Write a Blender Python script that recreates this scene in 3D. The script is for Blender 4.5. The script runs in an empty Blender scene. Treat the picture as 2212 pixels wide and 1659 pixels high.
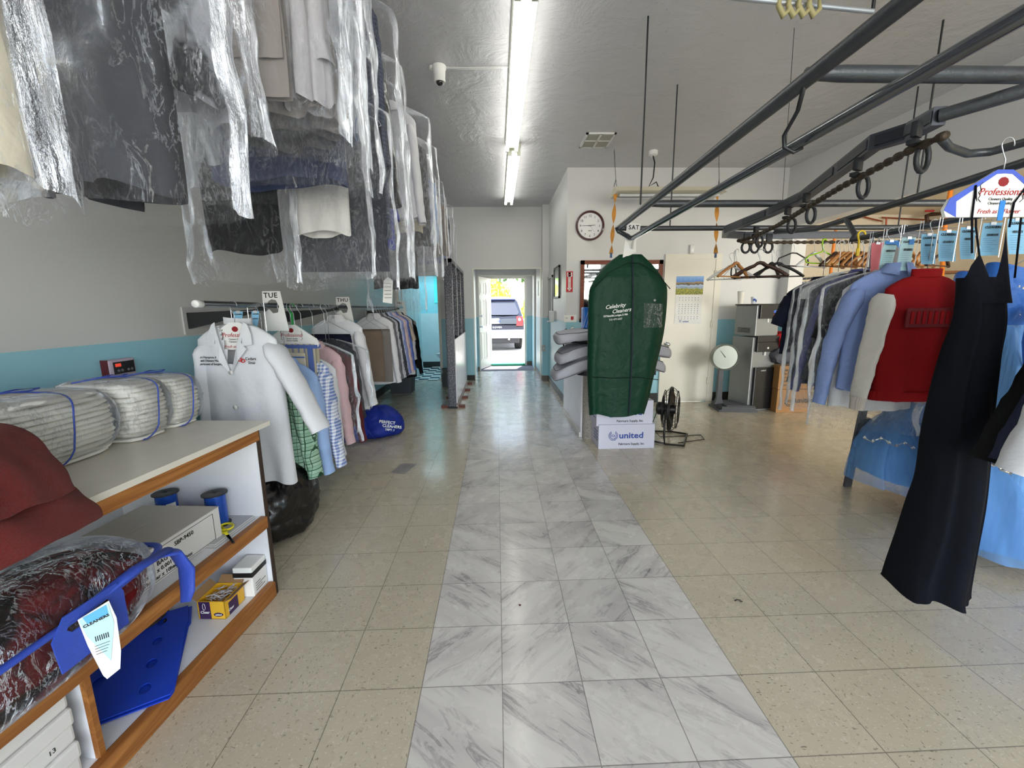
import bpy, math, random
from mathutils import Vector, Matrix, Euler, noise
random.seed(7)
sc = bpy.context.scene
PI = math.pi
col = sc.collection
# ------------------------------------------------------------------ camera model (solved from the floor grid)
F, PITCH, YAW, ROLL, CH = 913.55, .17794, .034, .0105, 1.40886
def _axes():
    cp, sp, cy, sy = math.cos(PITCH), math.sin(PITCH), math.cos(YAW), math.sin(YAW)
    f = Vector((sy*cp, cy*cp, -sp)); rt = Vector((cy, -sy, 0)); dn = f.cross(rt)
    cr, sr = math.cos(ROLL), math.sin(ROLL)
    return cr*rt+sr*dn, -sr*rt+cr*dn, f
RT, DN, FW = _axes()
CAM = Vector((0, 0, CH))
def at(px, py, ax, val):
    """world point seen at a photo pixel whose coordinate `ax` is known to be `val`"""
    d = RT*((px-1106)/F) + DN*((py-829.5)/F) + FW
    i = 'xyz'.index(ax)
    return CAM + d*((val-CAM[i])/d[i])
def box_at(x0, y0, x1, y1, Y):
    """centre x, width, top z, bottom z of a measured outline standing at depth Y"""
    a = at(x0, (y0+y1)/2, 'y', Y).x; b = at(x1, (y0+y1)/2, 'y', Y).x
    t = at((x0+x1)/2, y0, 'y', Y).z; u = at((x0+x1)/2, y1, 'y', Y).z
    return (a+b)/2, b-a, t, u
cd = bpy.data.cameras.new('camera'); cam = bpy.data.objects.new('camera', cd); col.objects.link(cam)
cd.sensor_width = 36; cd.lens = F/2212*36; cd.clip_start = .02; cd.clip_end = 200
m = Matrix((RT, -DN, -FW)).transposed().to_4x4(); m.translation = CAM
cam.matrix_world = m; sc.camera = cam

# ------------------------------------------------------------------ materials
def lin(c):
    if isinstance(c, str):
        c = tuple(int(c[i:i+2], 16)/255 for i in (0, 2, 4))
    return tuple((v/12.92 if v <= .04045 else ((v+.055)/1.055)**2.4) for v in c) + (1,)
MC = {}
class NT:
    def __init__(s, name):
        s.m = bpy.data.materials.new(name); s.m.use_nodes = True; s.t = s.m.node_tree; s.n = s.t.nodes; s.l = s.t.links
        s.b = s.n['Principled BSDF']; s.out = s.n['Material Output']
    def N(s, typ, **k):
        n = s.n.new('ShaderNode'+typ)
        for a, v in k.items():
            if a.startswith('i_'):
                key = a[2:]; key = int(key) if key.isdigit() else key.replace('_', ' ')
                n.inputs[key].default_value = v
            else: setattr(n, a, v)
        return n
    def L(s, a, b): s.l.new(a, b)
    def math(s, op, a, b=None, c=None):
        n = s.n.new('ShaderNodeMath'); n.operation = op
        for i, v in enumerate((a, b, c)):
            if v is None: continue
            if isinstance(v, (int, float)): n.inputs[i].default_value = v
            else: s.L(v, n.inputs[i])
        return n.outputs[0]
    def mix(s, f, a, b, blend='MIX'):
        n = s.n.new('ShaderNodeMix'); n.data_type = 'RGBA'; n.blend_type = blend
        for i, v in ((0, f), (6, a), (7, b)):
            if isinstance(v, (int, float)) and i == 0: n.inputs[0].default_value = v
            elif isinstance(v, (tuple, str)): n.inputs[i].default_value = lin(v) if isinstance(v, str) else v
            else: s.L(v, n.inputs[i])
        return n.outputs[2]
    def coord(s, kind='Object'): return s.N('TexCoord').outputs[kind]
    def mapping(s, v, scale=(1, 1, 1), rot=(0, 0, 0)):
        n = s.N('Mapping'); n.inputs['Scale'].default_value = scale; n.inputs['Rotation'].default_value = rot; s.L(v, n.inputs['Vector']); return n.outputs[0]
    def noise(s, v, scale, detail=3, rough=.5, dist=0):
        n = s.N('TexNoise'); n.inputs['Scale'].default_value = scale; n.inputs['Detail'].default_value = detail
        n.inputs['Roughness'].default_value = rough; n.inputs['Distortion'].default_value = dist
        if v: s.L(v, n.inputs['Vector'])
        return n.outputs['Fac']
    def ramp(s, f, stops, interp='LINEAR'):
        n = s.N('ValToRGB'); n.color_ramp.interpolation = interp; e = n.color_ramp.elements
        while len(e) < len(stops): e.new(.5)
        for i, (p, c) in enumerate(stops):
            e[i].position = p; e[i].color = lin(c) if isinstance(c, str) else c
        s.L(f, n.inputs[0]); return n.outputs[0]
    def bump(s, h, st=.3, dist=.01):
        n = s.N('Bump'); n.inputs['Strength'].default_value = st; n.inputs['Distance'].default_value = dist
        s.L(h, n.inputs['Height']); s.L(n.outputs[0], s.b.inputs['Normal']); return n.outputs[0]
def M(name, c='808080', rough=.6, metal=0., var=.08, nscale=6, bump=0., bscale=80, emit=0., spec=.5, sheen=0, coat=0, trans=0, alpha=1):
    """plain procedural material with slight tonal variation and optional bump"""
    if name in MC: return MC[name]
    t = NT(name); b = t.b
    b.inputs['Roughness'].default_value = rough; b.inputs['Metallic'].default_value = metal
    b.inputs['Specular IOR Level'].default_value = spec
    c0 = lin(c); v = t.noise(t.coord(), nscale, 4)
    hi = tuple(min(1, x*(1+var)) for x in c0[:3])+(1,); lo = tuple(x*(1-var) for x in c0[:3])+(1,)
    cc = t.mix(v, lo, hi); t.L(cc, b.inputs['Base Color'])
    if bump: t.bump(t.noise(t.coord(), bscale, 4), bump, .005)
    if emit: t.L(cc, b.inputs['Emission Color']); b.inputs['Emission Strength'].default_value = emit
    if sheen: b.inputs['Sheen Weight'].default_value = sheen
    if coat: b.inputs['Coat Weight'].default_value = coat; b.inputs['Coat Roughness'].default_value = .1
    if trans: b.inputs['Transmission Weight'].default_value = trans
    MC[name] = t.m; return t.m
def cloth(name, c, pattern=None, c2='ffffff', s=60, rough=.85, bump=.35, axis=0, c3=None):
    """woven fabric: plain, stripes, check (gingham), plaid, dots; wrinkles from bump"""
    if name in MC: return MC[name]
    t = NT(name); b = t.b; b.inputs['Roughness'].default_value = rough; b.inputs['Specular IOR Level'].default_value = .2
    o = t.coord(); xyz = t.N('SeparateXYZ'); t.L(o, xyz.inputs[0])
    base = lin(c)
    v = t.noise(o, 9, 4); cc = t.mix(v, tuple(x*.93 for x in base[:3])+(1,), tuple(min(1, x*1.05) for x in base[:3])+(1,))
    def lines(ax, sc_, duty):
        f = t.math('FRACT', t.math('MULTIPLY', xyz.outputs[ax], sc_)); return t.math('LESS_THAN', f, duty)
    if pattern == 'stripes': cc = t.mix(lines(axis, s, .35), cc, c2)
    if pattern == 'check':
        h = t.math('MULTIPLY', t.math('ADD', lines(0, s, .5), lines(2, s, .5)), .5); cc = t.mix(h, cc, c2)
    if pattern == 'plaid':
        h = t.math('MAXIMUM', lines(0, s, .1), lines(2, s, .1)); g = t.math('MAXIMUM', lines(0, s*.5, .1), lines(2, s*.5, .1))
        w = t.math('MULTIPLY', t.math('ADD', lines(0, s*.5, .45), lines(2, s*.5, .45)), .3)
        cc = t.mix(w, cc, c3 or c2); cc = t.mix(t.math('MULTIPLY', h, .9), cc, c2); cc = t.mix(g, cc, c2)
    if pattern == 'blotch':
        n = t.noise(o, s, 3, .55, .6); cc = t.mix(t.ramp(n, [(.44, (0, 0, 0, 1)), (.56, (1, 1, 1, 1))]), cc, c2)
    t.L(cc, b.inputs['Base Color'])
    wv = t.noise(o, 14, 3, .5, .4); fine = t.noise(o, 400, 1)
    hh = t.math('ADD', wv, t.math('MULTIPLY', fine, .03)); t.bump(hh, bump, .02)
    MC[name] = t.m; return t.m
def film(name, haze=.05, tint='f4f8ff', stretch=(1, 1, .35), scale=7, gl=.5):
    """thin clear plastic film with crinkles"""
    if name in MC: return MC[name]
    t = NT(name); o = t.coord('Object'); t.n.remove(t.b)
    mp = t.mapping(o, (scale, scale, scale*stretch[2]/stretch[0]))
    n1 = t.noise(mp, 3.3, 7, .66, .9)
    rid = t.math('ABSOLUTE', t.math('SUBTRACT', n1, .5)); vor = t.noise(t.mapping(o, (38, 38, 16)), 1, 4, .6, 1.2)
    h = t.math('ADD', t.math('MULTIPLY', rid, 3.4), t.math('MULTIPLY', vor, .35))
    bp = t.N('Bump'); bp.inputs['Strength'].default_value = .9; bp.inputs['Distance'].default_value = .03; t.L(h, bp.inputs['Height'])
    tr = t.N('BsdfTransparent'); tr.inputs[0].default_value = (.993, .994, .996, 1)
    g = t.N('BsdfGlossy'); g.inputs['Color'].default_value = lin(tint); g.inputs['Roughness'].default_value = .1; t.L(bp.outputs[0], g.inputs['Normal'])
    d = t.N('BsdfDiffuse'); d.inputs[0].default_value = lin('ffffff'); t.L(bp.outputs[0], d.inputs['Normal'])
    fr = t.N('Fresnel'); fr.inputs['IOR'].default_value = 1.32
    # folded-over crests of the crinkles reflect more; they come in clusters
    crest = t.ramp(rid, [(0, (1, 1, 1, 1)), (.021, (.0, .0, .0, 1))]); clus = t.ramp(t.noise(t.mapping(o, (5, 5, 2.2)), 1, 3, .5), [(.42, (.16, .16, .16, 1)), (.62, (1, 1, 1, 1))])
    f = t.math('ADD', t.math('MULTIPLY', fr.outputs[0], .75), t.math('MULTIPLY', t.math('MULTIPLY', crest, clus), .6))
    lw = t.N('LayerWeight'); lw.inputs['Blend'].default_value = .25; f = t.math('ADD', f, t.math('MULTIPLY', t.math('POWER', lw.outputs['Facing'], 4), .22))
    f = t.math('MINIMUM', t.math('MULTIPLY', f, gl*2), .85)
    m1 = t.N('MixShader'); m1.inputs[0].default_value = haze; t.L(tr.outputs[0], m1.inputs[1]); t.L(d.outputs[0], m1.inputs[2])
    m2 = t.N('MixShader'); t.L(f, m2.inputs[0]); t.L(m1.outputs[0], m2.inputs[1]); t.L(g.outputs[0], m2.inputs[2])
    t.L(m2.outputs[0], t.out.inputs[0]); MC[name] = t.m; return t.m
def wood(name, c1, c2, axis=1, s=1.):
    if name in MC: return MC[name]
    t = NT(name); sc_ = [26*s]*3; sc_[axis] = 1.6*s
    g = t.noise(t.mapping(t.coord(), tuple(sc_)), 1.2, 6, .6, .8)
    cc = t.ramp(g, [(.3, c1), (.5, c2), (.62, c1), (.8, c2)]); t.L(cc, t.b.inputs['Base Color'])
    t.b.inputs['Roughness'].default_value = .5; t.bump(g, .15, .003); MC[name] = t.m; return t.m

# ------------------------------------------------------------------ mesh builder
class MB:
    def __init__(s): s.v = []; s.f = []; s.mi = []; s.cur = 0
    def add(s, vs, fs):
        o = len(s.v); s.v += [tuple(x) for x in vs]; s.f += [tuple(i+o for i in f) for f in fs]; s.mi += [s.cur]*len(fs); return s
    def box(s, c, d, rot=None, bev=0):
        x, y, z = d[0]/2, d[1]/2, d[2]/2
        if bev:
            b = min(bev, x*.9, y*.9, z*.9); import bmesh
            bm = bmesh.new(); bmesh.ops.create_cube(bm, size=1)
            for v in bm.verts: v.co = Vector((v.co.x*2*x, v.co.y*2*y, v.co.z*2*z))
            bmesh.ops.bevel(bm, geom=bm.edges[:], offset=b, segments=2, affect='EDGES', profile=.6)
            bm.verts.index_update(); vs = [v.co.copy() for v in bm.verts]; fs = [[v.index for v in f.verts] for f in bm.faces]; bm.free()
        else:
            vs = [Vector((i, j, k)) for i in (-x, x) for j in (-y, y) for k in (-z, z)]
            fs = [(0, 1, 3, 2), (4, 6, 7, 5), (0, 4, 5, 1), (2, 3, 7, 6), (0, 2, 6, 4), (1, 5, 7, 3)]
        if rot is not None:
            R = Euler(rot).to_matrix() if not isinstance(rot, Matrix) else rot; vs = [R@v for v in vs]
        c = Vector(c); return s.add([v+c for v in vs], fs)
    def b2(s, x0, x1, y0, y1, z0, z1, bev=0):
        return s.box(((x0+x1)/2, (y0+y1)/2, (z0+z1)/2), (abs(x1-x0), abs(y1-y0), abs(z1-z0)), None, bev)
    def ring(s, c, n, r, seg, ref=None, r2=None, ph=0):
        n = Vector(n).normalized(); a = ref or (Vector((0, 0, 1)) if abs(n.z) < .9 else Vector((1, 0, 0)))
        u = n.cross(a).normalized(); w = n.cross(u); r2 = r if r2 is None else r2
        return [Vector(c)+u*math.cos(t)*r+w*math.sin(t)*r2 for t in (2*PI*i/seg+ph for i in range(seg))]
    def tube(s, path, r, seg=10, closed=False, cap=True, r2f=None):
        P = [Vector(p) for p in path]; n = len(P); rr = r if isinstance(r, (list, tuple)) else [r]*n
        vs = []; u = None
        for i in range(n):
            if closed: d = P[(i+1) % n]-P[i-1]
            else: d = P[min(i+1, n-1)]-P[max(i-1, 0)]
            d = d.normalized() if d.length > 1e-9 else Vector((0, 0, 1))
            if u is None:
                a = Vector((0, 0, 1)) if abs(d.z) < .9 else Vector((1, 0, 0)); u = d.cross(a).normalized()
            else:
                u = (u-d*u.dot(d)); u = u.normalized() if u.length > 1e-6 else d.orthogonal().normalized()
            w = d.cross(u)
            for k in range(seg):
                t = 2*PI*k/seg; vs.append(P[i]+(u*math.cos(t)+w*math.sin(t)*(r2f or 1))*rr[i])
        fs = []
        m_ = n if closed else n-1
        for i in range(m_):
            for k in range(seg):
                a, b = i*seg+k, i*seg+(k+1) % seg; c, d = ((i+1) % n)*seg+(k+1) % seg, ((i+1) % n)*seg+k
                fs.append((a, b, c, d))
        if cap and not closed: fs.append(tuple(range(seg))[::-1]); fs.append(tuple((n-1)*seg+k for k in range(seg)))
        return s.add(vs, fs)
    def cyl(s, a, b, r, seg=20, r2=None): return s.tube([a, b], [r, r if r2 is None else r2], seg)
    def lathe(s, prof, c=(0, 0, 0), seg=28, axis='z', sx=1, sy=1, cap=True):
        vs = []
        for r, z in prof:
            for k in range(seg):
                t = 2*PI*k/seg; p = (r*math.cos(t)*sx, r*math.sin(t)*sy, z)
                if axis == 'y': p = (p[0], z, p[1])
                if axis == 'x': p = (z, p[0], p[1])
                vs.append(Vector(p)+Vector(c))
        fs = [(i*seg+k, i*seg+(k+1) % seg, (i+1)*seg+(k+1) % seg, (i+1)*seg+k) for i in range(len(prof)-1) for k in range(seg)]
        if cap: fs.append(tuple(range(seg))[::-1]); fs.append(tuple((len(prof)-1)*seg+k for k in range(seg)))
        return s.add(vs, fs)
    def grid(s, fn, nu, nv, cu=False, cv=False):
        vs = [fn(i/(nu if cu else nu-1), j/(nv if cv else nv-1)) for j in range(nv) for i in range(nu)]
        fs = []
        for j in range(nv if cv else nv-1):
            for i in range(nu if cu else nu-1):
                i2, j2 = (i+1) % nu, (j+1) % nv; fs.append((j*nu+i, j*nu+i2, j2*nu+i2, j2*nu+i))
        return s.add(vs, fs)
    def prism(s, poly, fn, th):
        """poly: 2-D outline; fn(x,y,depth)->3-D"""
        n = len(poly); vs = [fn(x, y, 0) for x, y in poly]+[fn(x, y, th) for x, y in poly]
        fs = [tuple(range(n))[::-1], tuple(range(n, 2*n))]+[(i, (i+1) % n, n+(i+1) % n, n+i) for i in range(n)]
        return s.add(vs, fs)
    def build(s, name, mat, parent=None, smooth=False, auto=None):
        me = bpy.data.meshes.new(name); me.from_pydata(s.v, [], s.f)
        mats = mat if isinstance(mat, (list, tuple)) else [mat]
        for x in mats: me.materials.append(x)
        if len(mats) > 1: me.polygons.foreach_set('material_index', s.mi)
        if smooth or auto: me.polygons.foreach_set('use_smooth', [True]*len(s.f))
        me.update()
        if auto: me.set_sharp_from_angle(angle=math.radians(auto))
        o = bpy.data.objects.new(name, me); col.objects.link(o)
        if parent is not None: o.parent = parent
        return o
def tag(o, label, cat, group=None, kind=None):
    if label: o['label'] = label
    if cat: o['category'] = cat
    if group: o['group'] = group
    if kind: o['kind'] = kind
    return o
def thing(name, label, cat, loc=(0, 0, 0), rz=0, group=None):
    o = bpy.data.objects.new(name, None); col.objects.link(o); o.empty_display_size = .05
    o.location = loc; o.rotation_euler = (0, 0, rz); return tag(o, label, cat, group)
def struct(name, mb, mat, auto=None):
    o = mb.build(name, mat, auto=auto); o['kind'] = 'structure'; return o
def copy_tree(o, parent=None):
    c = o.copy(); col.objects.link(c)
    if parent is not None: c.parent = parent
    for ch in list(o.children): copy_tree(ch, c)
    return c
def place(o, loc, rz=0, label=None, group=None):
    o.location = loc; o.rotation_euler = (0, 0, rz)
    if label: o['label'] = label
    if group: o['group'] = group
    return o
def txt(s, size, loc, mat, parent=None, rot=(PI/2, 0, 0), shear=0, name='lettering', align='LEFT', ext=.0004, sx=1, space=1, bold=0):
    cu = bpy.data.curves.new(name, 'FONT'); cu.body = s; cu.size = size; cu.shear = shear; cu.align_x = align; cu.extrude = ext
    cu.space_character = space; cu.offset = bold; cu.resolution_u = 2
    o = bpy.data.objects.new(name, cu); col.objects.link(o)
    bpy.context.view_layer.update()
    me = bpy.data.meshes.new_from_object(o); bpy.data.objects.remove(o); me.name = name
    mt = Matrix.Translation(loc) @ Euler(rot).to_matrix().to_4x4() @ Matrix.Diagonal((sx, 1, 1, 1))
    me.transform(mt); me.materials.clear(); me.materials.append(mat)
    o = bpy.data.objects.new(name, me); col.objects.link(o)
    if parent is not None: o.parent = parent
    return o
def nz(*a): return noise.noise(Vector(a))
# common materials
m_black = M('black_plastic', '16171a', .45); m_dark = M('dark_steel', '3b3d40', .42, .75, .15, 20, .2, 60)
m_pipe = M('grey_pipe', '55585c', .4, .7, .25, 14, .25, 90); m_pipe2 = M('polished_pipe', '7b7f84', .22, .9, .12, 10)
m_white = M('white_plastic', 'e8e8e6', .5); m_wire = M('galvanised_wire', 'c8ccd2', .3, .8); m_ink = M('black_ink', '151515', .7)
m_chrome = M('chrome', 'd5d8dc', .15, 1.)
m_blueink = M('blue_ink', '2c4f9e', .6); m_redink = M('red_ink', 'b02228', .6); m_whiteink = M('white_ink', 'e9ece6', .7)
m_film = film('clear_film', .03); m_filmh = film('hazy_film', .05)
m_tick = M('blue_ticket_paper', '8cc4e6', .8); m_pink = M('pink_ticket_paper', 'e58088', .8)
# ================================================================== ROOM
CEIL = 3.266; XL = -1.95; YB = 6.1; XR = 4.06; YF = 8.35; X1 = .99; Y0 = -3.2; T = .3048; GX = -.3065; GY = 1.382; WZ = 1.215
def wall_mat(name, wains=True, up='d9dad9', wz=WZ):
    t = NT(name); g = t.N('NewGeometry').outputs['Position']; s = t.N('SeparateXYZ'); t.L(g, s.inputs[0])
    n = t.noise(g, 1.5, 4); a = t.mix(n, tuple(x*.95 for x in lin(up)[:3])+(1,), up)
    if wains:
        bl = t.mix(t.noise(g, 2.2, 4), '8fc3d2', '9dcfdc'); a = t.mix(t.math('LESS_THAN', s.outputs[2], wz), a, bl)
    t.L(a, t.b.inputs['Base Color']); t.b.inputs['Roughness'].default_value = .38
    t.bump(t.noise(g, 40, 5, .6), .12, .004); return t.m
m_wall = wall_mat('painted_wall'); m_wallp = wall_mat('plain_wall', False); m_walll = wall_mat('painted_wall_left', True, 'cfcfcc', 1.255); m_ceilr = wall_mat('beige_wall', False, 'e6dcc8')
def ceil_mat():
    t = NT('glossy_ceiling_paint'); g = t.N('NewGeometry').outputs['Position']
    t.L(t.mix(t.noise(g, .9, 3), 'bebec2', 'c8c8ca'), t.b.inputs['Base Color']); t.b.inputs['Roughness'].default_value = .24
    n = t.noise(g, 3.2, 6, .62, .5); k = t.noise(t.mapping(g, (3, 3, 1)), 9, 2); p = t.ramp(k, [(.68, (0, 0, 0, 1)), (.74, (1, 1, 1, 1))])
    t.bump(t.math('ADD', n, t.math('MULTIPLY', p, .12)), .35, .05); return t.m
def floor_mat():
    t = NT('vinyl_tile_floor'); g = t.N('NewGeometry').outputs['Position']; s = t.N('SeparateXYZ'); t.L(g, s.inputs[0]); X, Y = s.outputs[0], s.outputs[1]
    tx = t.math('DIVIDE', t.math('SUBTRACT', X, GX), T); ty = t.math('DIVIDE', t.math('SUBTRACT', Y, GY), T)
    fx, fy = t.math('FRACT', tx), t.math('FRACT', ty); ix, iy = t.math('FLOOR', tx), t.math('FLOOR', ty)
    def edge(f): return t.math('MINIMUM', f, t.math('SUBTRACT', 1, f))
    e = t.math('MINIMUM', edge(fx), edge(fy)); gl = t.ramp(e, [(.003, (1, 1, 1, 1)), (.0065, (0, 0, 0, 1))])
    cmb = t.N('CombineXYZ'); t.L(ix, cmb.inputs[0]); t.L(iy, cmb.inputs[1])
    wn = t.N('TexWhiteNoise'); t.L(cmb.outputs[0], wn.inputs['Vector']); rnd = wn.outputs['Value']
    # marble strip tiles: each laid with its own vein direction
    rot = t.N('VectorRotate'); rot.rotation_type = 'Z_AXIS'; t.L(g, rot.inputs['Vector'])
    ang = t.math('ADD', t.math('MULTIPLY', t.math('GREATER_THAN', rnd, .5), -1.5), .7); t.L(ang, rot.inputs['Angle'])
    off = t.N('VectorMath'); off.operation = 'ADD'; t.L(rot.outputs[0], off.inputs[0]); sc2 = t.N('VectorMath'); sc2.operation = 'SCALE'; sc2.inputs['Scale'].default_value = 3.7
    t.L(cmb.outputs[0], sc2.inputs[0]); t.L(sc2.outputs[0], off.inputs[1])
    v = t.mapping(off.outputs[0], (3.2, 16, 1)); n1 = t.noise(v, 1.3, 7, .62, 1.1); n2 = t.noise(t.mapping(off.outputs[0], (2, 7, 1)), 1, 3, .5, .6)
    vein = t.ramp(n1, [(.53, (0, 0, 0, 1)), (.585, (1, 1, 1, 1)), (.65, (0, 0, 0, 1))]); cloud = t.ramp(n2, [(.42, (0, 0, 0, 1)), (.72, (1, 1, 1, 1))])
    mb = t.mix(t.math('MULTIPLY', cloud, .55), 'd9d5ce', 'a29c9b')
    mb = t.mix(t.math('MULTIPLY', vein, t.math('ADD', .12, t.math('MULTIPLY', cloud, .6))), mb, '5c5459')
    mb = t.mix(t.math('MULTIPLY', t.math('GREATER_THAN', rnd, .8), .16), mb, '8a868a')
    # speckled beige tiles
    q = t.N('VectorRotate'); q.rotation_type = 'Z_AXIS'; t.L(g, q.inputs['Vector'])
    par = t.math('FRACT', t.math('MULTIPLY', t.math('ADD', ix, iy), .5)); t.L(t.math('MULTIPLY', t.math('GREATER_THAN', par, .25), PI/2), q.inputs['Angle'])
    sp = t.noise(t.mapping(q.outputs[0], (130, 48, 1)), 1, 2, .5, .3); fl = t.ramp(sp, [(.645, (0, 0, 0, 1)), (.675, (1, 1, 1, 1))])
    msk = t.ramp(t.noise(g, 7, 3), [(.35, (.35, .35, .35, 1)), (.6, (1, 1, 1, 1))])
    be = t.mix(t.noise(g, 3, 5, .6), 'beb39b', 'cec4ae'); be = t.mix(t.math('MULTIPLY', rnd, .12), be, 'a39c8a')
    spl = t.noise(t.mapping(q.outputs[0], (60, 150, 1)), 1, 2); be = t.mix(t.ramp(spl, [(.62, (0, 0, 0, 1)), (.68, (.6, .6, .6, 1))]), be, 'dedace')
    be = t.mix(t.math('MULTIPLY', fl, t.math('MULTIPLY', msk, .75)), be, '635c50')
    scuff = t.ramp(t.noise(t.mapping(g, (9, 30, 1)), 1, 5, .7), [(.69, (0, 0, 0, 1)), (.74, (1, 1, 1, 1))]); be = t.mix(t.math('MULTIPLY', scuff, .6), be, '5a4a38')
    inx = t.math('MULTIPLY', t.math('GREATER_THAN', X, GX), t.math('LESS_THAN', X, GX+4*T)); iny = t.math('LESS_THAN', Y, 9.52)
    c = t.mix(t.math('MULTIPLY', inx, iny), be, mb); c = t.mix(t.math('MULTIPLY', gl, .75), c, '4c463e')
    t.L(c, t.b.inputs['Base Color']); r = t.math('ADD', .16, t.math('MULTIPLY', t.noise(g, 5, 5, .6), .22)); t.L(r, t.b.inputs['Roughness'])
    h = t.math('ADD', t.math('MULTIPLY', t.noise(g, 2.5, 3), .5), t.math('MULTIPLY', gl, -.06)); t.bump(h, .12, .02); t.b.inputs['Coat Weight'].default_value = .35; t.b.inputs['Coat Roughness'].default_value = .12
    return t.m
m_base = M('black_rubber_base', '22211f', .55); m_basebr = M('brown_rubber_base', '6b6258', .5); m_trimw = M('cream_gloss_trim', 'e9e6da', .35)
m_doorw = M('cream_door_paint', 'e6e2d3', .4, var=.04)
XE = 9.3
mb = MB(); mb.b2(XL-.15, XE, Y0-.15, 9.58, -.1, 0); struct('floor', mb, floor_mat())
m_ceil = ceil_mat(); mb = MB(); mb.b2(XL-.15, XR+.14, Y0-.15, 8.6, CEIL, CEIL+.12); struct('ceiling', mb, m_ceil)
mb = MB(); mb.b2(XL-.15, 1.1, 8.47, 10.7, 2.62, 2.72); struct('ceiling_vestibule', mb, m_ceil)
mb = MB(); mb.b2(XL-.12, XL, Y0-.15, 10.55, 0, CEIL); struct('wall_left', mb, m_walll)
# wall behind the camera: shop front with a wide window opening
mb = MB(); mb.b2(XL, XE, Y0-.15, Y0, 0, .5); mb.b2(XL, XE, Y0-.15, Y0, 2.9, CEIL); mb.b2(XL, XL+.5, Y0-.15, Y0, .5, 2.9); mb.b2(3.7, 4.3, Y0-.15, Y0, .5, 2.9); mb.b2(8.8, XE, Y0-.15, Y0, .5, 2.9); mb.b2(.7,.9,Y0-.15,Y0,.5,2.9)
struct('wall_front', mb, m_wall)
# corridor end wall with the wide opening (x -.44 .. .87) and the bathroom doorway
OL, OR, OZ = -.45, .87, 2.16
mb = MB(); mb.b2(-1.13, OL, YF, YF+.12, 0, CEIL); mb.b2(OL, OR, YF, YF+.12, OZ, CEIL); mb.b2(XL, -1.13, YF, YF+.12, 2.03, CEIL); mb.b2(XL, -1.86, YF, YF+.12, 0, 2.03)
struct('wall_back', mb, m_wall)
mb = MB(); mb.b2(X1, X1+.12, YB, 9.58, 0, CEIL); mb.b2(OR, X1, 8.16, 9.58, 0, CEIL); struct('wall_corridor', mb, m_wall)
mb = MB(); mb.b2(OL-.12, OL, YF+.12, 9.58, 0, 2.62); struct('wall_passage', mb, m_wall)
mb = MB(); mb.b2(OL-.1, -.40, 9.55, 9.7, 0, 2.62); mb.b2(.84, 1.2, 9.55, 9.7, 0, 2.62); mb.b2(-.40, .84, 9.55, 9.7, 2.11, 2.62); struct('wall_vestibule', mb, m_wall)
DY = 10.45
mb = MB(); mb.b2(-.9, -.17, DY, DY+.15, 0, 2.62); mb.b2(.70, 1.2, DY, DY+.15, 0, 2.62); mb.b2(-.17, .70, DY, DY+.15, 2.13, 2.62); mb.b2(-.52, -.42, 9.7, DY, 0, 2.62); mb.b2(.86, .96, 9.7, DY, 0, 2.62); struct('wall_exit', mb, m_wall)
mb = MB(); mb.b2(-.9, 1.2, 9.52, DY, -.1, .002); struct('floor_vestibule', mb, M('grey_entry_carpet', '77747c', .95, bump=.6, bscale=300))
def frame(name, x0, x1, y, z, w=.045, d=.03, mat=m_trimw):
    mb = MB(); mb.b2(x0-w, x0, y-d, y, 0, z+w); mb.b2(x1, x1+w, y-d, y, 0, z+w); mb.b2(x0, x1, y-d, y, z, z+w); return struct(name, mb, mat)
frame('trim_1', OL+.02, OR-.02, YF+.0, OZ-.02, .018, .02); frame('trim_2', -.38, .83, 9.55, 2.10, .022, .02); frame('trim_3', -.14, .68, DY, 2.10, .05, .03)
frame('trim_4', -1.86, -1.13, YF, 2.03, .05, .02)
# back wall of the work area with the cream door
BD0, BD1 = at(1429, 800, 'y', YB).x, at(1541, 620, 'y', YB).x
mb = MB(); mb.b2(X1, BD0, YB, YB+.14, 0, CEIL); mb.b2(BD1, XR+.25, YB, YB+.14, 0, CEIL); mb.b2(BD0, BD1, YB, YB+.14, 2.1, CEIL); struct('wall_right', mb, m_wall)
mb = MB()
mb.b2(XR, XR+.2, Y0, YB, 2.46, CEIL); mb.b2(XR, XR+.2, 5.9, YB, 0, 2.46); mb.b2(XR, XR+.2, Y0, .2, 0, 2.46); struct('wall_side', mb, m_wall)
# side room
mb = MB(); mb.b2(XR+.2, XE, 9.3, 9.45, 0, 3.4); struct('wall_sideroom_back', mb, m_ceilr)
mb = MB(); mb.b2(XE, XE+.15, Y0-.15, 9.45, 0, 3.4); struct('wall_sideroom_right', mb, m_ceilr)
mb = MB(); mb.b2(XR+.1, XR+.25, YB+.14, 9.45, 0, 3.4); struct('wall_sideroom_left', mb, m_ceilr)
mb = MB(); mb.b2(XR+.14, XE, Y0-.15, 9.45, 3.3, 3.42); struct('ceiling_sideroom', mb, m_ceilr)
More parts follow.
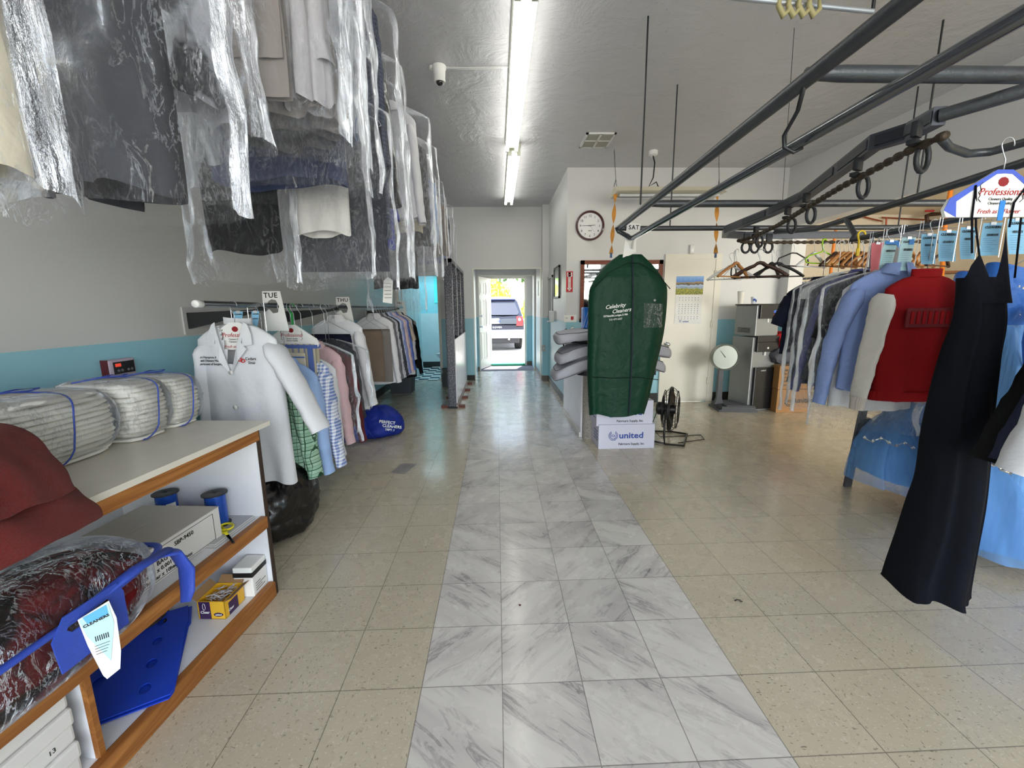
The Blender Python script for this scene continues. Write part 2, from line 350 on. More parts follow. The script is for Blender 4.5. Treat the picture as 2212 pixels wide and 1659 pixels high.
# baseboards
for nm, bx, mt in (('baseboard_left', (XL, XL+.015, .2, YF, 0, .12), m_base), ('baseboard_back', (X1, BD0-.05, YB-.015, YB, 0, .14), m_base), ('baseboard_right', (BD1+.09, XR, YB-.015, YB, 0, .14), m_base),
                   ('baseboard_corridor', (X1-.015, X1, YB, 8.16, 0, .10), m_basebr), ('baseboard_column', (OR-.01, X1-.012, 8.145, 8.16, 0, .1), m_basebr), ('baseboard_reveal', (OR-.012, OR, 8.16, 9.55, 0, .1), m_basebr),
                   ('baseboard_partition', (-1.08, OL, YF-.015, YF, 0, .1), m_base), ('baseboard_vestibule', (.71, .86, DY-.015, DY, 0, .1), m_basebr), ('baseboard_vestibule_left', (-.45, -.40, 9.535, 9.55, 0, .1), m_basebr), ('baseboard_vestibule_right', (.84, .87, 9.535, 9.55, 0, .1), m_basebr)):
    mb = MB(); mb.b2(*bx); struct(nm, mb, mt)
# cream door, closed (door_1)
mb = MB(); mb.b2(BD0, BD1, YB-.02, YB+.02, .01, 2.06); d1 = struct('door_1', mb, m_doorw)
mb = MB(); mb.b2(BD0-.04, BD0, YB-.03, YB-.001, 0, 2.06); mb.b2(BD1, BD1+.085, YB-.03, YB-.001, 0, 2.06); mb.b2(BD0-.04, BD1+.085, YB-.03, YB-.001, 2.06, 2.13); mb.build('door_frame', m_doorw, d1)
p = at(1433, 743, 'y', YB); mb = MB(); mb.lathe([(.032, 0), (.03, .008), (.012, .012), (.012, .035), (.026, .045), (.03, .06), (.022, .072), (.004, .075)], seg=20, axis='y'); 
mb.v = [(a+p.x+.04, YB-.02-b, c+p.z) for a, b, c in mb.v]; mb.build('door_knob', m_chrome, d1, True)
for zz in (.32, 1.15, 1.85):
    mb = MB(); mb.b2(BD1-.012, BD1+.03, YB-.04, YB-.018, zz-.05, zz+.05); mb.cyl((BD1+.008, YB-.045, zz-.05), (BD1+.008, YB-.045, zz+.05), .008, 8); mb.build('hinge', m_doorw, d1)
# exit door, six panels, opened inwards (door_2); local: hinge at origin, leaf along +x
def panel_door(w, h, mat, rows):
    mb = MB(); mb.b2(0, w, -.02, .02, 0, h)
    for z0, z1 in rows:
        for x0, x1 in ((.11, w/2-.05), (w/2+.05, w-.11)):
            for s in (-1, 1):
                mb.b2(x0, x1, s*.02, s*.026, z0, z0+.02); mb.b2(x0, x1, s*.02, s*.026, z1-.02, z1); mb.b2(x0, x0+.02, s*.02, s*.026, z0, z1); mb.b2(x1-.02, x1, s*.02, s*.026, z0, z1)
                mb.b2(x0+.045, x1-.045, s*.02, s*.027, z0+.045, z1-.045)
    return mb
d2 = panel_door(.82, 2.1, m_doorw, ((.2, .85), (.98, 1.6), (1.7, 1.98))).build('door_2', m_doorw); d2['kind'] = 'structure'
d2.location = (-.15, DY, .012); d2.rotation_euler = (0, 0, math.radians(180+70))
for zz, r in ((.98, .028), (1.22, .024)):
    mb = MB(); mb.lathe([(r, 0), (r, .012), (.012, .016), (.012, .04), (.027, .05), (.024, .068), (.004, .07)], seg=18, axis='y'); mb.v = [(a+.75, b+.02, c+zz) for a, b, c in mb.v]; mb.build('door_knob', m_chrome, d2, True)
mb = MB(); mb.b2(-.14, .68, DY-.1, DY+.14, 0, .05, .012); struct('trim_5', mb, M('green_threshold_mat', '3fa07c', .9, bump=.8, bscale=200))
# bathroom beyond the corridor
m_cyan = M('cyan_paint', '9fe3f0', .5); m_tileb = M('pale_blue_wall', 'dcecf0', .3)
mb = MB(); mb.b2(XL, -.5, 10.4, 10.5, 1.3, 2.6); struct('wall_bathroom_upper', mb, m_cyan)
mb = MB(); mb.b2(XL, -.5, 10.39, 10.5, 0, 1.3); struct('wall_bathroom', mb, m_tileb)
mb = MB(); mb.b2(-.62, -.57, YF+.12, 10.4, 0, 2.6); struct('wall_bathroom_right', mb, m_cyan)
mb = MB(); mb.b2(XL, -.57, YF+.12, 10.4, 2.5, 2.58); struct('ceiling_bathroom', mb, m_cyan)
mb = MB(); mb.b2(XL, -.62, 10.375, 10.39, 0, .13); struct('baseboard_bathroom', mb, m_base)
t = NT('checker_floor'); ck = t.N('TexChecker'); ck.inputs['Scale'].default_value = 1/.2; ck.inputs[1].default_value = lin('f0f2f2'); ck.inputs[2].default_value = lin('1a1d22'); t.L(t.mapping(t.N('NewGeometry').outputs['Position'], (1, 1, 1)), ck.inputs[0]); t.L(ck.outputs[0], t.b.inputs['Base Color']); t.b.inputs['Roughness'].default_value = .2
mb = MB(); mb.b2(XL, -.62, YF+.02, 10.4, 0, .006); struct('floor_bathroom', mb, t.m)
d3 = panel_door(.76, 2.0, m_doorw, ((.2, .85), (.98, 1.6), (1.7, 1.9))).build('door_3', M('white_door', 'dfe8ea', .4)); d3['kind'] = 'structure'; d3.location = (-1.85, YF+.14, .012); d3.rotation_euler = (0, 0, math.radians(74))
mb = MB(); wx = at(948, 650, 'y', 10.4).x; mb.b2(wx-.1, wx+.35, 10.37, 10.4, 1.55, 2.45); struct('window_1', mb, M('teal_window_pane', '3fb9bb', .3, emit=.8))

# ------------------------------------------------------------------ lights
def area(name, loc, rot, sx, sy, pw, c=(1, 1, 1), spread=PI):
    l = bpy.data.lights.new(name, 'AREA'); l.shape = 'RECTANGLE'; l.size = sx; l.size_y = sy; l.energy = pw; l.color = c; l.spread = spread
    o = bpy.data.objects.new(name, l); col.objects.link(o); o.location = loc; o.rotation_euler = rot; return o
area('window_daylight', (.7, Y0-.3, 1.7), (PI/2, 0, 0), 5.6, 2.3, 130, (1, .95, .87))
area('side_window_daylight', (6.4, Y0-.3, 1.7), (PI/2, 0, 0), 4.6, 2.3, 330, (1, .95, .88))
area('bathroom_area_lamp', (-1.4, 9.5, 2.48), (0, 0, 0), .8, .9, 14, (.72, .94, 1))  # unseen area lamp below the closed bathroom ceiling, which has no opening
sun = bpy.data.lights.new('sun', 'SUN'); sun.energy = 13; sun.angle = math.radians(.6); sun.color = (1, .96, .9)
so = bpy.data.objects.new('sun', sun); col.objects.link(so); so.rotation_euler = Vector((.12, .38, 1)).to_track_quat('Z', 'Y').to_euler()
w = bpy.data.worlds.new('sky'); sc.world = w; w.use_nodes = True; wn = w.node_tree; bg = wn.nodes['Background']
sk = wn.nodes.new('ShaderNodeTexSky'); sk.sky_type = 'NISHITA'; sk.sun_disc = False; sk.sun_elevation = math.radians(60); sk.sun_rotation = math.radians(200)
mx = wn.nodes.new('ShaderNodeMix'); mx.data_type = 'RGBA'; mx.inputs[0].default_value = .75; wn.links.new(sk.outputs[0], mx.inputs[6]); mx.inputs[7].default_value = (.95, .92, .88, 1); wn.links.new(mx.outputs[2], bg.inputs[0]); bg.inputs[1].default_value = 2.6
sc.view_settings.view_transform = 'Standard'; sc.view_settings.look = 'None'; sc.view_settings.exposure = .2; sc.view_settings.gamma = 1
try:
    sc.cycles.transparent_max_bounces = 40; sc.cycles.max_bounces = 10; sc.cycles.sample_clamp_indirect = 6
except Exception: pass
# ceiling fluorescent fixtures, end to end
m_tube = M('fluorescent_tube', 'fffdf6', .4, emit=9, var=0); m_fix = M('fixture_enamel', 'd9dccb', .35, var=.05)
def fixture(name, label, x, y, L, z=CEIL, w=.15, group=None):
    t = thing(name, label, 'ceiling light', (x, y, z), 0, group)
    mb = MB(); mb.prism([(-w/2, 0), (-w/2, -.03), (-w/2+.02, -.075), (w/2-.02, -.075), (w/2, -.03), (w/2, 0)], lambda a, b, d: (a, d-L/2, b), L); mb.build('housing', m_fix, t)
    for s in (-1, 1):
        mb = MB(); mb.cyl((s*.05, -L/2+.04, -.1), (s*.05, L/2-.04, -.1), .019, 14); mb.build('tube', m_tube, t, auto=40)
        for e in (-1, 1):
            mb = MB(); mb.b2(s*.05-.02, s*.05+.02, e*(L/2-.022)-.014, e*(L/2-.022)+.014, -.122, -.07); mb.build('lamp_holder', m_fix, t)
    return t
fixture('fluorescent_light', 'long twin-tube fluorescent batten on the ceiling nearest the viewer', .2, 5.2-1.235, 2.44)
fixture('fluorescent_light', 'farther twin-tube fluorescent batten on the corridor ceiling, towards the exit', .235, 5.26+1.22, 2.44)
fixture('fluorescent_light', 'lit fluorescent batten glimpsed on the ceiling of the side room', 6.3, 5.2, 2.44, 3.3)
# ------------------------------------------------------------------ exterior
t = NT('sunlit_concrete'); g = t.N('NewGeometry').outputs['Position']; t.L(t.mix(t.noise(g, 3, 5), 'b9b2a8', 'd4cec4'), t.b.inputs['Base Color']); t.b.inputs['Roughness'].default_value = .9
mb = MB(); mb.b2(-30, 30, DY+.15, 45, -.2, -.02); struct('floor_outside', mb, t.m)
def foliage(name, label, c, r, n, cols, leaf=.14, seed=1, sq=(1, 1, 1), kindn='tree'):
    rnd = random.Random(seed); mb = MB(); 
    for i in range(n):
        d = Vector((rnd.gauss(0, 1), rnd.gauss(0, 1), rnd.gauss(0, 1))).normalized()*r*(rnd.random()**.35); d = Vector((d.x*sq[0], d.y*sq[1], d.z*sq[2]))
        e = Euler((rnd.random()*6, rnd.random()*6, rnd.random()*6)).to_matrix(); s = leaf*rnd.uniform(.6, 1.3); mb.cur = rnd.randrange(len(cols))
        mb.add([e@Vector(q)*s+d for q in ((-1, 0, 0), (0, -.45, .1), (1, 0, 0), (0, .45, .1))], [(0, 1, 2, 3)])
    t = thing(name, label, kindn, c)
    mb.build('foliage', cols, t)
    mb = MB(); mb.tube([(0, 0, -c[2]-.02), (.05, 0, -r*.6*sq[2]), (0, .05, 0)], [.12, .09, .05], 8); mb.build('trunk', M('bark', '6b5a48', .9, bump=.5), t)
    return t
lg = [M('leaf_dark', '3f6b35', .6), M('leaf_mid', '6f9a4a', .6), M('leaf_olive', '56703a', .6)]; ll = [M('leaf_lime', 'b8d24a', .6), M('leaf_yellow', 'dfe06a', .6)]
foliage('tree', 'dense green tree beyond the exit door, behind the parked vehicle', (1.2, 32, 4.6), 3.4, 3800, lg, .2, 3, (1.5, .7, 1))
foliage('bush', 'small yellow-green bush left of the white gable outside the exit', (-.15, 19.5, 1.9), .8, 500, ll, .16, 4, kindn='bush')
foliage('bush', 'yellow-green bush right of the parked vehicle outside', (1.75, 19.4, 1.2), .7, 380, ll, .15, 5, kindn='bush')
t_ = thing('banana_plant', 'large arching green leaf above the small yellow-green bush outside', 'plant', (-1.35, 19.4, -.02))
mb = MB(); mb.grid(lambda u, v: (1.75*v-.05+.0, 0+.1*abs(u-.5), 2.55+.32*math.sin(v*PI*.75)+(u-.5)*.32*math.sin(PI*min(1, v+.05))), 5, 14); mb.build('leaf', M('banana_leaf', '8fc45a', .5), t_, True)
mb = MB(); mb.tube([(0, 0, 0), (-.05, 0, 1.2), (-.05, 0, 2.55)], [.09, .06, .02], 8); mb.build('stem', ll[0], t_)
t_ = thing('white_shed', 'white gabled roof of a shed outside behind the vehicle', 'shed', (.75, 21, -.02))
mb = MB(); mb.prism([(-1.6, 0), (1.6, 0), (1.6, 2.1), (0, 2.75), (-1.6, 2.1)], lambda a, b, d: (a, d, b), 3); mb.build('wall', M('white_shed_wall', 'e6e6e6', .6), t_)
mb = MB(); mb.prism([(-1.75, 2.0), (0, 2.72), (1.75, 2.0), (1.75, 2.09), (0, 2.82), (-1.75, 2.09)], lambda a, b, d: (a, d-.15, b), 3.3); mb.build('roof', M('white_roof', 'f2f2f0', .5), t_)
tag_ = MB(); tag_.b2(-.045, .045, -.045, .045, 0, 4.2); pz = tag_.build('outdoor_post', M('white_post_paint', 'f0f0f0', .5)); pz.location = (at(1126, 620, 'y', 15.6).x+.0, 15.6+1, -.02); tag(pz, 'tall white post standing right of the parked vehicle outside', 'post')
# parked vehicle seen from behind
V = thing('parked_suv', 'dark blue-black sport utility vehicle parked with its tail to the exit door', 'car', (-.05, 14.3, -.02))
m_car = M('car_paint', '23283a', .18, .5, coat=1); m_carg = M('car_glass', '2c3444', .05, spec=1); m_sil = M('silver_bumper', '9b9ca0', .35, .5); m_red = M('tail_red', 'c01818', .2, coat=1); m_tyre = M('tyre_rubber', '1c1c1c', .8)
def sec(y):   # half width / roof height along the length
    return
prof = [(-.94, .42), (-.97, .7), (-.96, 1.0), (-.93, 1.12), (-.86, 1.35), (-.76, 1.66), (-.66, 1.78), (-.3, 1.82)]
full = prof+[(-x, z) for x, z in reversed(prof)]
mb = MB(); n = len(full)
for i, (yy, sx, top) in enumerate(((0, .985, .97), (.03, 1, .985), (.3, 1, 1), (2.6, 1, 1), (3.5, .97, .66), (4.6, .9, .6))):
    pts = [(x*sx, yy+(max(0, z-1.05)*.42 if i < 3 else 0), .42+(z-.42)*(top if z > 1.1 else 1)) for x, z in full]; o = len(mb.v); mb.v += pts
    if i: mb.f += [(o-n+k, o-n+(k+1) % n, o+(k+1) % n, o+k) for k in range(n)]; mb.mi += [0]*n
mb.f.append(tuple(range(n))); mb.f.append(tuple(range(len(mb.v)-n, len(mb.v)))[::-1]); mb.mi += [0, 0]
mb.build('body', m_car, V, auto=35)
def onb(z, o=.015): return max(0, z-1.05)*.42-o
mb = MB(); mb.prism([(-.74, 1.2), (.74, 1.2), (.8, 1.26), (.66, 1.62), (-.66, 1.62), (-.8, 1.26)], lambda a, b, d: (a, onb(b, .012)+d, b), .01); mb.build('rear_window', m_carg, V)
mb = MB(); mb.box((0, .22, 1.74), (1.36, .2, .035), (.25, 0, 0), .01); mb.build('roof_spoiler', M('car_paint_blue', '3d4a86', .2, .4, coat=1), V)
for s in (-1, 1):
    mb = MB(); mb.b2(s*.7, s*.93, -.02, .12, .83, 1.15, .03); L_ = mb.build('tail_light', m_red, V); mb = MB(); mb.lathe([(.05, 0), (.05, .02), (.01, .025)], (0, 0, 0), 14, 'y'); mb.v = [(a+s*.81, -.018-b, c+1.05) for a, b, c in mb.v]; mb.build('reverse_lamp', M('lamp_white', 'f2dede', .2), L_)
mb = MB(); mb.b2(-.96, .96, -.1, .3, .42, .72, .05); mb.build('bumper', m_sil, V)
mb = MB(); mb.b2(-.72, .72, -.035, 0, .9, 1.08, .02); mb.build('tailgate_trim', M('trim_grey', '5d6068', .3, .5), V)
mb = MB(); mb.b2(-.22, .13, -.05, -.03, .92, 1.09); pl = mb.build('licence_plate', M('plate_white', 'eeeef2', .4), V)
txt('7TLB240', .1, (-.2, -.052, .96), m_blueink, pl, bold=.002)
txt('RANGE ROVER', .085, (-.46, -.04, .765), M('chrome_letters', 'd8dade', .3, .6), V, space=1.25, bold=.002)
mb = MB(); mb.b2(-.8, .8, -.04, .1, .26, .44, .03); mb.build('skid_plate', M('dark_plastic_trim', '2b2b2d', .6), V)
for s in (-1, 1):
    for yy in (.85, 3.6):
        mb = MB(); mb.lathe([(.2, -.13), (.34, -.13), (.375, -.1), (.375, .1), (.34, .13), (.2, .13)], (s*.8, yy, .375), 26, 'x'); mb.build('wheel', m_tyre, V, auto=40)
    mb = MB(); mb.tube([(s*.45, -.03, .42), (s*.45, -.12, .4)], .035, 12); mb.build('exhaust_tip', m_chrome, V)
# outdoor gate post colour right of the vehicle
fb = MB(); fb.b2(-.1, .1, -.04, .04, 0, 1.6); f_ = fb.build('outdoor_fence_post', M('terracotta_paint', 'd58a72', .8)); f_.location = (at(1131, 700, 'y', 20.3).x+.35, 20.3, -.02); tag(f_, 'terracotta fence post behind the right side of the parked vehicle', 'post')
# ================================================================== GARMENTS
m_pap = M('paper_white', 'eeeeea', .8); m_wood = wood('hanger_wood', 'b9834f', 'a56f3c', 0); m_woodd = wood('dark_hanger_wood', '4a2a1c', '2f1a12', 0)
def arc(cx, cz, r, a0, a1, n=10, y=0): return [(cx+r*math.cos(a0+(a1-a0)*i/(n-1)), y, cz+r*math.sin(a0+(a1-a0)*i/(n-1))) for i in range(n)]
def hook_path(drop):   # hangs on a rail of ~2 cm radius at the origin, stem going down
    return arc(0, .0, .024, -.2, PI+.2, 9)[0:]+[(-.012, 0, -.03), (0, 0, -.05), (0, 0, -drop)]
def wire_hanger(parent, w, drop, mat=None, name='hanger'):
    mat = mat or m_wire; mb = MB(); mb.tube(hook_path(drop), .0021, 6)
    mb.tube([(0, 0, -drop), (-w*.46, 0, -drop-.105), (-w*.48, 0, -drop-.125), (-w*.44, 0, -drop-.135), (w*.44, 0, -drop-.135), (w*.48, 0, -drop-.125), (w*.46, 0, -drop-.105), (0, 0, -drop)], .0021, 6)
    return mb.build(name, mat, parent, True)
def cape_hanger(parent, w, drop, text=True, blue=False, s=1.):
    """white paper shoulder cape over a wire hanger, with red lettering"""
    o = wire_hanger(parent, w, drop)
    mb = MB(); mb.prism([(-w*.5, -.125*s), (-w*.46, -.09*s), (-.03, .005), (.03, .005), (w*.46, -.09*s), (w*.5, -.125*s), (w*.47, -.15*s), (-w*.47, -.15*s)], lambda a, b, d: (a, d-.006, b-drop), .012)
    c = mb.build('paper_cape', m_pap, parent)
    if blue:
        mb = MB(); 
        for s_ in (-1, 1): mb.prism([(s_*w*.5, -.127*s), (s_*w*.46, -.088*s), (s_*.03, .007), (0, .007), (0, -.006), (s_*.03, -.008), (s_*w*.4, -.098*s), (s_*w*.38, -.15*s)][::s_], lambda a, b, d: (a, d-.0075, b-drop), .002)
        mb.build('blue_edge', M('cape_blue', '4a63c9', .7), c)
    if text:
        txt('Professional', .034*s, (0, -.0075, -drop-.077*s), m_redink, c, align='CENTER', shear=.25)
        for k in range(2): txt('Cleaners Quality', .013*s, (0, -.0075, -drop-(.094+.014*k)*s), m_ink, c, align='CENTER')
        txt('Fresh as a Flower', .022*s, (0, -.0075, -drop-.138*s), m_redink, c, align='CENTER', shear=.3)
        mb = MB(); 
        mb.lathe([(.0, -.0005), (.016*s, -.0005), (.016*s, .0005), (0, .0005)], (0, -.0072, -drop-.033*s), 9, 'y', 1.2); 
        mb.build('emblem', M('emblem_red', '8f1a22', .7), c)
        for s_ in (-1, 1):
            mb = MB(); mb.tube([(s_*.075*s+s_*x, -.0075, -drop-z*s) for x, z in ((0, .035), (.008, .045), (.002, .06), (.01, .068), (.002, .078), (.008, .09), (-.004, .1))], .0012, 5); mb.build('scroll', m_ink, c)
    return c
def wood_hanger(parent, w, drop, mat, bar=True, pads=.012):
    mb = MB(); mb.tube(hook_path(drop), .002, 6); h = mb.build('hook', m_wire, parent, True)
    mb = MB(); P = []
    for i in range(21):
        t = i/20*2-1; a = abs(t); P.append((t*w/2, .02*a*a, -drop-.012-.03*a-.075*a**1.7+(.012 if a < .12 else 0)))
    rr = [.008+.012*(1-abs(i/10-1))*.6+.006*(abs(i/10-1)) for i in range(21)]
    mb.tube(P, rr, 10, r2f=.8); b = mb.build('hanger_arms', mat, parent, True)
    if bar: mb = MB(); mb.cyl((-w*.46, .016, -drop-.115), (w*.46, .016, -drop-.115), .006, 8); mb.build('trouser_bar', mat, parent, True)
    return b
def torso(w, L, d=.10, neck=.07, sh=.085, hem=1.05, seed=1, fold=.016, waist=1., nu=48, nv=30, top=0, wav=.012, kf=5, vcut=None):
    rnd = random.Random(seed); ph = [rnd.uniform(0, 6.28) for _ in range(6)]; lean = rnd.uniform(-.01, .01)
    def fn(u, v):
        z = -L*(v**1.15); zz = -z; a = 2*PI*u
        t = min(1, zz/sh); hw = neck+(w/2-neck)*(t**.62)
        if zz > sh:
            q = (zz-sh)/(L-sh); hw = w/2*(1+(waist-1)*math.sin(PI*min(1, q*1.1))+(hem-1)*q)
        dd = (.022+(d/2-.022)*min(1, zz/.2))
        ca, sa = math.cos(a), math.sin(a)
        x = hw*(abs(ca)**.75)*(1 if ca > 0 else -1); y = dd*(abs(sa)**.8)*(1 if sa > 0 else -1)
        g = max(0, zz-.08)/L; side = 1 if sa >= 0 else -1
        f = fold*g**.8*(math.sin(kf*2*x/w*PI*.5*(1+.15*math.sin(zz*3))+ph[0]+side)+.5*math.sin(kf*2.3*x/w*PI*.5+ph[1]+zz*2.5))
        f += .012*nz(x*5+seed*3.1, side+seed, zz*4)
        y += f*abs(sa)**.5+lean*g
        z2 = z+(wav*math.sin(a*3+ph[2])*v**6 if v > .5 else 0)
        if v == 0: z2 = 0
        return (x, y, z2+top)
    mb = MB(); mb.grid(fn, nu, nv, cu=True)
    if vcut:   # open neckline: drop the front faces inside the V
        vw, vz = vcut; keep = []
        for f in mb.f:
            c = sum((Vector(mb.v[i]) for i in f), Vector())/len(f); zz = top-c.z
            if not (c.y < 0 and zz < vz and abs(c.x) < vw*(1-zz/vz)): keep.append(f)
        mb.f = keep; mb.mi = [0]*len(keep)
    return mb
def sleeve(side, w, L, sh=.085, out=.10, r0=.075, r1=.048, top=0, seed=1, fwd=0., puff=0, flat=.62, bend=.0):
    P = []; R = []; n = 22; rnd = random.Random(seed+side)
    for i in range(n):
        t = i/(n-1); x = side*(w/2-.045+out*(t**.85)+bend*math.sin(PI*t)); z = top-sh-.035-L*t
        y = fwd*t+.006*nz(t*6, seed, side*3.3); P.append((x, y, z))
        R.append((r0+(r1-r0)*t)*(1+.06*nz(t*9, seed*2.2, side))+puff*math.sin(PI*t)**2*t)
    R[0] *= .55; R[1] *= .85
    mb = MB(); mb.tube(P, R, 18, r2f=flat, cap=False); s = seed*1.7
    mb.v = [(x+.008*nz(x*18+s, y*18, z*14), y+.010*nz(y*18+s, x*20, z*16+5), z+.004*nz(z*20, s, x*9)) for x, y, z in mb.v]
    return mb, P[-1], R[-1]
def collar(parent, mat, top, neck=.07, h=.05, d=.05, open_=True):
    mb = MB()
    def fn(u, v):
        a = -PI/2+.35+(2*PI-.7)*u; r = neck*(1.0-.12*v)
        return (r*math.cos(a), d*math.sin(a)*.8, top-.012+h*v*.8-(.035*v if False else 0))
    mb.grid(fn, 26, 3)
    def fl(u, v):   # folded-down outer leaf with points at the front
        a = -PI/2+.2+(2*PI-.4)*u; e = abs(u-.5)*2; r = neck*(.9+.35*v+.25*e*v)
        return (r*math.cos(a), (d+.012)*math.sin(a)*(.8+.25*v)-.004*e, top-.012+h*.8-(h*.9+.03*e**3)*v)
    mb.grid(fl, 34, 5); return mb.build('collar', mat, parent, True)
def bag(parent, w, L, top=0, d=.14, seed=1, mat=None, sh=.1, neck=.03, name='plastic_cover', fold=.02, cx=0, hem=1.04):
    rnd = random.Random(seed*7+1); ph = [rnd.uniform(0, 6) for _ in range(4)]; mb = MB()
    def fn(u, v):
        z = -L*(v**1.1); zz = -z; a = 2*PI*u; t = min(1, zz/sh); hw = neck+(w/2-neck)*t**.7
        if zz > sh: hw = w/2*(1+(hem-1)*(zz-sh)/(L-sh))
        dd = d/2*min(1, .25+zz/.25); ca, sa = math.cos(a), math.sin(a)
        x = hw*(abs(ca)**.7)*(1 if ca > 0 else -1); y = dd*(abs(sa)**.8)*(1 if sa > 0 else -1)
        k = seed*1.3; r1 = 1-abs(nz(x*6+k, y*5, zz*2.2+k))*2; r2 = 1-abs(nz(x*15+k, y*13+4, zz*6))*2
        y += (fold*r1*.8+.010*r2)*(1 if sa > 0 else -1)*min(1, zz*4); x += (.012*r1+.006*r2)*(1 if ca > 0 else -1)*min(1, zz*4)+cx
        x += .006*nz(zz*7, k, a); zz2 = z+(.025*nz(a*1.3, k, 2.)+.008*math.sin(a*5+ph[0]))*v**5
        return (x, y, zz2+top)
    mb.grid(fn, 84, 46, cu=True); return mb.build(name, mat or m_film, parent, True)
def ticket(parent, x, z, w=.07, h=.2, mat=None, seed=1, clip=True, curl=.02, y=-.008, text=True):
    mat = mat or m_tick; mb = MB(); rnd = random.Random(seed); sk = rnd.uniform(-.03, .03)
    mb.grid(lambda u, v: (x+(u-.5)*w*(1-.06*v)+sk*v, y-curl*(v*v)-.006*math.sin(u*PI)*v, z-h*v), 5, 10); mb2 = [(a, b+.0006, c) for a, b, c in mb.v]; o = mb.build('ticket', mat, parent, True)
    if text:
        s = w/.07; txt('CLEANERS', .0125*s, (x-.028*s, y-.003, z-.032*h/.2), m_ink, o, bold=.0004)
        mb = MB(); xx = x-.018*s+sk*.35
        while xx < x+.02*s: bw = rnd.choice((.0008, .0016, .0024)); mb.b2(xx, xx+bw, y-.006-curl*.15, y-.0055-curl*.15, z-h*.40, z-h*.33); xx += bw+rnd.choice((.0012, .002))
        mb.build('bar_code', m_ink, o)
        mb = MB()
        for k in range(7):
            v = .47+.065*k; yy = y-curl*v*v-.0075; a = x-.03*s+sk*v; mb.b2(a, a+.055*s*rnd.uniform(.5, 1), yy, yy+.0006, z-h*v-.0008, z-h*v)
        mb.build('printed_lines', M('ticket_print', '39688f', .8), o)
    if clip: mb = MB(); mb.b2(x-.012, x+.012, y-.004, y+.004, z-.01, z+.004); mb.tube([(x, y, z), (x, 0, z+.03)], .001, 5); mb.build('clip', m_wire, o)
    return o
def shirt(name, label, cat, loc, mat, w=.46, L=.72, drop=.13, slv=.56, out=.1, rz=0, group=None, hang='wire', col_=True, bagL=0, seed=1, d=.10, hem=1.05, slmat=None, cuffs=True, r0=.075, r1=.05, film_=None, tick=False, fold=.016, bend=0, bagw=0, btn=0, hmat=None, puff=0, open_front=False, sides=(-1, 1), waist=1., fwd=0, shz=.085, vcut=None):
    t = thing(name, label, cat, loc, rz, group); top = -drop
    if hang == 'wire': wire_hanger(t, w*.92, drop, hmat)
    elif hang == 'cape': cape_hanger(t, w*.9, drop)
    elif hang == 'wood': wood_hanger(t, w*.9, drop, m_wood, False)
    elif hang == 'plastic':
        wood_hanger(t, w*.9, drop, m_white, False)
    o = torso(w, L, d, seed=seed, hem=hem, top=top-.005, fold=fold, waist=waist, sh=shz, vcut=vcut, nu=96 if vcut else 48, nv=64 if vcut else 30).build('body', mat, t, True)
    if btn:
        mb = MB(); mb.b2(-.014, .014, -d/2-.016, -d/2-.013, top-L*.85, top-.16); 
        for k in range(btn):
            mb = MB(); z = top-.2-k*(L-.3)/max(1, btn-1); mb.lathe([(.0095, 0), (.0095, .003), (.003, .004)], (0, -d/2-.022, z), 12, 'y'); mb.build('button', M('shirt_button', 'e4e2dc', .4), o, True)
    if slv:
        for s in sides:
            sm = slmat or mat; m_, e, r = sleeve(s, w, slv, shz, out, r0, r1, top, seed, bend=bend, puff=puff, fwd=fwd); so_ = m_.build('sleeve', sm, t, True)
            if cuffs and slv > .35:
                mb = MB(); q = Vector(e); dx = s*.012; mb.tube([q+Vector((0, 0, .01)), q+Vector((dx*.3, 0, -.012)), q+Vector((dx, 0, -.06))], [r*.93, r*1.0, r*1.02], 18, r2f=.6, cap=False); mb.build('cuff', sm, so_, True)
    if col_: collar(t, mat, top)
    if bagL: bag(t, bagw or w+.05+(.1 if slv else 0)+out*.7, bagL, top+.03, d+.07, seed, film_)
    if tick: ticket(t, .1, -drop+.06, seed=seed)
    return t
def trousers(name, label, loc, mat, w=.33, L=.42, drop=.13, rz=0, group=None, bagL=0, seed=1, d=.03, hang='wire', clipw=False, film_=None, cat='trousers', back=.9, hem=1.):
    """a length of cloth folded over the hanger bar (or a skirt clipped to it)"""
    t = thing(name, label, cat, loc, rz, group); hw = max(w, .36); wire_hanger(t, hw*1.05, drop) if hang == 'wire' else cape_hanger(t, hw*1.02, drop)
    zt = -drop-.128
    if clipw:
        torso(w, L, .07, neck=w/2*.94, sh=.03, seed=seed, hem=hem, top=zt, fold=.012).build('skirt_panel', mat, t, True)
        for s in (-1, 1): mb = MB(); mb.b2(s*w*.4-.012, s*w*.4+.012, -.04, .04, zt-.03, zt+.015, .004); mb.build('clip', m_black, t)
    else:
        for k, (off, ll) in enumerate(((0, 1.), (.012, back))):
            mb = MB()
            def fn(u, v, k=k, off=off, ll=ll):
                a = v*2-1; s = 1 if a > 0 else -1; r = .011+off; z = zt-L*ll*abs(a)**1.05 if abs(a) > .06 else zt+.004-.06*a*a*10*.02
                y = s*r*min(1, abs(a)*9)+.010*nz(u*3+seed, abs(a)*3, s+k)*abs(a)*1.2
                return ((u-.5)*w*(1-.03*k)+.006*nz(abs(a)*4, seed+k, s), y, z+off*.6)
            mb.grid(fn, 14, 33); mb.build('leg', mat, t, True)
    if bagL: bag(t, hw+.07, bagL, -drop+.03, .14, seed, film_)
    return t
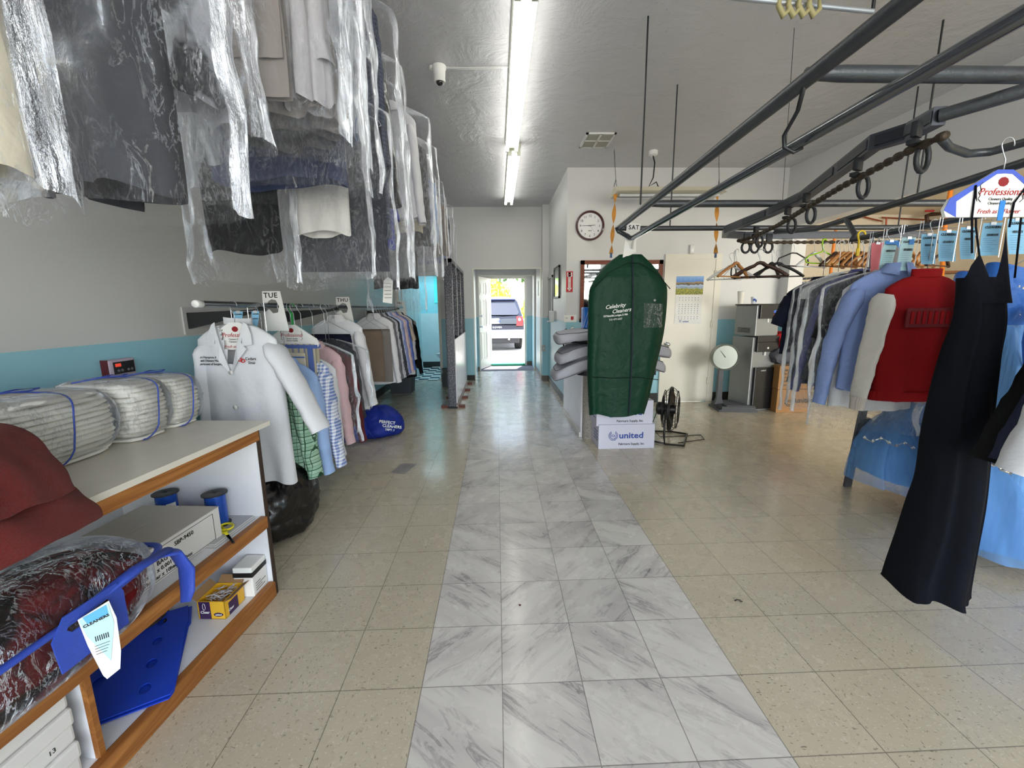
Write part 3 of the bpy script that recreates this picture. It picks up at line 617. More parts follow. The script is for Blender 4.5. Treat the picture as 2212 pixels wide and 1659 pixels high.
def divider(text, loc, rz=0, label='', s=1.):
    """white plastic rail divider card with a day name"""
    t = thing('day_divider', label, 'rail divider', loc, rz); mb = MB()
    pl = [(-.05, .075), (.055, .075), (.085, -.16), (-.06, -.16), (-.055, -.05), (-.02, -.03), (.0, -.055), (.03, -.05), (.04, -.015), (.025, .022), (-.0, .028), (-.022, .015), (-.028, -.01), (-.056, -.02)]
    mb.prism([(a*s, b*s) for a, b in pl], lambda a, b, d: (a, d-.0015, b), .003); o = mb.build('card', m_white, t)
    txt(text, .042*s, (-.044*s, -.0025, .037*s), m_ink, t, bold=.0009, space=1.12); return t

# ------------------------------------------------------------------ fabrics
f_white = cloth('white_cotton', 'dfe0e4'); f_lab = cloth('lab_coat_cloth', 'dcdee2', bump=.25); f_navy = cloth('navy_wool', '191d30'); f_black = cloth('black_cloth', '101114'); f_char = cloth('charcoal_wool', '3c3f48')
f_dk = cloth('dark_slate_wool', '33353b'); f_taupe = cloth('taupe_wool', '8b8480'); f_grey = cloth('grey_wool', '6a6a70'); f_cream = cloth('cream_wool', 'd9d0ba'); f_royal = cloth('royal_blue_fabric', '1f35b5', rough=.6); f_slate = cloth('slate_blue_cloth', '4a526f')
f_plaid = cloth('green_plaid', 'a4c6ae', 'plaid', '20402f', 44, c3='6f9c80'); f_ging = cloth('blue_gingham', '6d84bd', 'check', 'e8ebf2', 42); f_gingp = cloth('violet_gingham', '9a86b8', 'check', 'e6e0ee', 80); f_lblue = cloth('light_blue_oxford', '9db9e6'); f_pinkc = cloth('pink_cotton', 'dcb8bc'); f_maroon = cloth('maroon_cotton', '5b2429')
f_strb = cloth('blue_white_stripe', 'dfe5f2', 'stripes', '8ba4d4', 110); f_strg = cloth('grey_white_stripe', 'd4d6dc', 'stripes', '55596a', 90); f_brown = cloth('light_brown_wool', '8a7767'); f_peach = cloth('pale_peach_cotton', 'dfc9c6'); f_blue = cloth('mid_blue_cotton', '5b74c4'); f_teal = cloth('deep_slate_plaid', '3d4353', 'check', '59617a', 50)
f_puff = M('glossy_black_nylon', '101012', .22, bump=.9, bscale=26, var=.2); f_lav = cloth('lavender_oxford', '8d97cf'); f_beige = cloth('beige_knit', 'c9b8a6', rough=.95)
# ------------------------------------------------------------------ overhead row of bagged clothes, left
RX, RZ = -.97, 3.13
pipe = MB(); pipe.cyl((RX-.0, .25, RZ), (RX, 8.0, RZ), .016, 12); o = pipe.build('hanging_rail', m_pipe); tag(o, 'long steel rail above the plastic-covered clothes along the left side', 'rail')
for i, yy in enumerate((.8, 3.0, 5.2, 7.4)):
    mb = MB(); mb.cyl((0, 0, .0), (0, 0, CEIL-RZ), .006, 8); mb.lathe([(.03, CEIL-RZ-.006), (.03, CEIL-RZ)], seg=14); h = mb.build('rail_hanger_rod', m_pipe); h.location = (RX, yy, RZ)
    tag(h, ('steel rod at the near end of the upper left rail', 'second steel rod from the viewer holding the upper left rail', 'third steel rod from the viewer holding the upper left rail', 'steel rod at the far end of the upper left rail')[i], 'rod')
def over(px, Y, label, fn=shirt, ztop=None, mat=f_black, hookz=None, dz=0, xoff=0, bagbot=None, name='shirt', cat='shirt', rz=0, seed=None, **k):
    """garment in the overhead row; px = measured outline of the cloth (x0,y0,x1,y1), bagbot = measured bottom of its cover"""
    xc, w, zt, zb = box_at(*px, Y); zt = ztop or zt; hz = RZ if hookz is None else hookz; seed = seed or int(Y*37)
    drop = max(.12, hz-zt)
    if fn is shirt: k.setdefault('out', .03); sw = w-2*k['out']*.8; L = hz-drop-zb
    else: sw = w; L = hz-drop-.13-zb
    bl = 0
    if bagbot is not None: bz = at(sum(px[::2])/2, bagbot, 'y', Y).z; bl = hz-drop+.03-bz
    if fn is shirt: return shirt(name, label, cat, (xc+xoff, Y, hz), mat, w=sw, L=L, drop=drop, bagL=bl, rz=rz, seed=seed, group='plastic-covered clothes on the upper left rail', **k)
    return trousers(name, label, (xc+xoff, Y, hz), mat, w=sw, L=L, drop=drop, bagL=bl, rz=rz, seed=seed, group='plastic-covered clothes on the upper left rail', cat=cat, **k)
over((-190, 0, 40, 375), .86, 'cream wool coat in clear plastic at the far left edge, nearest of the overhead row', mat=f_cream, slv=0, bagbot=425, col_=False, d=.12, name='coat', cat='coat', ztop=2.93)
over((48, 0, 400, 418), .99, 'dark charcoal overcoat in clear plastic hanging large at upper left', mat=f_dk, slv=.56, out=.04, bagbot=462, name='overcoat', cat='coat', d=.14, bagw=.47, r0=.085, fold=.03, ztop=2.93)
over((345, 0, 500, 232), 1.22, 'short white and black top in clear plastic right of the big charcoal overcoat', mat=cloth('patch_white_black', 'b9bcc6', 'blotch', '1b1e2a', 6), slv=0, bagbot=300, name='top', cat='top', d=.12, bagw=.27, ztop=2.93)
over((490, 0, 620, 215), 1.30, 'taupe wool trousers in a clear cover with blue print at top left', trousers, mat=f_taupe, bagbot=268, name='trousers', cat='trousers', ztop=2.93)
over((465, 0, 735, 262), 1.48, 'taupe wool jacket with a wavy hem in clear plastic', mat=f_taupe, slv=.0, bagbot=318, name='jacket', cat='jacket', d=.16, fold=.03, ztop=2.93)
over((470, 0, 735, 300), 1.62, 'grey wool jacket hanging behind the taupe jacket with the wavy hem', mat=f_grey, slv=.3, bagbot=372, name='jacket', cat='jacket', d=.14, fold=.03, col_=False, ztop=2.93)
over((600, 0, 722, 225), 1.40, 'pale grey shirt with buttoned cuffs in clear plastic over the taupe jacket', mat=cloth('pale_grey_cotton', 'b8b6ba'), slv=.64, out=.02, bagbot=310, d=.09, r0=.06, r1=.042, ztop=2.93)
over((430, 0, 742, 395), 1.84, 'dark slate blue jacket low behind the grey wool jackets', mat=f_slate, slv=.5, out=.03, bagbot=420, name='jacket', cat='jacket', d=.14, ztop=2.93)
over((426, 175, 590, 545), 2.02, 'black pleated skirt on a clip hanger in clear plastic', trousers, mat=f_black, bagbot=612, name='skirt', cat='skirt', clipw=True, hookz=RZ-.35)
over((620, 190, 748, 508), 2.12, 'white skirt in clear plastic hanging right of the black pleated skirt', trousers, mat=cloth('white_wool', 'dddbd6'), bagbot=600, name='skirt', cat='skirt', clipw=True, hookz=RZ-.3)
over((630, 210, 830, 588), 2.3, 'navy slate trousers seen through plastic below the white skirt', trousers, mat=f_char, bagbot=628, name='trousers', cat='trousers', hookz=RZ-.3)
over((640, 0, 772, 300), 1.98, 'blue pinstripe shirt in clear plastic, its cuff above the white skirt', mat=f_strb, slv=.62, out=.035, bagbot=420, d=.09, r0=.055, r1=.042, ztop=2.93)
over((700, 0, 838, 512), 2.42, 'slate suit jacket in a long clear cover left of the glossy black puffer coat', mat=f_teal, slv=.6, out=.03, bagbot=600, name='suit_jacket', cat='jacket', ztop=2.93)
over((690, 110, 852, 412), 2.62, 'glossy black quilted puffer coat in tight clear plastic', mat=f_puff, slv=.62, out=.05, bagbot=606, name='puffer_coat', cat='coat', r0=.08, r1=.065, hang='cape')
over((720, 165, 853, 536), 2.9, 'royal blue jacket behind the glossy black puffer coat', mat=f_royal, slv=.66, out=.04, bagbot=600, name='jacket', cat='jacket', r0=.07, r1=.06)
over((775, 232, 914, 470), 3.3, 'white long-sleeved dress shirt in clear plastic behind the royal blue jacket', mat=f_white, slv=.6, out=.05, bagbot=598, name='dress_shirt', r0=.065, r1=.05, hang='cape')
over((800, 290, 915, 500), 3.62, 'cream dress shirt in clear plastic just behind the white one overhead', mat=cloth('cream_cotton', 'cfc6b0'), slv=.5, out=.04, bagbot=598, name='dress_shirt', r0=.06, r1=.05)
over((800, 300, 930, 530), 3.9, 'black evening jacket in clear plastic in the middle of the overhead row', mat=f_black, slv=.6, out=.03, bagbot=600, name='jacket', cat='jacket', d=.09)
cols_ = [(f_navy, 'navy blue'), (f_strg, 'grey striped'), (f_cream, 'cream'), (f_char, 'charcoal'), (f_lblue, 'light blue'), (f_black, 'plain black'), (f_white, 'plain white'), (f_brown, 'light brown'), (f_blue, 'mid blue'), (f_dk, 'dark slate')]
far_y = [4.2, 4.5, 4.8, 5.15, 5.5, 5.85, 6.2, 6.6, 7.0, 7.45]
ordw = ['nearest', 'second', 'third', 'fourth', 'fifth', 'sixth', 'seventh', 'eighth', 'ninth', 'farthest']
for i, (yy, (mt, cn)) in enumerate(zip(far_y, cols_)):
    L = .66+.1*(i % 3); kk = dict(w=.43, L=L, drop=.15+.03*(i % 2), slv=.58, out=.03, seed=20+i, d=.07, bagL=.95+.25*((i*7) % 3)/2, r0=.06, r1=.045, cuffs=False, rz=math.radians(random.uniform(-6, 6)), group='plastic-covered clothes on the upper left rail')
    shirt('shirt', f'{cn} shirt in plastic, {ordw[i]} of ten at the far overhead end', 'shirt', (RX+.05*math.sin(i*2.1), yy, RZ), mt, **kk)
b_ = shirt('dress', 'long black dress in clear plastic whose hem hangs lowest before the bathroom door', 'dress', (RX-.02, 4.35, RZ-.35), f_black, w=.42, L=1.02, drop=.14, slv=0, bagL=1.28, seed=71, d=.1, col_=False, group='plastic-covered clothes on the upper left rail')
# price tag dangling below the covers
p = at(836, 625, 'y', 3.1); t = thing('paper_tag', 'white paper price tag dangling on a string beneath the overhead covers', 'tag', p)
mb = MB(); mb.prism([(-.035, -.09), (.03, -.1), (.045, .06), (.01, .085), (-.02, .06)], lambda a, b, d: (a, d-.001, b), .002); c = mb.build('card', m_pap, t)
mb = MB(); mb.tube([(.01, 0, .08), (.0, 0, .2), (-.01, .01, .38)], .0015, 5); mb.build('string', m_pap, t)
mb = MB(); 
for k in range(5): mb.b2(-.02, .03, -.0022, -.0015, .04-.025*k, .043-.025*k)
mb.build('printed_lines', m_ink, c)

# ------------------------------------------------------------------ lower left rack
LX = -1.48; m_endcap = M('white_end_cap', 'f1f1ee', .35)
z0 = at(447, 656, 'x', LX).z
rk = thing('clothes_rail', 'dark steel clothes rail with a white end cap along the left wall', 'clothes rail', (LX, 2.2, 1.435))
mb = MB(); mb.cyl((0, -.01, .01), (0, 2.2, 0), .0165, 16); mb.cyl((0, 1.2, .0), (0, 4.75, -.0), .013, 14); mb.build('pipe', m_pipe2, rk, auto=40)
mb = MB(); mb.lathe([(.0, -.035), (.017, -.034), (.019, -.028), (.019, .012), (.0165, .014)], (0, 0, .01), 18, 'y'); mb.build('end_cap', m_endcap, rk, True)
for i, yy in enumerate((.55, 1.8, 4.3)):
    mb = MB(); mb.prism([(XL-LX+.012, -.035), (-.05, -.02), (.0, -.005), (.02, -.012), (.02, -.03), (-.05, -.04), (XL-LX+.012, -.135)], lambda a, b, d: (a, yy+d, b), .03); mb.build('bracket', m_black, rk)
mb = MB(); mb.b2(XL-LX+.001, XL-LX+.012, .52, 4.7, -.17, .0); mb.build('wall_board', M('grey_wall_board', 'bdbdbb', .5), rk)
def ly(px): return LX*F/(px-1072.7)
R_ = 'clothes on the lower left rail'
# lab coat
lc = shirt('lab_coat', 'white lab coat with red emblem and black embroidery, nearest on the lower left rail', 'coat', (LX, 2.47, 1.44), f_lab, w=.47, L=.93, drop=.10, slv=0, hang='cape', seed=5, d=.12, col_=False, hem=1.15, vcut=(.085, .27), group=R_, rz=math.radians(-7), fold=.02)
for s, o_, L_ in ((1, .26, .50), (-1, .03, .55)):
    m_, e, r = sleeve(s, .47, L_, .085, o_, .09, .078, -.10, 3, flat=.5); m_.build('sleeve', f_lab, lc, True)
mb = MB()
for s in (-1, 1):   # notched collar and lapels lying on the chest
    def onf(a, b, d, s=s): return (s*a, -(.022+.038*min(1, -b/.2))-.014-.012*math.sin(min(1, max(0, a)*9)*PI*.8)-d, -.105+b)
    mb.prism([(.0, -.275), (.055, -.20), (.105, -.135), (.085, -.112), (.075, -.10), (.083, -.05), (.086, -.0), (.05, -.11)][::s], onf, .004)
    mb.prism([(.083, -.108), (.088, -.118), (.135, -.11), (.128, -.055), (.105, -.0), (.085, .012), (.078, -.04)][::s], onf, .004)
mb.build('lapels', f_lab, lc)
mb = MB(); mb.grid(lambda u, v: (.085*math.cos(PI*u), .02+.05*math.sin(PI*u)*1., -.115+.05*v*(1-.2*math.sin(PI*u))), 14, 4); mb.build('collar', f_lab, lc, True)
for k in range(3): mb = MB(); mb.lathe([(.012, 0), (.012, .004), (.004, .005)], (.0, -.082, -.37-.2*k), 14, 'y'); mb.build('button', M('shirt_button', 'e4e2dc', .4), lc, True)
for k, s in enumerate(('Albert Hampton, MD', 'Hip and Disease Health', 'Department of Surgery')): txt(s, .0165, (-.20, -.079, -.29-.019*k), m_ink, lc, bold=.0003)
txt('Cedars', .022, (.095, -.079, -.30), m_ink, lc, bold=.0003); txt('Sinai', .022, (.11, -.079, -.322), m_ink, lc, bold=.0003)
for dx in (0, .016): mb = MB(); mb.tube([(.064+dx+.012*math.cos(a/12*2*PI), -.079, -.298-dx*.4+.009*math.sin(a/12*2*PI)) for a in range(12)], .0026, 6, closed=True); mb.build('emblem', M('emblem_bright_red', 'c8232c', .6), lc)
# two tickets on a wire frame
tk = thing('ticket_rack', 'wire frame holding two blue laundry tickets beside the lab coat', 'ticket rack', (LX, 2.66, 1.435))
mb = MB()
for x in (-.13, -.03, .07): mb.tube([(x, 0, .02), (x, 0, -.17)], .002, 6)
for z in (-.03, -.09): mb.tube([(-.13, 0, z), (.07, 0, z)], .0018, 6)
mb.build('wire_frame', m_wire, tk)
ticket(tk, -.082, -.03, .055, .13, seed=3); ticket(tk, .02, -.03, .045, .12, seed=4)
divider('TUE', (LX+.03, ly(596), 1.45), 0, 'white TUE day card on the lower left rail', 1.08)
# striped apron
ap = thing('striped_apron', 'cream apron with blue trim and pinstripes on a paper-caped hanger', 'apron', (LX+.06, 3.0, 1.435), math.radians(-12), R_); cape_hanger(ap, .40, .13)
f_apron = cloth('apron_cloth', 'c6bda4', 'stripes', '8a8fa6', 22); f_atrim = cloth('apron_blue', '5a6fae')
mb = MB(); mb.grid(lambda u, v: ((u-.5)*.36, -.02-.012*math.sin(u*9)*v, -.255-.45*v), 24, 10); mb.grid(lambda u, v: ((u-.5)*.36, .02+.012*math.sin(u*9)*v, -.255-.43*v), 24, 10); mb.build('body', f_apron, ap, True)
mb = MB(); mb.b2(-.19, .19, -.03, .03, -.285, -.262); 
mb.b2(-.18, -.13, -.035, -.031, -.7, -.28); mb.b2(.13, .17, -.035, -.031, -.68, -.28); mb.build('blue_trim', f_atrim, ap)
mb = MB(); mb.box((.01, -.036, -.40), (.2, .01, .17), None, .004); pk = mb.build('pocket', f_cream, ap); mb = MB(); mb.b2(-.1, .11, -.046, -.042, -.35, -.34); mb.build('pocket_trim', f_atrim, pk)
mb = MB(); mb.tube([(0, 0, 0), (.0, 0, .02)], .004); 
g_ = thing('green_hanger_clip', 'small green plastic clip on the lower left rail behind the TUE card', 'clip', (LX, 3.15, 1.435)); mb = MB(); mb.tube(hook_path(.05), .003, 6); mb.b2(-.007, .007, -.003, .003, -.13, -.04); mb.build('clip', M('green_plastic', '37b054', .4), g_)
def low(px, drop, L, mat, label, Y=None, **k):
    k.setdefault('w', .44); k.setdefault('seed', px); k.setdefault('group', R_)
    nm = k.pop('name', 'shirt'); ct = k.pop('cat', 'shirt'); dx = k.pop('dx', 0)
    y = Y or ly(px); return shirt(nm, label, ct, (LX+dx, y, 1.435), mat, L=L, drop=drop, **k)
low(0, .37, .69, f_plaid, 'green and black plaid shirt hanging low behind the lab coat', 2.74, w=.50, slv=.55, out=.07, d=.13, btn=0, rz=math.radians(-14), dx=.0, r0=.085, r1=.06, fold=.025)
low(0, .37, .72, f_lblue, 'plain light blue shirt between the green plaid and the blue gingham shirts', 2.9, slv=.6, out=.06, dx=.05, rz=-.2)
low(0, .33, .72, f_ging, 'blue and white gingham shirt hanging behind the light blue one', 3.05, w=.47, slv=.64, out=.075, dx=.06, rz=-.25, r0=.08)
low(0, .37, .68, f_white, 'white shirt tucked between the gingham and the pink shirts', 3.2, slv=.6, out=.03, dx=.04)
low(0, .30, .72, f_pinkc, 'pale pink shirt in clear plastic on the lower left rail', 3.42, w=.45, slv=.62, out=.06, dx=.03, rz=-.25, bagL=.82)
low(0, .36, .66, f_maroon, 'dark maroon shirt just behind the pink one', 3.6, slv=.62, out=.06, dx=.05)
low(0, .30, .5, f_dk, 'dark slate shirt in plastic peeking out behind the pink shirt', 3.72, slv=.5, out=.05, dx=.03, bagL=.62)
trousers('trousers', 'navy trousers folded over a hanger in front of the big white shirt', (LX-.01, 3.82, 1.435), f_navy, .42, .52, .12, math.radians(-10), R_, seed=4)
low(0, .10, .86, f_white, 'long white shirt hanging behind the navy trousers by the THU card', 4.0, w=.48, slv=.64, out=.09, r0=.08, r1=.06, cuffs=True, rz=math.radians(-6))
divider('THU', (LX+.03, ly(744), 1.44), 0, 'white THU day card on the lower left rail', 1.15)
trousers('trousers', 'light brown trousers folded over a hanger near the middle of the lower left rail', (LX-.03, 5.0, 1.435), f_brown, .36, .60, .14, math.radians(-8), R_, seed=8)
trousers('trousers', 'taupe trousers folded just behind the light brown pair', (LX+.03, 5.1, 1.435), f_taupe, .38, .62, .14, math.radians(-8), R_, seed=9)
low(0, .10, .82, f_white, 'white shirt behind the two brown pairs of trousers', 5.22, w=.44, slv=.64, out=.07)
rowc = [(f_grey, 'grey wool'), (f_strg, 'grey striped'), (f_char, 'charcoal'), (f_strb, 'blue pinstriped'), (f_lav, 'lavender'), (f_peach, 'pale peach'), (f_gingp, 'violet gingham'), (f_blue, 'mid blue'), (f_beige, 'beige short-sleeved')]
for i, (mt, cn) in enumerate(rowc):
    low(0, .10, .76-.02*(i % 2), mt, f'{cn} shirt in the tight far group on the lower left rail', 5.36+.115*i, slv=.62 if i < 8 else .26, out=.07+.01*(i % 3), d=.05, seed=40+i, r0=.06, fold=.01)
low(0, .10, .9, f_white, 'white shirt near the far end of the lower left rail', 6.42, slv=.5, out=.05, d=.05)
low(0, .10, .95, f_black, 'black jacket near the FRI card on the lower left rail', 6.5, slv=.64, out=.09, d=.06)
low(0, .14, .8, f_taupe, 'grey-brown dress with black sleeves, last on the lower left rail', 6.72, slv=.72, out=.08, slmat=f_black, d=.06, name='dress', cat='dress')
divider('FRI', (LX+.02, ly(869)-.05, 1.44), 0, 'white FRI day card at the far end of the lower left rail', 1.15)
# ================================================================== LEFT SHELF UNIT (local x = towards the aisle, y = along the front)
ANG = math.radians(-4.9)*-1
FA = at(594, 1285, 'z', 0); FB = at(258, 1659, 'z', 0)
dv = (FA-FB); ANG = math.atan2(-dv.x, dv.y)       # front edge direction
SH = .886
m_lam = M('worn_white_laminate', 'e2ddd0', .35, var=.06, nscale=12); m_lamw = M('white_laminate', 'e4e6ea', .45); m_edge = wood('shelf_edge_wood', 'b5793c', '8d5726', 1, .5); m_dkedge = M('dark_board_edge', '3a2a20', .8, bump=.4)
U = thing('shelf_unit', 'open white counter with wood-edged shelves in the left foreground', 'shelf unit', FA, ANG)
LN = 2.3; DP = .74    # length along -y, depth along -x
def shelf(z, name, lab=None, over_=0, w=.05, th=.02, x1=0):
    mb = MB(); mb.b2(-DP+.02, x1+over_, -LN, 0 if not over_ else .07, z-th, z); s = mb.build(name, m_lam if over_ else m_lamw, U); return s
s = shelf(SH, 'counter_top', over_=.03, th=.022)
mb = MB(); mb.b2(.0, .018, -LN, -.002, SH-.075, SH-.022); mb.build('edge_strip', m_edge, U)
ZM, ZL = .425, .075
shelf(ZM, 'middle_shelf', x1=-.02); mb = MB(); mb.b2(-.02, .012, -LN, -.003, ZM-.055, ZM+.004, .003); mb.build('edge_strip', m_edge, U)
shelf(ZL, 'bottom_shelf', x1=-.02); mb = MB(); mb.b2(-.02, .014, -LN, -.003, 0.0, ZL+.004, .006); mb.build('edge_strip', m_edge, U)
mb = MB(); mb.b2(-DP, .0, -.0, .016, 0, SH-.022); mb.build('end_panel', m_lamw, U)
mb = MB(); mb.b2(.0, .005, -.001, .017, .0, SH-.022); mb.b2(-DP, .005, .016, .022, 0, SH-.022); mb.build('end_panel_edge', m_dkedge, U)
mb = MB(); mb.b2(-DP, -DP+.018, -LN, 0, .02, SH-.022); mb.build('back_panel', m_lamw, U)
mb = MB(); mb.b2(-DP+.02, -.03, -.846, -.83, ZL, ZM-.02); d_ = mb.build('divider_panel', m_lamw, U); mb = MB(); mb.b2(-.03, -.012, -.846, -.83, ZL, ZM-.055); mb.build('divider_edge', m_edge, d_)
UM = Matrix.Translation(FA) @ Matrix.Rotation(ANG, 4, 'Z')
def UL(x, y, z): return UM @ Vector((x, y, z))
UMI = UM.inverted()
def LP(px, py, z): q = UMI @ at(px, py, 'z', z); return q.x, q.y
# towel bundles in plastic on the counter
m_towel = M('white_towel', 'f4f2ea', .95, bump=.5, bscale=60); m_bluepen = M('blue_cord', '3f57b5', .6)
def bundle(label, x, y, w, L, h, seed, knot=False):
    t = thing('towel_bundle', label, 'towels', UL(x, y, SH+.001), ANG, 'towel bundles on the counter'); mb = MB(); n = 13
    for k in range(n):   # folded towels, each a rounded layer
        z0 = h*k/n; f = math.sin(PI*(k+.5)/n)**.35
        lw, ll = w*(.76+.24*f+.02*nz(k, seed, 9)), L*(.80+.2*f+.02*nz(k, 3, seed)); dx, dy = .008*nz(k*.9, seed, 0), .010*nz(seed, k*.7, 3)
        def fn(u, v, z0=z0, lw=lw, ll=ll, dx=dx, dy=dy, k=k):
            a = 2*PI*u; b = PI*(v-.5); cx, sy = math.cos(a), math.sin(a); e = .45; r = max(0, math.cos(b))**.13
            return (dx+lw/2*r*abs(cx)**e*(1 if cx > 0 else -1)+.006*nz(a*2, k, seed), dy+ll/2*r*abs(sy)**e*(1 if sy > 0 else -1)+.007*nz(a*3, k+9, seed), z0+h/n*.60*(1+math.sin(b))+.005*nz(cx*2, sy*3+k, seed))
        mb.grid(fn, 40, 7, cu=True)
    mb.build('folded_towels', m_towel, t, True)
    mb = MB()
    def fb(u, v):
        a = 2*PI*u; b = PI*(v-.5); cx, sy = math.cos(a), math.sin(a); r = (max(0, math.cos(b))+.02)**.32; r1 = 1-abs(nz(cx*6+seed, sy*7, v*5))*2
        return ((w/2+.012)*r*abs(cx)**.5*(1 if cx > 0 else -1)*(1+.03*r1), (L/2+.018)*r*abs(sy)**.5*(1 if sy > 0 else -1)*(1+.03*r1), max(.001, (h+.012)/2*(1+math.sin(b))+.004*r1))
    mb.grid(fb, 72, 26, cu=True)
    if knot: mb.tube([(w*.2, L/2, h*.55), (w*.22, L/2+.05, h*.5), (w*.27, L/2+.07, h*.42)], [.05, .02, .03], 10)
    mb.build('plastic_wrap', m_film, t, True)
    for yy, tilt in ((0., .05),):
        P = []
        for i in range(32):
            a = 2*PI*i/32; c, s_ = math.cos(a), math.sin(a); P.append(((w/2+.017)*abs(c)**.5*(1 if c > 0 else -1), yy+tilt*(s_)+.01*nz(a, seed, 1), (h/2+.0)+(h/2+.018)*abs(s_)**.5*(1 if s_ > 0 else -1)*.97+.0))
        mb = MB(); mb.tube([(p[0], p[1], max(.004, p[2])) for p in P], .0028, 6, closed=True); mb.build('cord', m_bluepen, t, True)
    mb = MB(); mb.tube([(-.02, -.12, h+.018), (.0, -.02, h+.024), (.03, .04, h+.022), (.0, .09, h+.022), (-.04, .05, h+.023), (.0, -.02, h+.026)], .0028, 6); mb.build('cord_knot', m_bluepen, t, True)
    return t
bundle('white towel bundle in plastic nearest the red blanket on the counter', -.47, -.53, .38, .42, .235, 1)
bundle('white towel bundle in plastic in the middle of the three on the counter', -.46, -.205, .37, .20, .235, 2)
bundle('white towel bundle in plastic with the knotted end, farthest on the counter', -.47, -.005, .36, .18, .225, 3, True)
# alarm-style control box on the wall
p = at(250, 793, 'x', XL); K = thing('control_box', 'small control box with red display and buttons on the blue left wall', 'control box', (XL, p.y, p.z-.0), 0)
mb = MB(); mb.box((.02, 0, 0), (.04, .15, .085), None, .012); mb.build('housing', M('mauve_grey_plastic', 'b7a8b6', .4), K)
mb = MB(); mb.b2(.001, .03, -.083, -.073, -.043, .043); mb.build('side_cover', M('dark_red_plastic', '5c1c22', .4), K)
mb = MB(); mb.b2(.04, .043, -.058, .062, -.03, .03); f_ = mb.build('front_panel', M('panel_black', '1a1719', .3), K)
mb = MB(); mb.b2(.043, .0445, -.05, -.018, .006, .022); mb.build('display', M('red_led_display', 'd8402c', .4, emit=.6), f_)
for yy in (-.035, -.014, .022, .043): mb = MB(); mb.lathe([(.007, .043), (.006, .047), (.001, .048)], (0, yy, -.014), 12, 'x'); mb.build('button', M('button_grey', '6d686c', .4), f_)
mb = MB(); mb.tube([(.02, -.05, -.04), (.025, -.05, -.09), (.015, -.03, -.16)], .0025, 6); mb.tube([(.02, .055, -.04), (.022, .055, -.065)], .004, 6); mb.build('cable', m_black, K)

# items on the middle shelf
B = thing('carton', 'white printed carton with taped flaps on the middle shelf', 'box', UL(LP(483, 1157, ZM)[0]-.155, LP(483, 1157, ZM)[1]-.28, ZM+.001), ANG)
m_cart = M('white_carton', 'dedcd8', .75, var=.05); mb = MB(); mb.b2(-.20, .15, -.28, .28, 0, .135, .002); mb.build('body', m_cart, B)
mb = MB(); mb.b2(-.20, -.028, -.282, .282, .135, .138); mb.b2(-.022, .15, -.282, .282, .135, .138); mb.build('flaps', M('carton_top', 'c9c5bf', .75), B)
R90 = (PI/2, 0, PI/2)
for s_, z, sz, y in (('SBP-9450', .093, .024, .04), ('SHIRT  BAG', .063, .024, -.12), ('10 x 16 x 0.001', .038, .022, -.12), ('2000pcs/header x 10headers/box', .014, .021, -.17)): txt(s_, sz, (.1515, y, z), m_ink, B, R90, bold=.0003)
mb = MB(); 
for z in (.006, .122): mb.b2(.150, .1512, -.25, .24, z, z+.0015)
for y in (-.25, .24): mb.b2(.150, .1512, y, y+.0015, .006, .1235)
mb.build('printed_frame', m_ink, B)
m_rib = M('blue_curling_ribbon', '1c4fb0', .25, .3, var=.25, nscale=60)
for (x, y), lab, st in (((-.17, -.085), 'blue ribbon spool beside the yellow scissors on the middle shelf', 0), (LP(368, 1132, ZM), 'blue ribbon spool with a white sticker behind the printed carton', 1)):
    t = thing('ribbon_spool', lab, 'ribbon spool', UL(x, y, ZM+.0045), ANG, 'ribbon spools')
    mb = MB(); mb.lathe([(.001, 0), (.052, 0), (.052, .004), (.012, .006)], seg=32); mb.lathe([(.012, .148), (.052, .150), (.052, .154), (.012, .156), (.006, .152)], seg=32); mb.build('flange', m_black, t, auto=40)
    mb = MB(); mb.lathe([(.012, .006)]+[(.041+.0015*(k % 2), .006+.142*k/26) for k in range(27)]+[(.012, .148)], seg=32); mb.build('ribbon', m_rib, t, auto=60)
    if st:
        mb = MB(); mb.grid(lambda u, v: (.0435*math.cos(-.9+u*.9), .0435*math.sin(-.9+u*.9), .02+.09*v), 8, 3); q = mb.build('sticker', m_pap, t)
        mb = MB(); [mb.b2(.0425, .0432, -.012+.005*k, -.010+.005*k, .05, .08) for k in range(3)]; mb.build('bar_code', m_ink, q)
pd = thing('cardboard_sheets', 'short stack of white hanger-cover sheets under the ribbon spool', 'paper stack', UL(-.17, -.15, ZM+.0005), ANG)
for k in range(5): mb = MB(); mb.box((0, .0+.006*k, .0005+.0008*k), (.27-.012*k, .26, .0007)); mb.build('sheet', m_pap if k % 2 else M('paper_line', 'b9bbc0', .8), pd)
S_ = thing('scissors', 'yellow-handled scissors on the white sheets of the middle shelf', 'scissors', UL(-.075, -.17, ZM+.0065), ANG+.9)
m_yel = M('yellow_plastic', 'e8dc1e', .35)
for s in (-1, 1):
    mb = MB(); mb.tube([(s*.018+.026*math.cos(a)*1., .05+.036*math.sin(a), .003+.004*(s > 0)) for a in [2*PI*i/20 for i in range(20)]], .0052, 8, closed=True); mb.tube([(s*.012, .018, .004), (0, -.01, .005), (-s*.003, -.03, .005)], [.006, .006, .004], 8); mb.build('handle', m_yel, S_, True)
    mb = MB(); mb.prism([(-.006, -.03), (.006, -.03), (s*.004-.002, -.13), (s*.002-.002, -.135)], lambda a, b, d: (a, b, d+.002), .0015); mb.build('blade', m_black, S_)
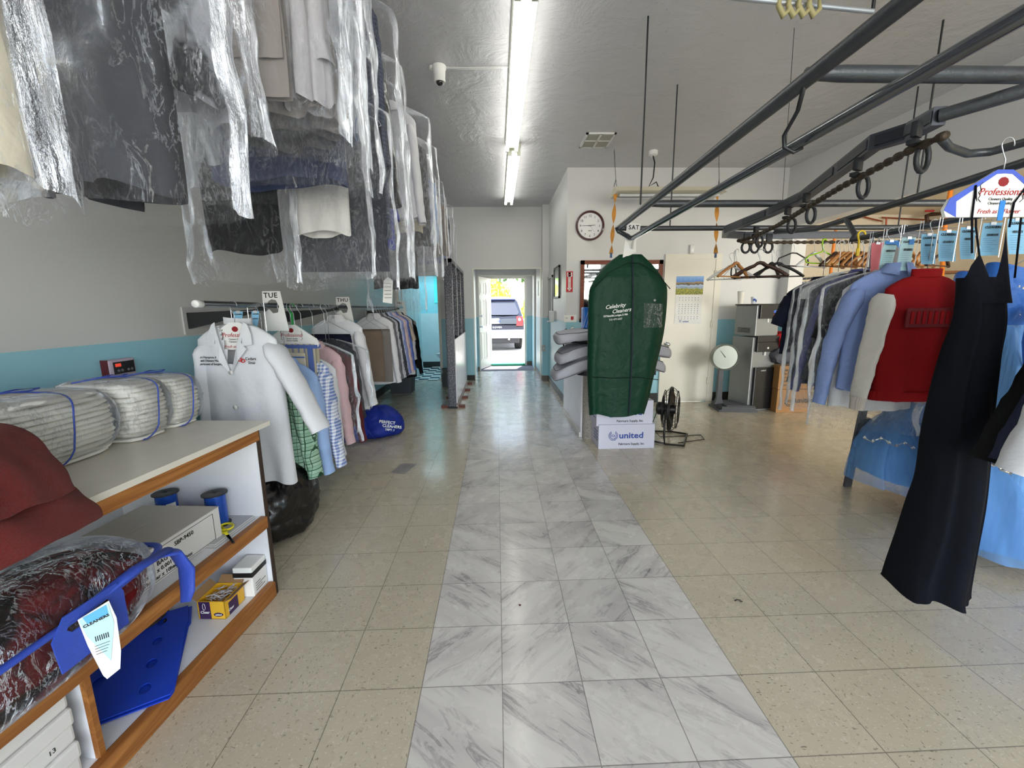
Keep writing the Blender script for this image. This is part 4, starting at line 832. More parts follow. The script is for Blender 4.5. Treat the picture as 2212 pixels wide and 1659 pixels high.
# bottom shelf
t = thing('pin_box', 'open yellow and purple box of clear plastic bags on the bottom shelf', 'box', UL(LP(495, 1330, ZL)[0]-.06, -.20, ZL+.001), ANG+math.radians(2))
m_yb = M('yellow_card', 'e9b52c', .55); m_pu = M('purple_card', '3b2350', .5); m_ib = M('inner_card_brown', 'a07c55', .8)
mb = MB(); mb.b2(-.06, -.057, -.065, .065, 0, .085); mb.b2(.057, .06, -.065, .065, 0, .085); mb.b2(-.06, .06, -.065, -.062, 0, .085); mb.b2(-.06, .06, .062, .065, 0, .085); mb.b2(-.06, .06, -.065, .065, 0, .003); mb.build('body', m_yb, t)
mb = MB(); mb.box((.075, 0, .09), (.04, .126, .002), (0, -.5, 0)); mb.box((0, .08, .095), (.116, .04, .002), (.7, 0, 0)); mb.box((-.075, 0, .095), (.04, .126, .002), (0, .7, 0)); mb.build('flap', m_ib, t)
mb = MB(); mb.b2(-.053, -.003, -.0662, -.065, .001, .084); pu = mb.build('purple_panel', m_pu, t)
txt('Clear', .018, (-.048, -.0665, .028), m_whiteink, pu, bold=.0004); mb = MB(); mb.tube([(-.03+.006*math.cos(a), -.0665, .06+.016*math.sin(a)) for a in [i/14*2*PI for i in range(14)]], .0008, 5, closed=True); mb.build('pin_picture', m_whiteink, pu)
mb = MB(); mb.prism([(.03+.021*math.cos(a), .022+.0095*math.sin(a)) for a in [i/20*2*PI for i in range(20)]], lambda a, b, d: (a, -.0655-d, b), .0006); q = mb.build('logo_oval', m_pu, t); txt('united', .011, (.030, -.0665, .0185), m_whiteink, q, align='CENTER', bold=.0003)
mb = MB(); mb.b2(.06, .0612, -.04, .02, .001, .06); q = mb.build('purple_panel', m_pu, t); txt('Clear', .016, (.0615, -.045, .02), m_whiteink, q, R90, bold=.0004)
mb = MB(); rnd = random.Random(3)
for k in range(60):
    c = Vector((rnd.uniform(-.045, .045), rnd.uniform(-.052, .052), rnd.uniform(.062, .085))); mb.tube([c+Vector((rnd.uniform(-.02, .02), rnd.uniform(-.02, .02), rnd.uniform(-.006, .008))) for _ in range(3)], .0012, 5)
mb.build('clear_pins', M('clear_pin_plastic', 'cfd3d6', .15, coat=1), t)
t = thing('white_box', 'white box with a black stripe behind the yellow box on the bottom shelf', 'box', UL(-.065, -.062, ZL+.001), ANG+.05)
mb = MB(); mb.b2(-.045, .045, -.058, .055, 0, .15, .006); o = mb.build('body', m_pap, t); mb = MB(); mb.b2(-.046, .0462, -.059, .056, .100, .125, .002); mb.build('black_stripe', m_black, o)
mb = MB(); [mb.b2(.0452, .046, -.04, -.04+(.07, .05, .08, .04)[k], .02+.012*k, .0225+.012*k) for k in range(4)]; mb.build('printed_lines', m_ink, o)
t = thing('coiled_cable', 'dark coiled cable at the back of the bottom shelf', 'cable', UL(-.42, -.30, ZL+.006), ANG); mb = MB(); mb.tube([(.12*math.cos(a)*(1-.02*a), .09*math.sin(a), .004+.012*a/6) for a in [i*.35 for i in range(50)]], .0045, 6); mb.build('cord', M('brown_cable', '2b211d', .6), t)
m_bp = M('blue_corrugated_plastic', '1d46c8', .4, var=.04)
t = thing('corrugated_sheets', 'royal blue folded plastic panels with oval holes on the bottom shelf', 'plastic panel', UL(-.263, -.520, ZL+.003), ANG+math.radians(35))
def holed(z0, th, sx, sy, holes, mat, name, tilt):
    """sheet with real oval holes, meshed with a boolean-free ring layout"""
    import bmesh
    bm = bmesh.new(); out = [bm.verts.new((x, y, 0)) for x, y in ((-sx, -sy), (sx*.94, -sy), (sx, -sy*.9), (sx, .12), (sx*1.03, .14), (sx*.97, sy), (-sx, sy))]; ed = [bm.edges.new((out[i], out[(i+1) % 7])) for i in range(7)]
    for hx, hy in holes:
        c = [bm.verts.new((hx+.017*math.cos(a), hy+.026*math.sin(a), 0)) for a in [i/16*2*PI for i in range(16)]]; ed += [bm.edges.new((c[i], c[(i+1) % 16])) for i in range(16)]
    r = bmesh.ops.triangle_fill(bm, use_beauty=True, use_dissolve=False, edges=ed)
    fs = [f for f in bm.faces]
    for f in fs:   # clear fills inside the holes
        c = f.calc_center_median()
        if any(((c.x-hx)/.017)**2+((c.y-hy)/.026)**2 < .9 for hx, hy in holes): bm.faces.remove(f)
    ex = bmesh.ops.extrude_face_region(bm, geom=bm.faces[:]); bmesh.ops.translate(bm, verts=[g for g in ex['geom'] if isinstance(g, bmesh.types.BMVert)], vec=(0, 0, th))
    bmesh.ops.recalc_face_normals(bm, faces=bm.faces[:]); me = bpy.data.meshes.new(name); bm.to_mesh(me); bm.free(); me.materials.append(mat)
    me.transform(Matrix.Translation((0, 0, z0)) @ Euler(tilt).to_matrix().to_4x4()); o = bpy.data.objects.new(name, me); col.objects.link(o); o.parent = t; return o
hs = [(x, y) for y in (-.19, -.06, .07, .2) for x in (-.06, .09)]
holed(.001, .004, .185, .27, [], m_bp, 'lower_panel', (0, 0, -.03)); holed(.009, .004, .18, .265, hs, m_bp, 'upper_panel', (0, 0, .0))
# white flat packs, left of the divider
for k in range(5):
    t = thing('flat_carton', ('lowest', 'second lowest', 'middle', 'second highest', 'topmost')[k]+' white flat carton in the stack left of the divider panel', 'carton', UL(-.30+.008*(k % 2), -1.22, ZL+.001+.056*k), ANG, 'flat cartons in the lower left bay')
    mb = MB(); mb.b2(-.27, .27, -.36, .34, 0, .054, .008); o = mb.build('body', m_cart, t)
    if k == 3: mb = MB(); mb.tube([(.2715, -.16+.16*v, .008+.04*v**2) for v in (0, .3, .6, 1)], .004, 6, r2f=.2); mb.build('blue_mark', M('blue_print', '5a9bdc', .6), o)
    if k == 2: txt('13', .02, (.2712, .27, .02), m_ink, o, R90)

# red blanket over the counter edge and bagged comforter on the middle shelf
f_red = NT('red_fleece'); g = f_red.coord(); f_red.L(f_red.mix(f_red.noise(g, 5, 4), '6a120e', '7e1a14'), f_red.b.inputs['Base Color']); f_red.b.inputs['Roughness'].default_value = 1; f_red.b.inputs['Sheen Weight'].default_value = .12; f_red.bump(f_red.noise(g, 160, 4, .8), .9, .01); f_red = f_red.m
f_redp = cloth('red_black_plush', '6e1216', 'blotch', '1d1413', 9, rough=1, bump=.8)
t = thing('red_blanket', 'folded dark red fleece blanket draped over the counter front at far left', 'blanket', UL(0, -1.28, 0), ANG)
def blob(prof, y0, y1, th, seed, mat, name, parent, nv=40, amp=.012, endr=.07):
    """thick cloth slab: profile curve in x/z swept along y with rounded ends"""
    mb = MB(); n = len(prof)
    def fn(u, v):
        a = 2*PI*u; k = (1-math.cos(PI*v))/2; y = y0+(y1-y0)*k; e = min(k, 1-k)*(y1-y0)/endr; r = min(1, e)**.5 if e < 1 else 1
        i = (n-1)*abs(1-2*u); s = 1 if u < .5 else -1; i0 = int(min(n-2, i)); f = i-i0
        p = Vector(prof[i0]).lerp(Vector(prof[i0+1]), f); d = (Vector(prof[min(n-1, i0+1)])-Vector(prof[i0])).normalized(); nn = Vector((d.y, -d.x)); q = p+nn*s*th/2*r*min(1, (min(i, n-1-i)+.15)*1.2)**.5
        w_ = amp*nz(q.x*6+seed, y*6, q.y*6)+amp*.4*nz(q.x*16, y*16+seed, q.y*16)
        return (q.x+w_, y, q.y+w_)
    mb.grid(fn, 96, nv, cu=True); return mb.build(name, mat, parent, True)
def cur(pts, n=28):
    P = [Vector(p) for p in pts]; out = []
    for i in range(n):
        t_ = i/(n-1)*(len(P)-1); k = min(int(t_), len(P)-2); f = t_-k; p0, p1, p2, p3 = P[max(k-1, 0)], P[k], P[k+1], P[min(k+2, len(P)-1)]
        q = .5*((2*p1)+(p2-p0)*f+(2*p0-5*p1+4*p2-p3)*f*f+(3*p1-p0-3*p2+p3)*f**3); out.append((q.x, q.y))
    return out
for k in range(1):
    blob(cur([(-.50, SH+.08+.13*k), (-.25, SH+.09+.14*k), (-.02, SH+.07+.13*k), (.09-.01*k, SH+.03+.11*k), (.115+.0*k, SH-.03+.06*k)]), -.60, .46-.09*k, .13, 4+k, f_red, 'fold', t, amp=.03, endr=.22)
blob(cur([(-.52, 1.12), (-.25, 1.14), (-.03, 1.10), (.06, 1.02), (.09, .95)]), -.60, .43, .25, 9, f_red, 'fold', t, amp=.035, endr=.42)
t = thing('comforter_bag', 'clear zipped bag with blue trim holding a red and black comforter on the middle shelf', 'storage bag', UL(-.06, -1.01, ZM+.004), ANG)
def pil(w, L, h, seed, e=.5, lump=.02):
    def fn(u, v):
        a = 2*PI*u; b = PI*(v-.5); cx, sy = math.cos(a), math.sin(a); r = max(0, math.cos(b))**e
        return (w/2*r*abs(cx)**.6*(1 if cx > 0 else -1)+lump*nz(a*2, v*5, seed), L/2*r*abs(sy)**.6*(1 if sy > 0 else -1)+lump*nz(a*2+5, v*5, seed), max(.003, h/2*(1+math.sin(b))+lump*nz(cx*2, sy*3, seed)*math.cos(b)))
    return fn
mb = MB(); mb.grid(pil(.31, .76, .29, 3), 60, 24, cu=True); mb.build('comforter', f_redp, t, True)
mb = MB(); mb.grid(pil(.335, .82, .315, 8, .4, .012), 80, 30, cu=True); mb.build('clear_shell', film('thick_clear_film', .02, gl=.6), t, True)
m_bt = M('blue_bag_trim', '3450b8', .5, bump=.3, bscale=150)
def ringp(z, ex=.008, n=60): return [((.1675+ex)*abs(math.cos(a))**.55*(1 if math.cos(a) > 0 else -1), (.41+ex)*abs(math.sin(a))**.55*(1 if math.sin(a) > 0 else -1), z+.012*math.sin(a*2)) for a in [2*PI*i/n for i in range(n)]]
mb = MB(); mb.tube(ringp(.20), .011, 8, closed=True, r2f=.7); mb.build('zip_band', m_bt, t, True)
mb = MB(); mb.tube([(.15, .33, .21), (.16, .40, .19), (.165, .43, .11), (.165, .42, .03), (.17, .40, .0)], [.015, .03, .035, .03, .02], 10, r2f=.35); mb.tube([(.17, .10, .205), (.175, .25, .225), (.16, .38, .21)], [.014, .02, .018], 8, r2f=.5); mb.build('corner_band', m_bt, t, True)
def flat(parent, name, mat, outline, holes, fn, th):
    import bmesh
    bm = bmesh.new(); ed = []
    for lp in [outline]+holes:
        c = [bm.verts.new((x, y, 0)) for x, y in lp]; ed += [bm.edges.new((c[i], c[(i+1) % len(c)])) for i in range(len(c))]
    bmesh.ops.triangle_fill(bm, use_beauty=True, edges=ed)
    def ins(p, lp):
        c = False; j = len(lp)-1
        for i in range(len(lp)):
            if (lp[i][1] > p.y) != (lp[j][1] > p.y) and p.x < (lp[j][0]-lp[i][0])*(p.y-lp[i][1])/(lp[j][1]-lp[i][1])+lp[i][0]: c = not c
            j = i
        return c
    for f in bm.faces[:]:
        if any(ins(f.calc_center_median(), h) for h in holes): bm.faces.remove(f)
    ex = bmesh.ops.extrude_face_region(bm, geom=bm.faces[:]); bmesh.ops.translate(bm, verts=[g for g in ex['geom'] if isinstance(g, bmesh.types.BMVert)], vec=(0, 0, th))
    bmesh.ops.recalc_face_normals(bm, faces=bm.faces[:])
    for v in bm.verts: v.co = Vector(fn(v.co.x, v.co.y, v.co.z))
    me = bpy.data.meshes.new(name); bm.to_mesh(me); bm.free(); me.materials.append(mat); o = bpy.data.objects.new(name, me); col.objects.link(o); o.parent = parent; return o
flat(t, 'carry_handle', m_bt, [(-.09, 0), (.085, .0), (.09, .10), (.075, .135), (-.06, .135), (-.095, .09)], [[(-.05+.0, .085), (.04, .085), (.052, .098), (.04, .112), (-.05, .112), (-.06, .098)]], lambda a, b, d: (.182+d+.04*(.135-b), a+.105, b+.095), .004)
# paper laundry tag hanging from that bag's handle
p = UL(.155, -.915, .60); tg = thing('laundry_tag', 'long white collar tag with a blue ticket hanging from the comforter bag handle', 'tag', (p.x, p.y, p.z), math.radians(38))
mb = MB(); mb.prism([(-.036, .03), (.026, .055), (.034, .0), (.03, -.10), (.022, -.15), (-.006, -.165), (-.012, -.15), (-.028, -.05)], lambda a, b, d: (a, d, b), .003); c = mb.build('collar_band', m_pap, tg)
mb = MB(); mb.prism([(-.034, .028), (.024, .05), (.028, -.01), (.008, -.115), (-.026, -.02)], lambda a, b, d: (a, -.002+d, b), .001); c2 = mb.build('ticket', M('pale_blue_ticket', 'bcdde2', .7), c)
txt('CLEANERS', .011, (-.028, -.003, .004), m_ink, c2, (PI/2, -.22, 0), bold=.0003); mb = MB(); [mb.b2(-.012+.004*k, -.0102+.004*k, -.0028, -.0022, -.045, -.03) for k in range(7)]; [mb.b2(-.016, .014-.003*k, -.0028, -.0022, -.058-.008*k, -.057-.008*k) for k in range(4)]; mb.build('bar_code', m_ink, c2)
mb = MB(); mb.prism([(-.026, .033), (.02, .048), (.021, .02), (-.02, .012)], lambda a, b, d: (a, -.003+d, b), .001); mb.build('blue_logo', M('logo_blue', '5fb4e6', .6), c2)
# black rubbish bag and blue laundry bag on the floor
def sack(name, label, cat, c, sx, sy, h, seed, mat, lump=.07, nu=90, nv=44, rz=0, top=.7, detail=1.):
    t = thing(name, label, cat, (c[0], c[1], 0), rz); mb = MB()
    def fn(u, v):
        a = 2*PI*u; b = v; r = math.sin(PI*min(1, b*1.0+.0)*.5+0)**.0; prof_ = (1-(1-b)**2.2)**.5 if b < .55 else 1
        prof_ = max(0.0, 1-abs((b-.34)/(.66 if b > .34 else .40))**2.6)**.5
        n = lump*nz(math.cos(a)*1.6+seed, math.sin(a)*1.6, b*2.6)+detail*lump*.45*(abs(nz(math.cos(a)*5+seed, math.sin(a)*5, b*7)))+detail*lump*.25*nz(math.cos(a)*12, math.sin(a)*12+seed, b*16)
        R = prof_*(1+n*2); return (sx*R*math.cos(a)*(1-.25*b*top), sy*R*math.sin(a)*(1-.25*b*top), max(.0, h*(b**1.1)*(1+.5*n)-.0))
    mb.grid(fn, nu, nv, cu=True); mb.build('sack', mat, t, True); return t
m_trash = M('black_polythene', '0b0b0d', .24, bump=.7, bscale=22, spec=.6)
sack('rubbish_bag', 'full black plastic rubbish bag on the floor beside the shelf unit', 'rubbish bag', (-1.43, 2.62, 0), .22, .30, .50, 2, m_trash, .09)
lb = sack('laundry_bag', 'royal blue laundry sack with white lettering lying on the floor', 'laundry bag', (-1.36, 4.72, 0), .30, .26, .33, 9, cloth('navy_bag_cloth', '1c2f8c', rough=.5, bump=.3), .10, detail=.5, rz=.2)
mb = MB(); mb.grid(pil(.34, .34, .27, 5, .5, .05), 50, 24, cu=True); mb.v = [(a-.26, b-.16, c) for a, b, c in mb.v]; mb.build('slumped_end', cloth('navy_bag_cloth', '1c2f8c'), lb, True)
mb = MB(); mb.tube([(-.15, -.22, .19), (-.09, -.28, .12), (-.03, -.27, .03)], [.03, .02, .012], 8, r2f=.4); mb.build('drawstring_fold', cloth('navy_bag_cloth', '1c2f8c'), lb, True)
for k, (s_, z) in enumerate((('PERFECT', .20), ('CLEANERS', .155), ('DEPT. 1', .115))): txt(s_, .045 if k < 2 else .03, (.02+.03*k, -.262+.06*(z-.1)*3, z), m_whiteink, lb, (PI/2-.5, .25, .25), bold=.001)
gb = thing('storage_bin', 'dark grey plastic bin under the far end of the lower left rail', 'bin', (-1.64, 7.25, 0)); mb = MB()
mb.prism([(-.17, 0), (.17, 0), (.20, .42), (-.20, .42)], lambda a, b, d: (a, d-.16, b), .32); mb.build('body', M('dark_grey_plastic', '3e434a', .5), gb); mb = MB(); mb.b2(-.21, .21, -.17, .17, .42, .445, .008); mb.build('lid', M('dark_grey_plastic', '3e434a', .5), gb)
wb = thing('waste_bin', 'slim grey waste bin beyond the granite-look partition', 'bin', (-.93, 7.75, 0)); mb = MB(); mb.lathe([(.10, 0), (.115, .30), (.12, .32), (.11, .32), (.1, .02)], seg=24); mb.build('body', M('smoke_grey_plastic', '565a5c', .4), wb, auto=40)
mb = MB(); mb.grid(lambda u, v: ((.122+.012*nz(u*9, v*3, 1))*math.cos(2*PI*u), (.122+.012*nz(u*9, v*3, 1))*math.sin(2*PI*u), .33-.10*v), 30, 5, cu=True); mb.build('bin_liner', m_filmh, wb, True)
# toilet
to = thing('toilet', 'white toilet just visible inside the bathroom doorway', 'toilet', (-1.08, 9.55, 0)); m_por = M('porcelain', 'f0f2f2', .12)
mb = MB(); mb.lathe([(.12, 0), (.10, .05), (.085, .18), (.13, .30), (.20, .38), (.205, .40), (.15, .40), (.10, .30), (.02, .26)], (-.06, 0, 0), 30, sx=1.15, sy=.9); mb.build('bowl', m_por, to, auto=50)
mb = MB(); mb.lathe([(.13, .405), (.21, .405), (.215, .42), (.13, .42)], (-.06, 0, 0), 30, sx=1.15, sy=.9); mb.build('seat', m_por, to, auto=40)
mb = MB(); mb.b2(.2, .38, -.22, .22, .38, .78, .03); mb.build('tank', m_por, to, auto=40); mb = MB(); mb.b2(.19, .39, -.23, .23, .78, .81, .01); mb.build('tank_lid', m_por, to)
# speckled partition standing on wooden feet
PX = -.60
m_gran = NT('granite_laminate'); g = m_gran.coord(); n_ = m_gran.noise(g, 60, 4, .7); m_gran.L(m_gran.ramp(n_, [(.42, '2a2b33'), (.52, '41434e'), (.6, '7c7f8c')]), m_gran.b.inputs['Base Color']); m_gran.b.inputs['Roughness'].default_value = .35; m_gran = m_gran.m
t = thing('display_partition', 'tall partition with dark granite-look frame and white lower panel on wooden feet', 'partition', (PX, 5.95, 0))
zt = at(998, 558, 'y', 5.95).z; W0 = at(993, 880, 'z', 0)
mb = MB(); mb.b2(-.105, -.0, 0, .05, .02, zt); mb.b2(-.105, 0, 2.05, 2.1, .02, zt); mb.b2(-.105, 0, .68, .73, .99, zt); mb.b2(-.105, 0, 1.37, 1.42, .99, zt); mb.b2(-.105, 0, 0, 2.1, zt-.05, zt); mb.build('frame', m_gran, t)
mb = MB(); mb.b2(-.11, -.10, 0, 2.1, .02, zt); mb.build('back_panel', m_gran, t)
mb = MB(); mb.b2(-.006, .012, .04, 2.1, .06, .98); mb.build('lower_panel', M('white_gloss_panel', 'e3e0e4', .25), t)
mb = MB(); mb.b2(.0, .03, .0, 2.1, .0, .05); mb.build('base_rail', wood('pale_rail', 'b7a79c', '9d8d80', 1), t)
for k in range(4): mb = MB(); mb.b2(-.22, .12, .02+.62*k, .10+.62*k, 0, .035); mb.build('foot', wood('red_wood', '7a3b26', '5e2a1a', 0), t)
mb = MB(); mb.b2(-.12, .02, -.04, .06, 0.0, .018); mb.build('base_plate', m_black, t)
# security camera and its cable
p = at(948, 142, 'z', CEIL); t = thing('security_camera', 'white dome security camera on the ceiling', 'camera', p-Vector((0, 0, .003)))
mb = MB(); mb.lathe([(.055, 0), (.055, -.02), (.05, -.03), (.046, -.09), (.048, -.1), (.045, -.115), (.0, -.115)], seg=28); mb.build('housing', m_white, t, auto=50)
mb = MB(); mb.lathe([(.03, .0), (.028, -.012), (.018, -.024), (.0, -.03)], (.004, -.008, -.112), 22); mb.build('lens', M('lens_black', '0a0a0c', .08, coat=1), t, True)
mb = MB(); mb.lathe([(.02, 0), (.02, -.02), (.0, -.024)], (-.055, 0, 0), 16); mb.build('junction', m_white, t, auto=40)
mb = MB(); mb.tube([(-.05, 0, -.004), (.2, .01, -.004), (.38, .0, -.004), (.575, -.01, -.004), (.60, -.06, -.004), (.60, -1.6, -.004)], .003, 6); mb.tube([(.02, .02, -.004), (.2, .03, -.004), (.38, .02, -.004), (.56, .0, -.004)], .0025, 6); mb.build('cable', m_white, t)
# ceiling vent
c4 = [at(x, y, 'z', CEIL) for x, y in ((1255, 318), (1268, 286), (1326, 287), (1312, 317))]; t = thing('ceiling_vent', 'white two-panel ceiling vent grille near the clock wall', 'vent', (sum(q.x for q in c4)/4, sum(q.y for q in c4)/4, CEIL))
mb = MB(); mb.b2(-.165, .165, -.21, -.185, -.012, 0); mb.b2(-.165, .165, .185, .21, -.012, 0); mb.b2(-.165, -.14, -.21, .21, -.012, 0); mb.b2(.14, .165, -.21, .21, -.012, 0); mb.b2(-.012, .012, -.2, .2, -.012, 0); mb.b2(-.15, .15, -.012, .012, -.012, 0); mb.build('frame', m_white, t)
mb = MB(); [mb.box((0, -.17+.0265*k, -.006), (.28, .003, .014), (.6, 0, 0)) for k in range(14)]; mb.build('louvres', M('vent_grey', '9b988e', .5), t); mb = MB(); mb.b2(-.15, .15, -.2, .2, -.002, 0); mb.build('backing', M('vent_dark', '4a463f', .8), t)
# ================================================================== measured cloth loft
def loft_px(rows, Y, depth, seed=1, fold=.02, nfold=7, nv=44, nu=64, base=(0, 0, 0), open_bottom=True, pw=.8, fl=0, shr=1.):
    """closed cloth tube through measured outline rows (py, xl, xr) standing at depth Y; returned relative to base"""
    R = []
    for py, xl, xr in rows:
        a, b = at(xl, py, 'y', Y), at(xr, py, 'y', Y); R.append(((a.x+b.x)/2, (b.x-a.x)/2, (a.z+b.z)/2))
    z0, z1 = R[0][2], R[-1][2]; mb = MB()
    def smp(v):
        f = v*(len(R)-1); i = min(int(f), len(R)-2); f -= i; g = [R[max(0, min(len(R)-1, i+k))] for k in (-1, 0, 1, 2)]
        return [.5*((2*g[1][k])+(g[2][k]-g[0][k])*f+(2*g[0][k]-5*g[1][k]+4*g[2][k]-g[3][k])*f*f+(3*g[1][k]-g[0][k]-3*g[2][k]+g[3][k])*f**3) for k in range(3)]
    def fn(u, v):
        cx, hw, z = smp(v); a = 2*PI*u; c, s = math.cos(a), math.sin(a); d = (depth(v) if callable(depth) else depth)
        f = fold*v**.7*(math.sin(nfold*a+seed+1.5*v)+.5*math.sin(nfold*1.7*a+seed*2-v*2))+.35*fold*nz(c*4+seed, s*4, v*6)
        x = cx+hw*shr*abs(c)**pw*(1 if c > 0 else -1)*(1+fl*f/.02*.02); y = (d+f)*abs(s)**pw*(1 if s > 0 else -1)
        zz = z+.012*math.sin(a*4+seed)*v**8
        return (x-base[0], Y+y-base[1], zz-base[2])
    mb.grid(fn, nu, nv, cu=True)
    if not open_bottom: mb.f += [tuple(range(nu)), tuple(range((nv-1)*nu, nv*nu))[::-1]]; mb.mi += [0, 0]
    return mb
# ------------------------------------------------------------------ back wall and corridor wall fittings
yw = YB
p0, p1 = at(1254, 563, 'y', yw), at(1425, 694, 'y', yw); t = thing('wall_mirror', 'wide mirror in a reddish wood frame on the back wall behind the green garment bag', 'mirror', ((p0.x+p1.x)/2, yw-.001, 0))
hw = (p1.x-p0.x)/2; m_fr = wood('mirror_frame_wood', '8a4524', '6e3218', 0); mb = MB(); z0, z1, k = p1.z, p0.z, .055
mb.b2(-hw, hw, -.03, 0, z1-k, z1); mb.b2(-hw, hw, -.03, 0, z0, z0+k); mb.b2(-hw, -hw+k, -.03, 0, z0, z1); mb.b2(hw-k, hw, -.03, 0, z0, z1); mb.build('frame', m_fr, t)
mb = MB(); mb.b2(-hw+k, hw-k, -.012, -.006, z0+k, z1-k); mb.build('glass', M('mirror_glass', 'e8ecec', .03, 1., 0), t)
p = at(1274, 488, 'y', yw); t = thing('wall_clock', 'round wall clock with dark red rim and white face', 'clock', (p.x, yw-.001, p.z)); r_ = .2
mb = MB(); mb.lathe([(.17, -.0), (r_, -.0), (r_, -.03), (r_-.012, -.045), (r_-.03, -.03), (r_-.032, -.012)], seg=48, axis='y', cap=False); mb.build('rim', M('clock_rim', '4a1217', .25, coat=1), t, auto=50)
mb = MB(); mb.lathe([(.0, -.010), (r_-.028, -.010), (r_-.028, -.004), (0, -.004)], seg=48, axis='y'); f_ = mb.build('face', M('clock_face', 'eceeef', .5), t)
for h in range(1, 13): a = PI/2-h*PI/6; txt(str(h), .042, (.132*math.cos(a), -.0115, .132*math.sin(a)-.015), m_ink, f_, align='CENTER', name='numeral', bold=.0003)
txt('united', .02, (0, -.0115, -.07), m_ink, f_, align='CENTER', bold=.0004)
for ang, L_, w_, nm in ((math.radians(90-83), .075, .0045, 'hour_hand'), (math.radians(180), .11, .0035, 'minute_hand'), (math.radians(-50), .12, .0012, 'second_hand')):
    mb = MB(); d = Vector((math.cos(ang), 0, math.sin(ang))); mb.tube([d*-.02+Vector((0, -.014, 0)), d*L_+Vector((0, -.014, 0))], [w_, w_*.6], 6); mb.build(nm, m_ink, t)
# fire sign, extinguishers, notices
a, b = at(1223, 586, 'y', yw), at(1237, 631, 'y', yw); t = thing('fire_sign', 'red FIRE EXTINGUISHER arrow sign on the back wall', 'sign', ((a.x+b.x)/2, yw-.001, b.z)); w_, h_ = b.x-a.x, a.z-b.z
mb = MB(); mb.b2(-w_/2, w_/2, -.003, 0, 0, h_); pl = mb.build('panel', M('sign_red', 'c4222c', .4), t); mb = MB(); mb.b2(-w_*.18, w_*.18, -.005, -.003, h_*.2, h_*.94); mb.prism([(-w_*.36, h_*.2), (0, h_*.05), (w_*.36, h_*.2)], lambda x, z, d: (x, -.005+d, z), .002); mb.b2(-w_*.36, w_*.36, -.005, -.003, h_*.74, h_*.94); mb.build('arrow', m_whiteink, pl)
txt('FIRE', .03, (0, -.0055, h_*.80), m_redink, pl, align='CENTER', bold=.0006)
for k, ch in enumerate('EXTINGUISH'): txt(ch, .022, (0, -.0055, h_*.7-.0185*k), m_redink, pl, align='CENTER', bold=.0004)
m_fx = M('extinguisher_red', 'b81a20', .25, coat=1)
for px, lab in ((1229, 'red fire extinguisher with a paper tag on the back wall, left one of two'), (1250, 'red fire extinguisher beside the blue pack, right one of two')):
    q = at(px+3, 722, 'y', yw-.12); t = thing('fire_extinguisher', lab, 'fire extinguisher', (q.x, yw-.09, q.z-.40), 0, 'fire extinguishers')
    mb = MB(); mb.lathe([(.0, 0), (.06, .0), (.066, .02), (.066, .33), (.05, .38), (.022, .405), (.022, .43), (0, .43)], seg=24); mb.build('cylinder', m_fx, t, auto=50)
    mb = MB(); mb.tube([(0, 0, .43), (0, 0, .47), (.05, -.02, .50)], .009, 8); mb.tube([(0, 0, .455), (.055, -.02, .46)], .007, 8); mb.build('handle', m_chrome, t, True)
    mb = MB(); mb.tube([(-.01, 0, .45), (-.06, 0, .47), (-.10, -.01, .42), (-.105, -.01, .32), (-.085, -.02, .2)], .011, 8); mb.build('hose', m_black, t, True)
    mb = MB(); mb.grid(lambda u, v: (.068*math.cos(PI+.4+u*2.2), .068*math.sin(PI+.4+u*2.2), .12+.17*v), 10, 3); mb.build('label_band', m_pap, t); mb = MB(); mb.box((.03, -.08, .36), (.06, .002, .11), (0, .4, 0)); mb.build('inspection_tag', M('cream_tag', 'e8e2c4', .7), t)
a = at(1233, 688, 'y', yw); t = thing('wall_notice', 'small notice card with a red square on the back wall below the fire sign', 'notice', (a.x-.02, yw-.001, a.z-.05)); mb = MB(); mb.b2(-.08, .10, -.002, 0, 0, .1); c = mb.build('card', m_pap, t)
mb = MB(); mb.b2(.02, .06, -.003, -.002, .03, .08); mb.build('red_square', m_redink, c); txt('FIRE', .02, (-.06, -.003, .05), m_ink, c)
a = at(1493, 539, 'y', yw); t = thing('motion_sensor', 'small white sensor box on the wall above the cream door', 'sensor', (a.x, yw-.001, a.z)); mb = MB(); mb.box((0, -.02, 0), (.06, .04, .12), None, .01); mb.build('housing', m_white, t); mb = MB(); mb.box((0, -.042, -.015), (.04, .006, .05), None, .003); mb.build('lens', M('sensor_lens', 'f8f8f8', .2), t)
# calendar on the cream door
a, b = at(1460, 597, 'y', yw-.02), at(1515, 699, 'y', yw-.02); w_, h_ = b.x-a.x-.02, a.z-b.z; t = thing('wall_calendar', 'calendar with lake and wildflower picture pinned to the cream door', 'calendar', ((a.x+b.x)/2, yw-.0215, b.z), 0)
mb = MB(); mb.b2(-w_/2, w_/2, -.002, 0, h_*.62, h_); pic = MB()
tm = NT('calendar_picture'); g = tm.coord('Generated'); s_ = tm.N('SeparateXYZ'); tm.L(g, s_.inputs[0]); zz = s_.outputs[2]; n = tm.noise(tm.mapping(g, (6, 1, 3)), 1.2, 4)
zz2 = tm.math('ADD', zz, tm.math('MULTIPLY', tm.math('SUBTRACT', n, .5), .28)); c_ = tm.ramp(zz2, [(.0, '3f5a18'), (.3, '6a7f22'), (.36, '7f9cc0'), (.5, 'b8c6dc'), (.56, '2c3b26'), (.66, 'a9854e'), (.72, '4d86cf'), (1, '8db8ea')])
fl = tm.math('MULTIPLY', tm.math('GREATER_THAN', tm.noise(tm.mapping(g, (40, 1, 26)), 1, 2), .56), tm.math('LESS_THAN', zz, .36)); tm.L(tm.mix(fl, c_, 'e8cf2a'), tm.b.inputs['Base Color'])
mb.build('picture', tm.m, t)
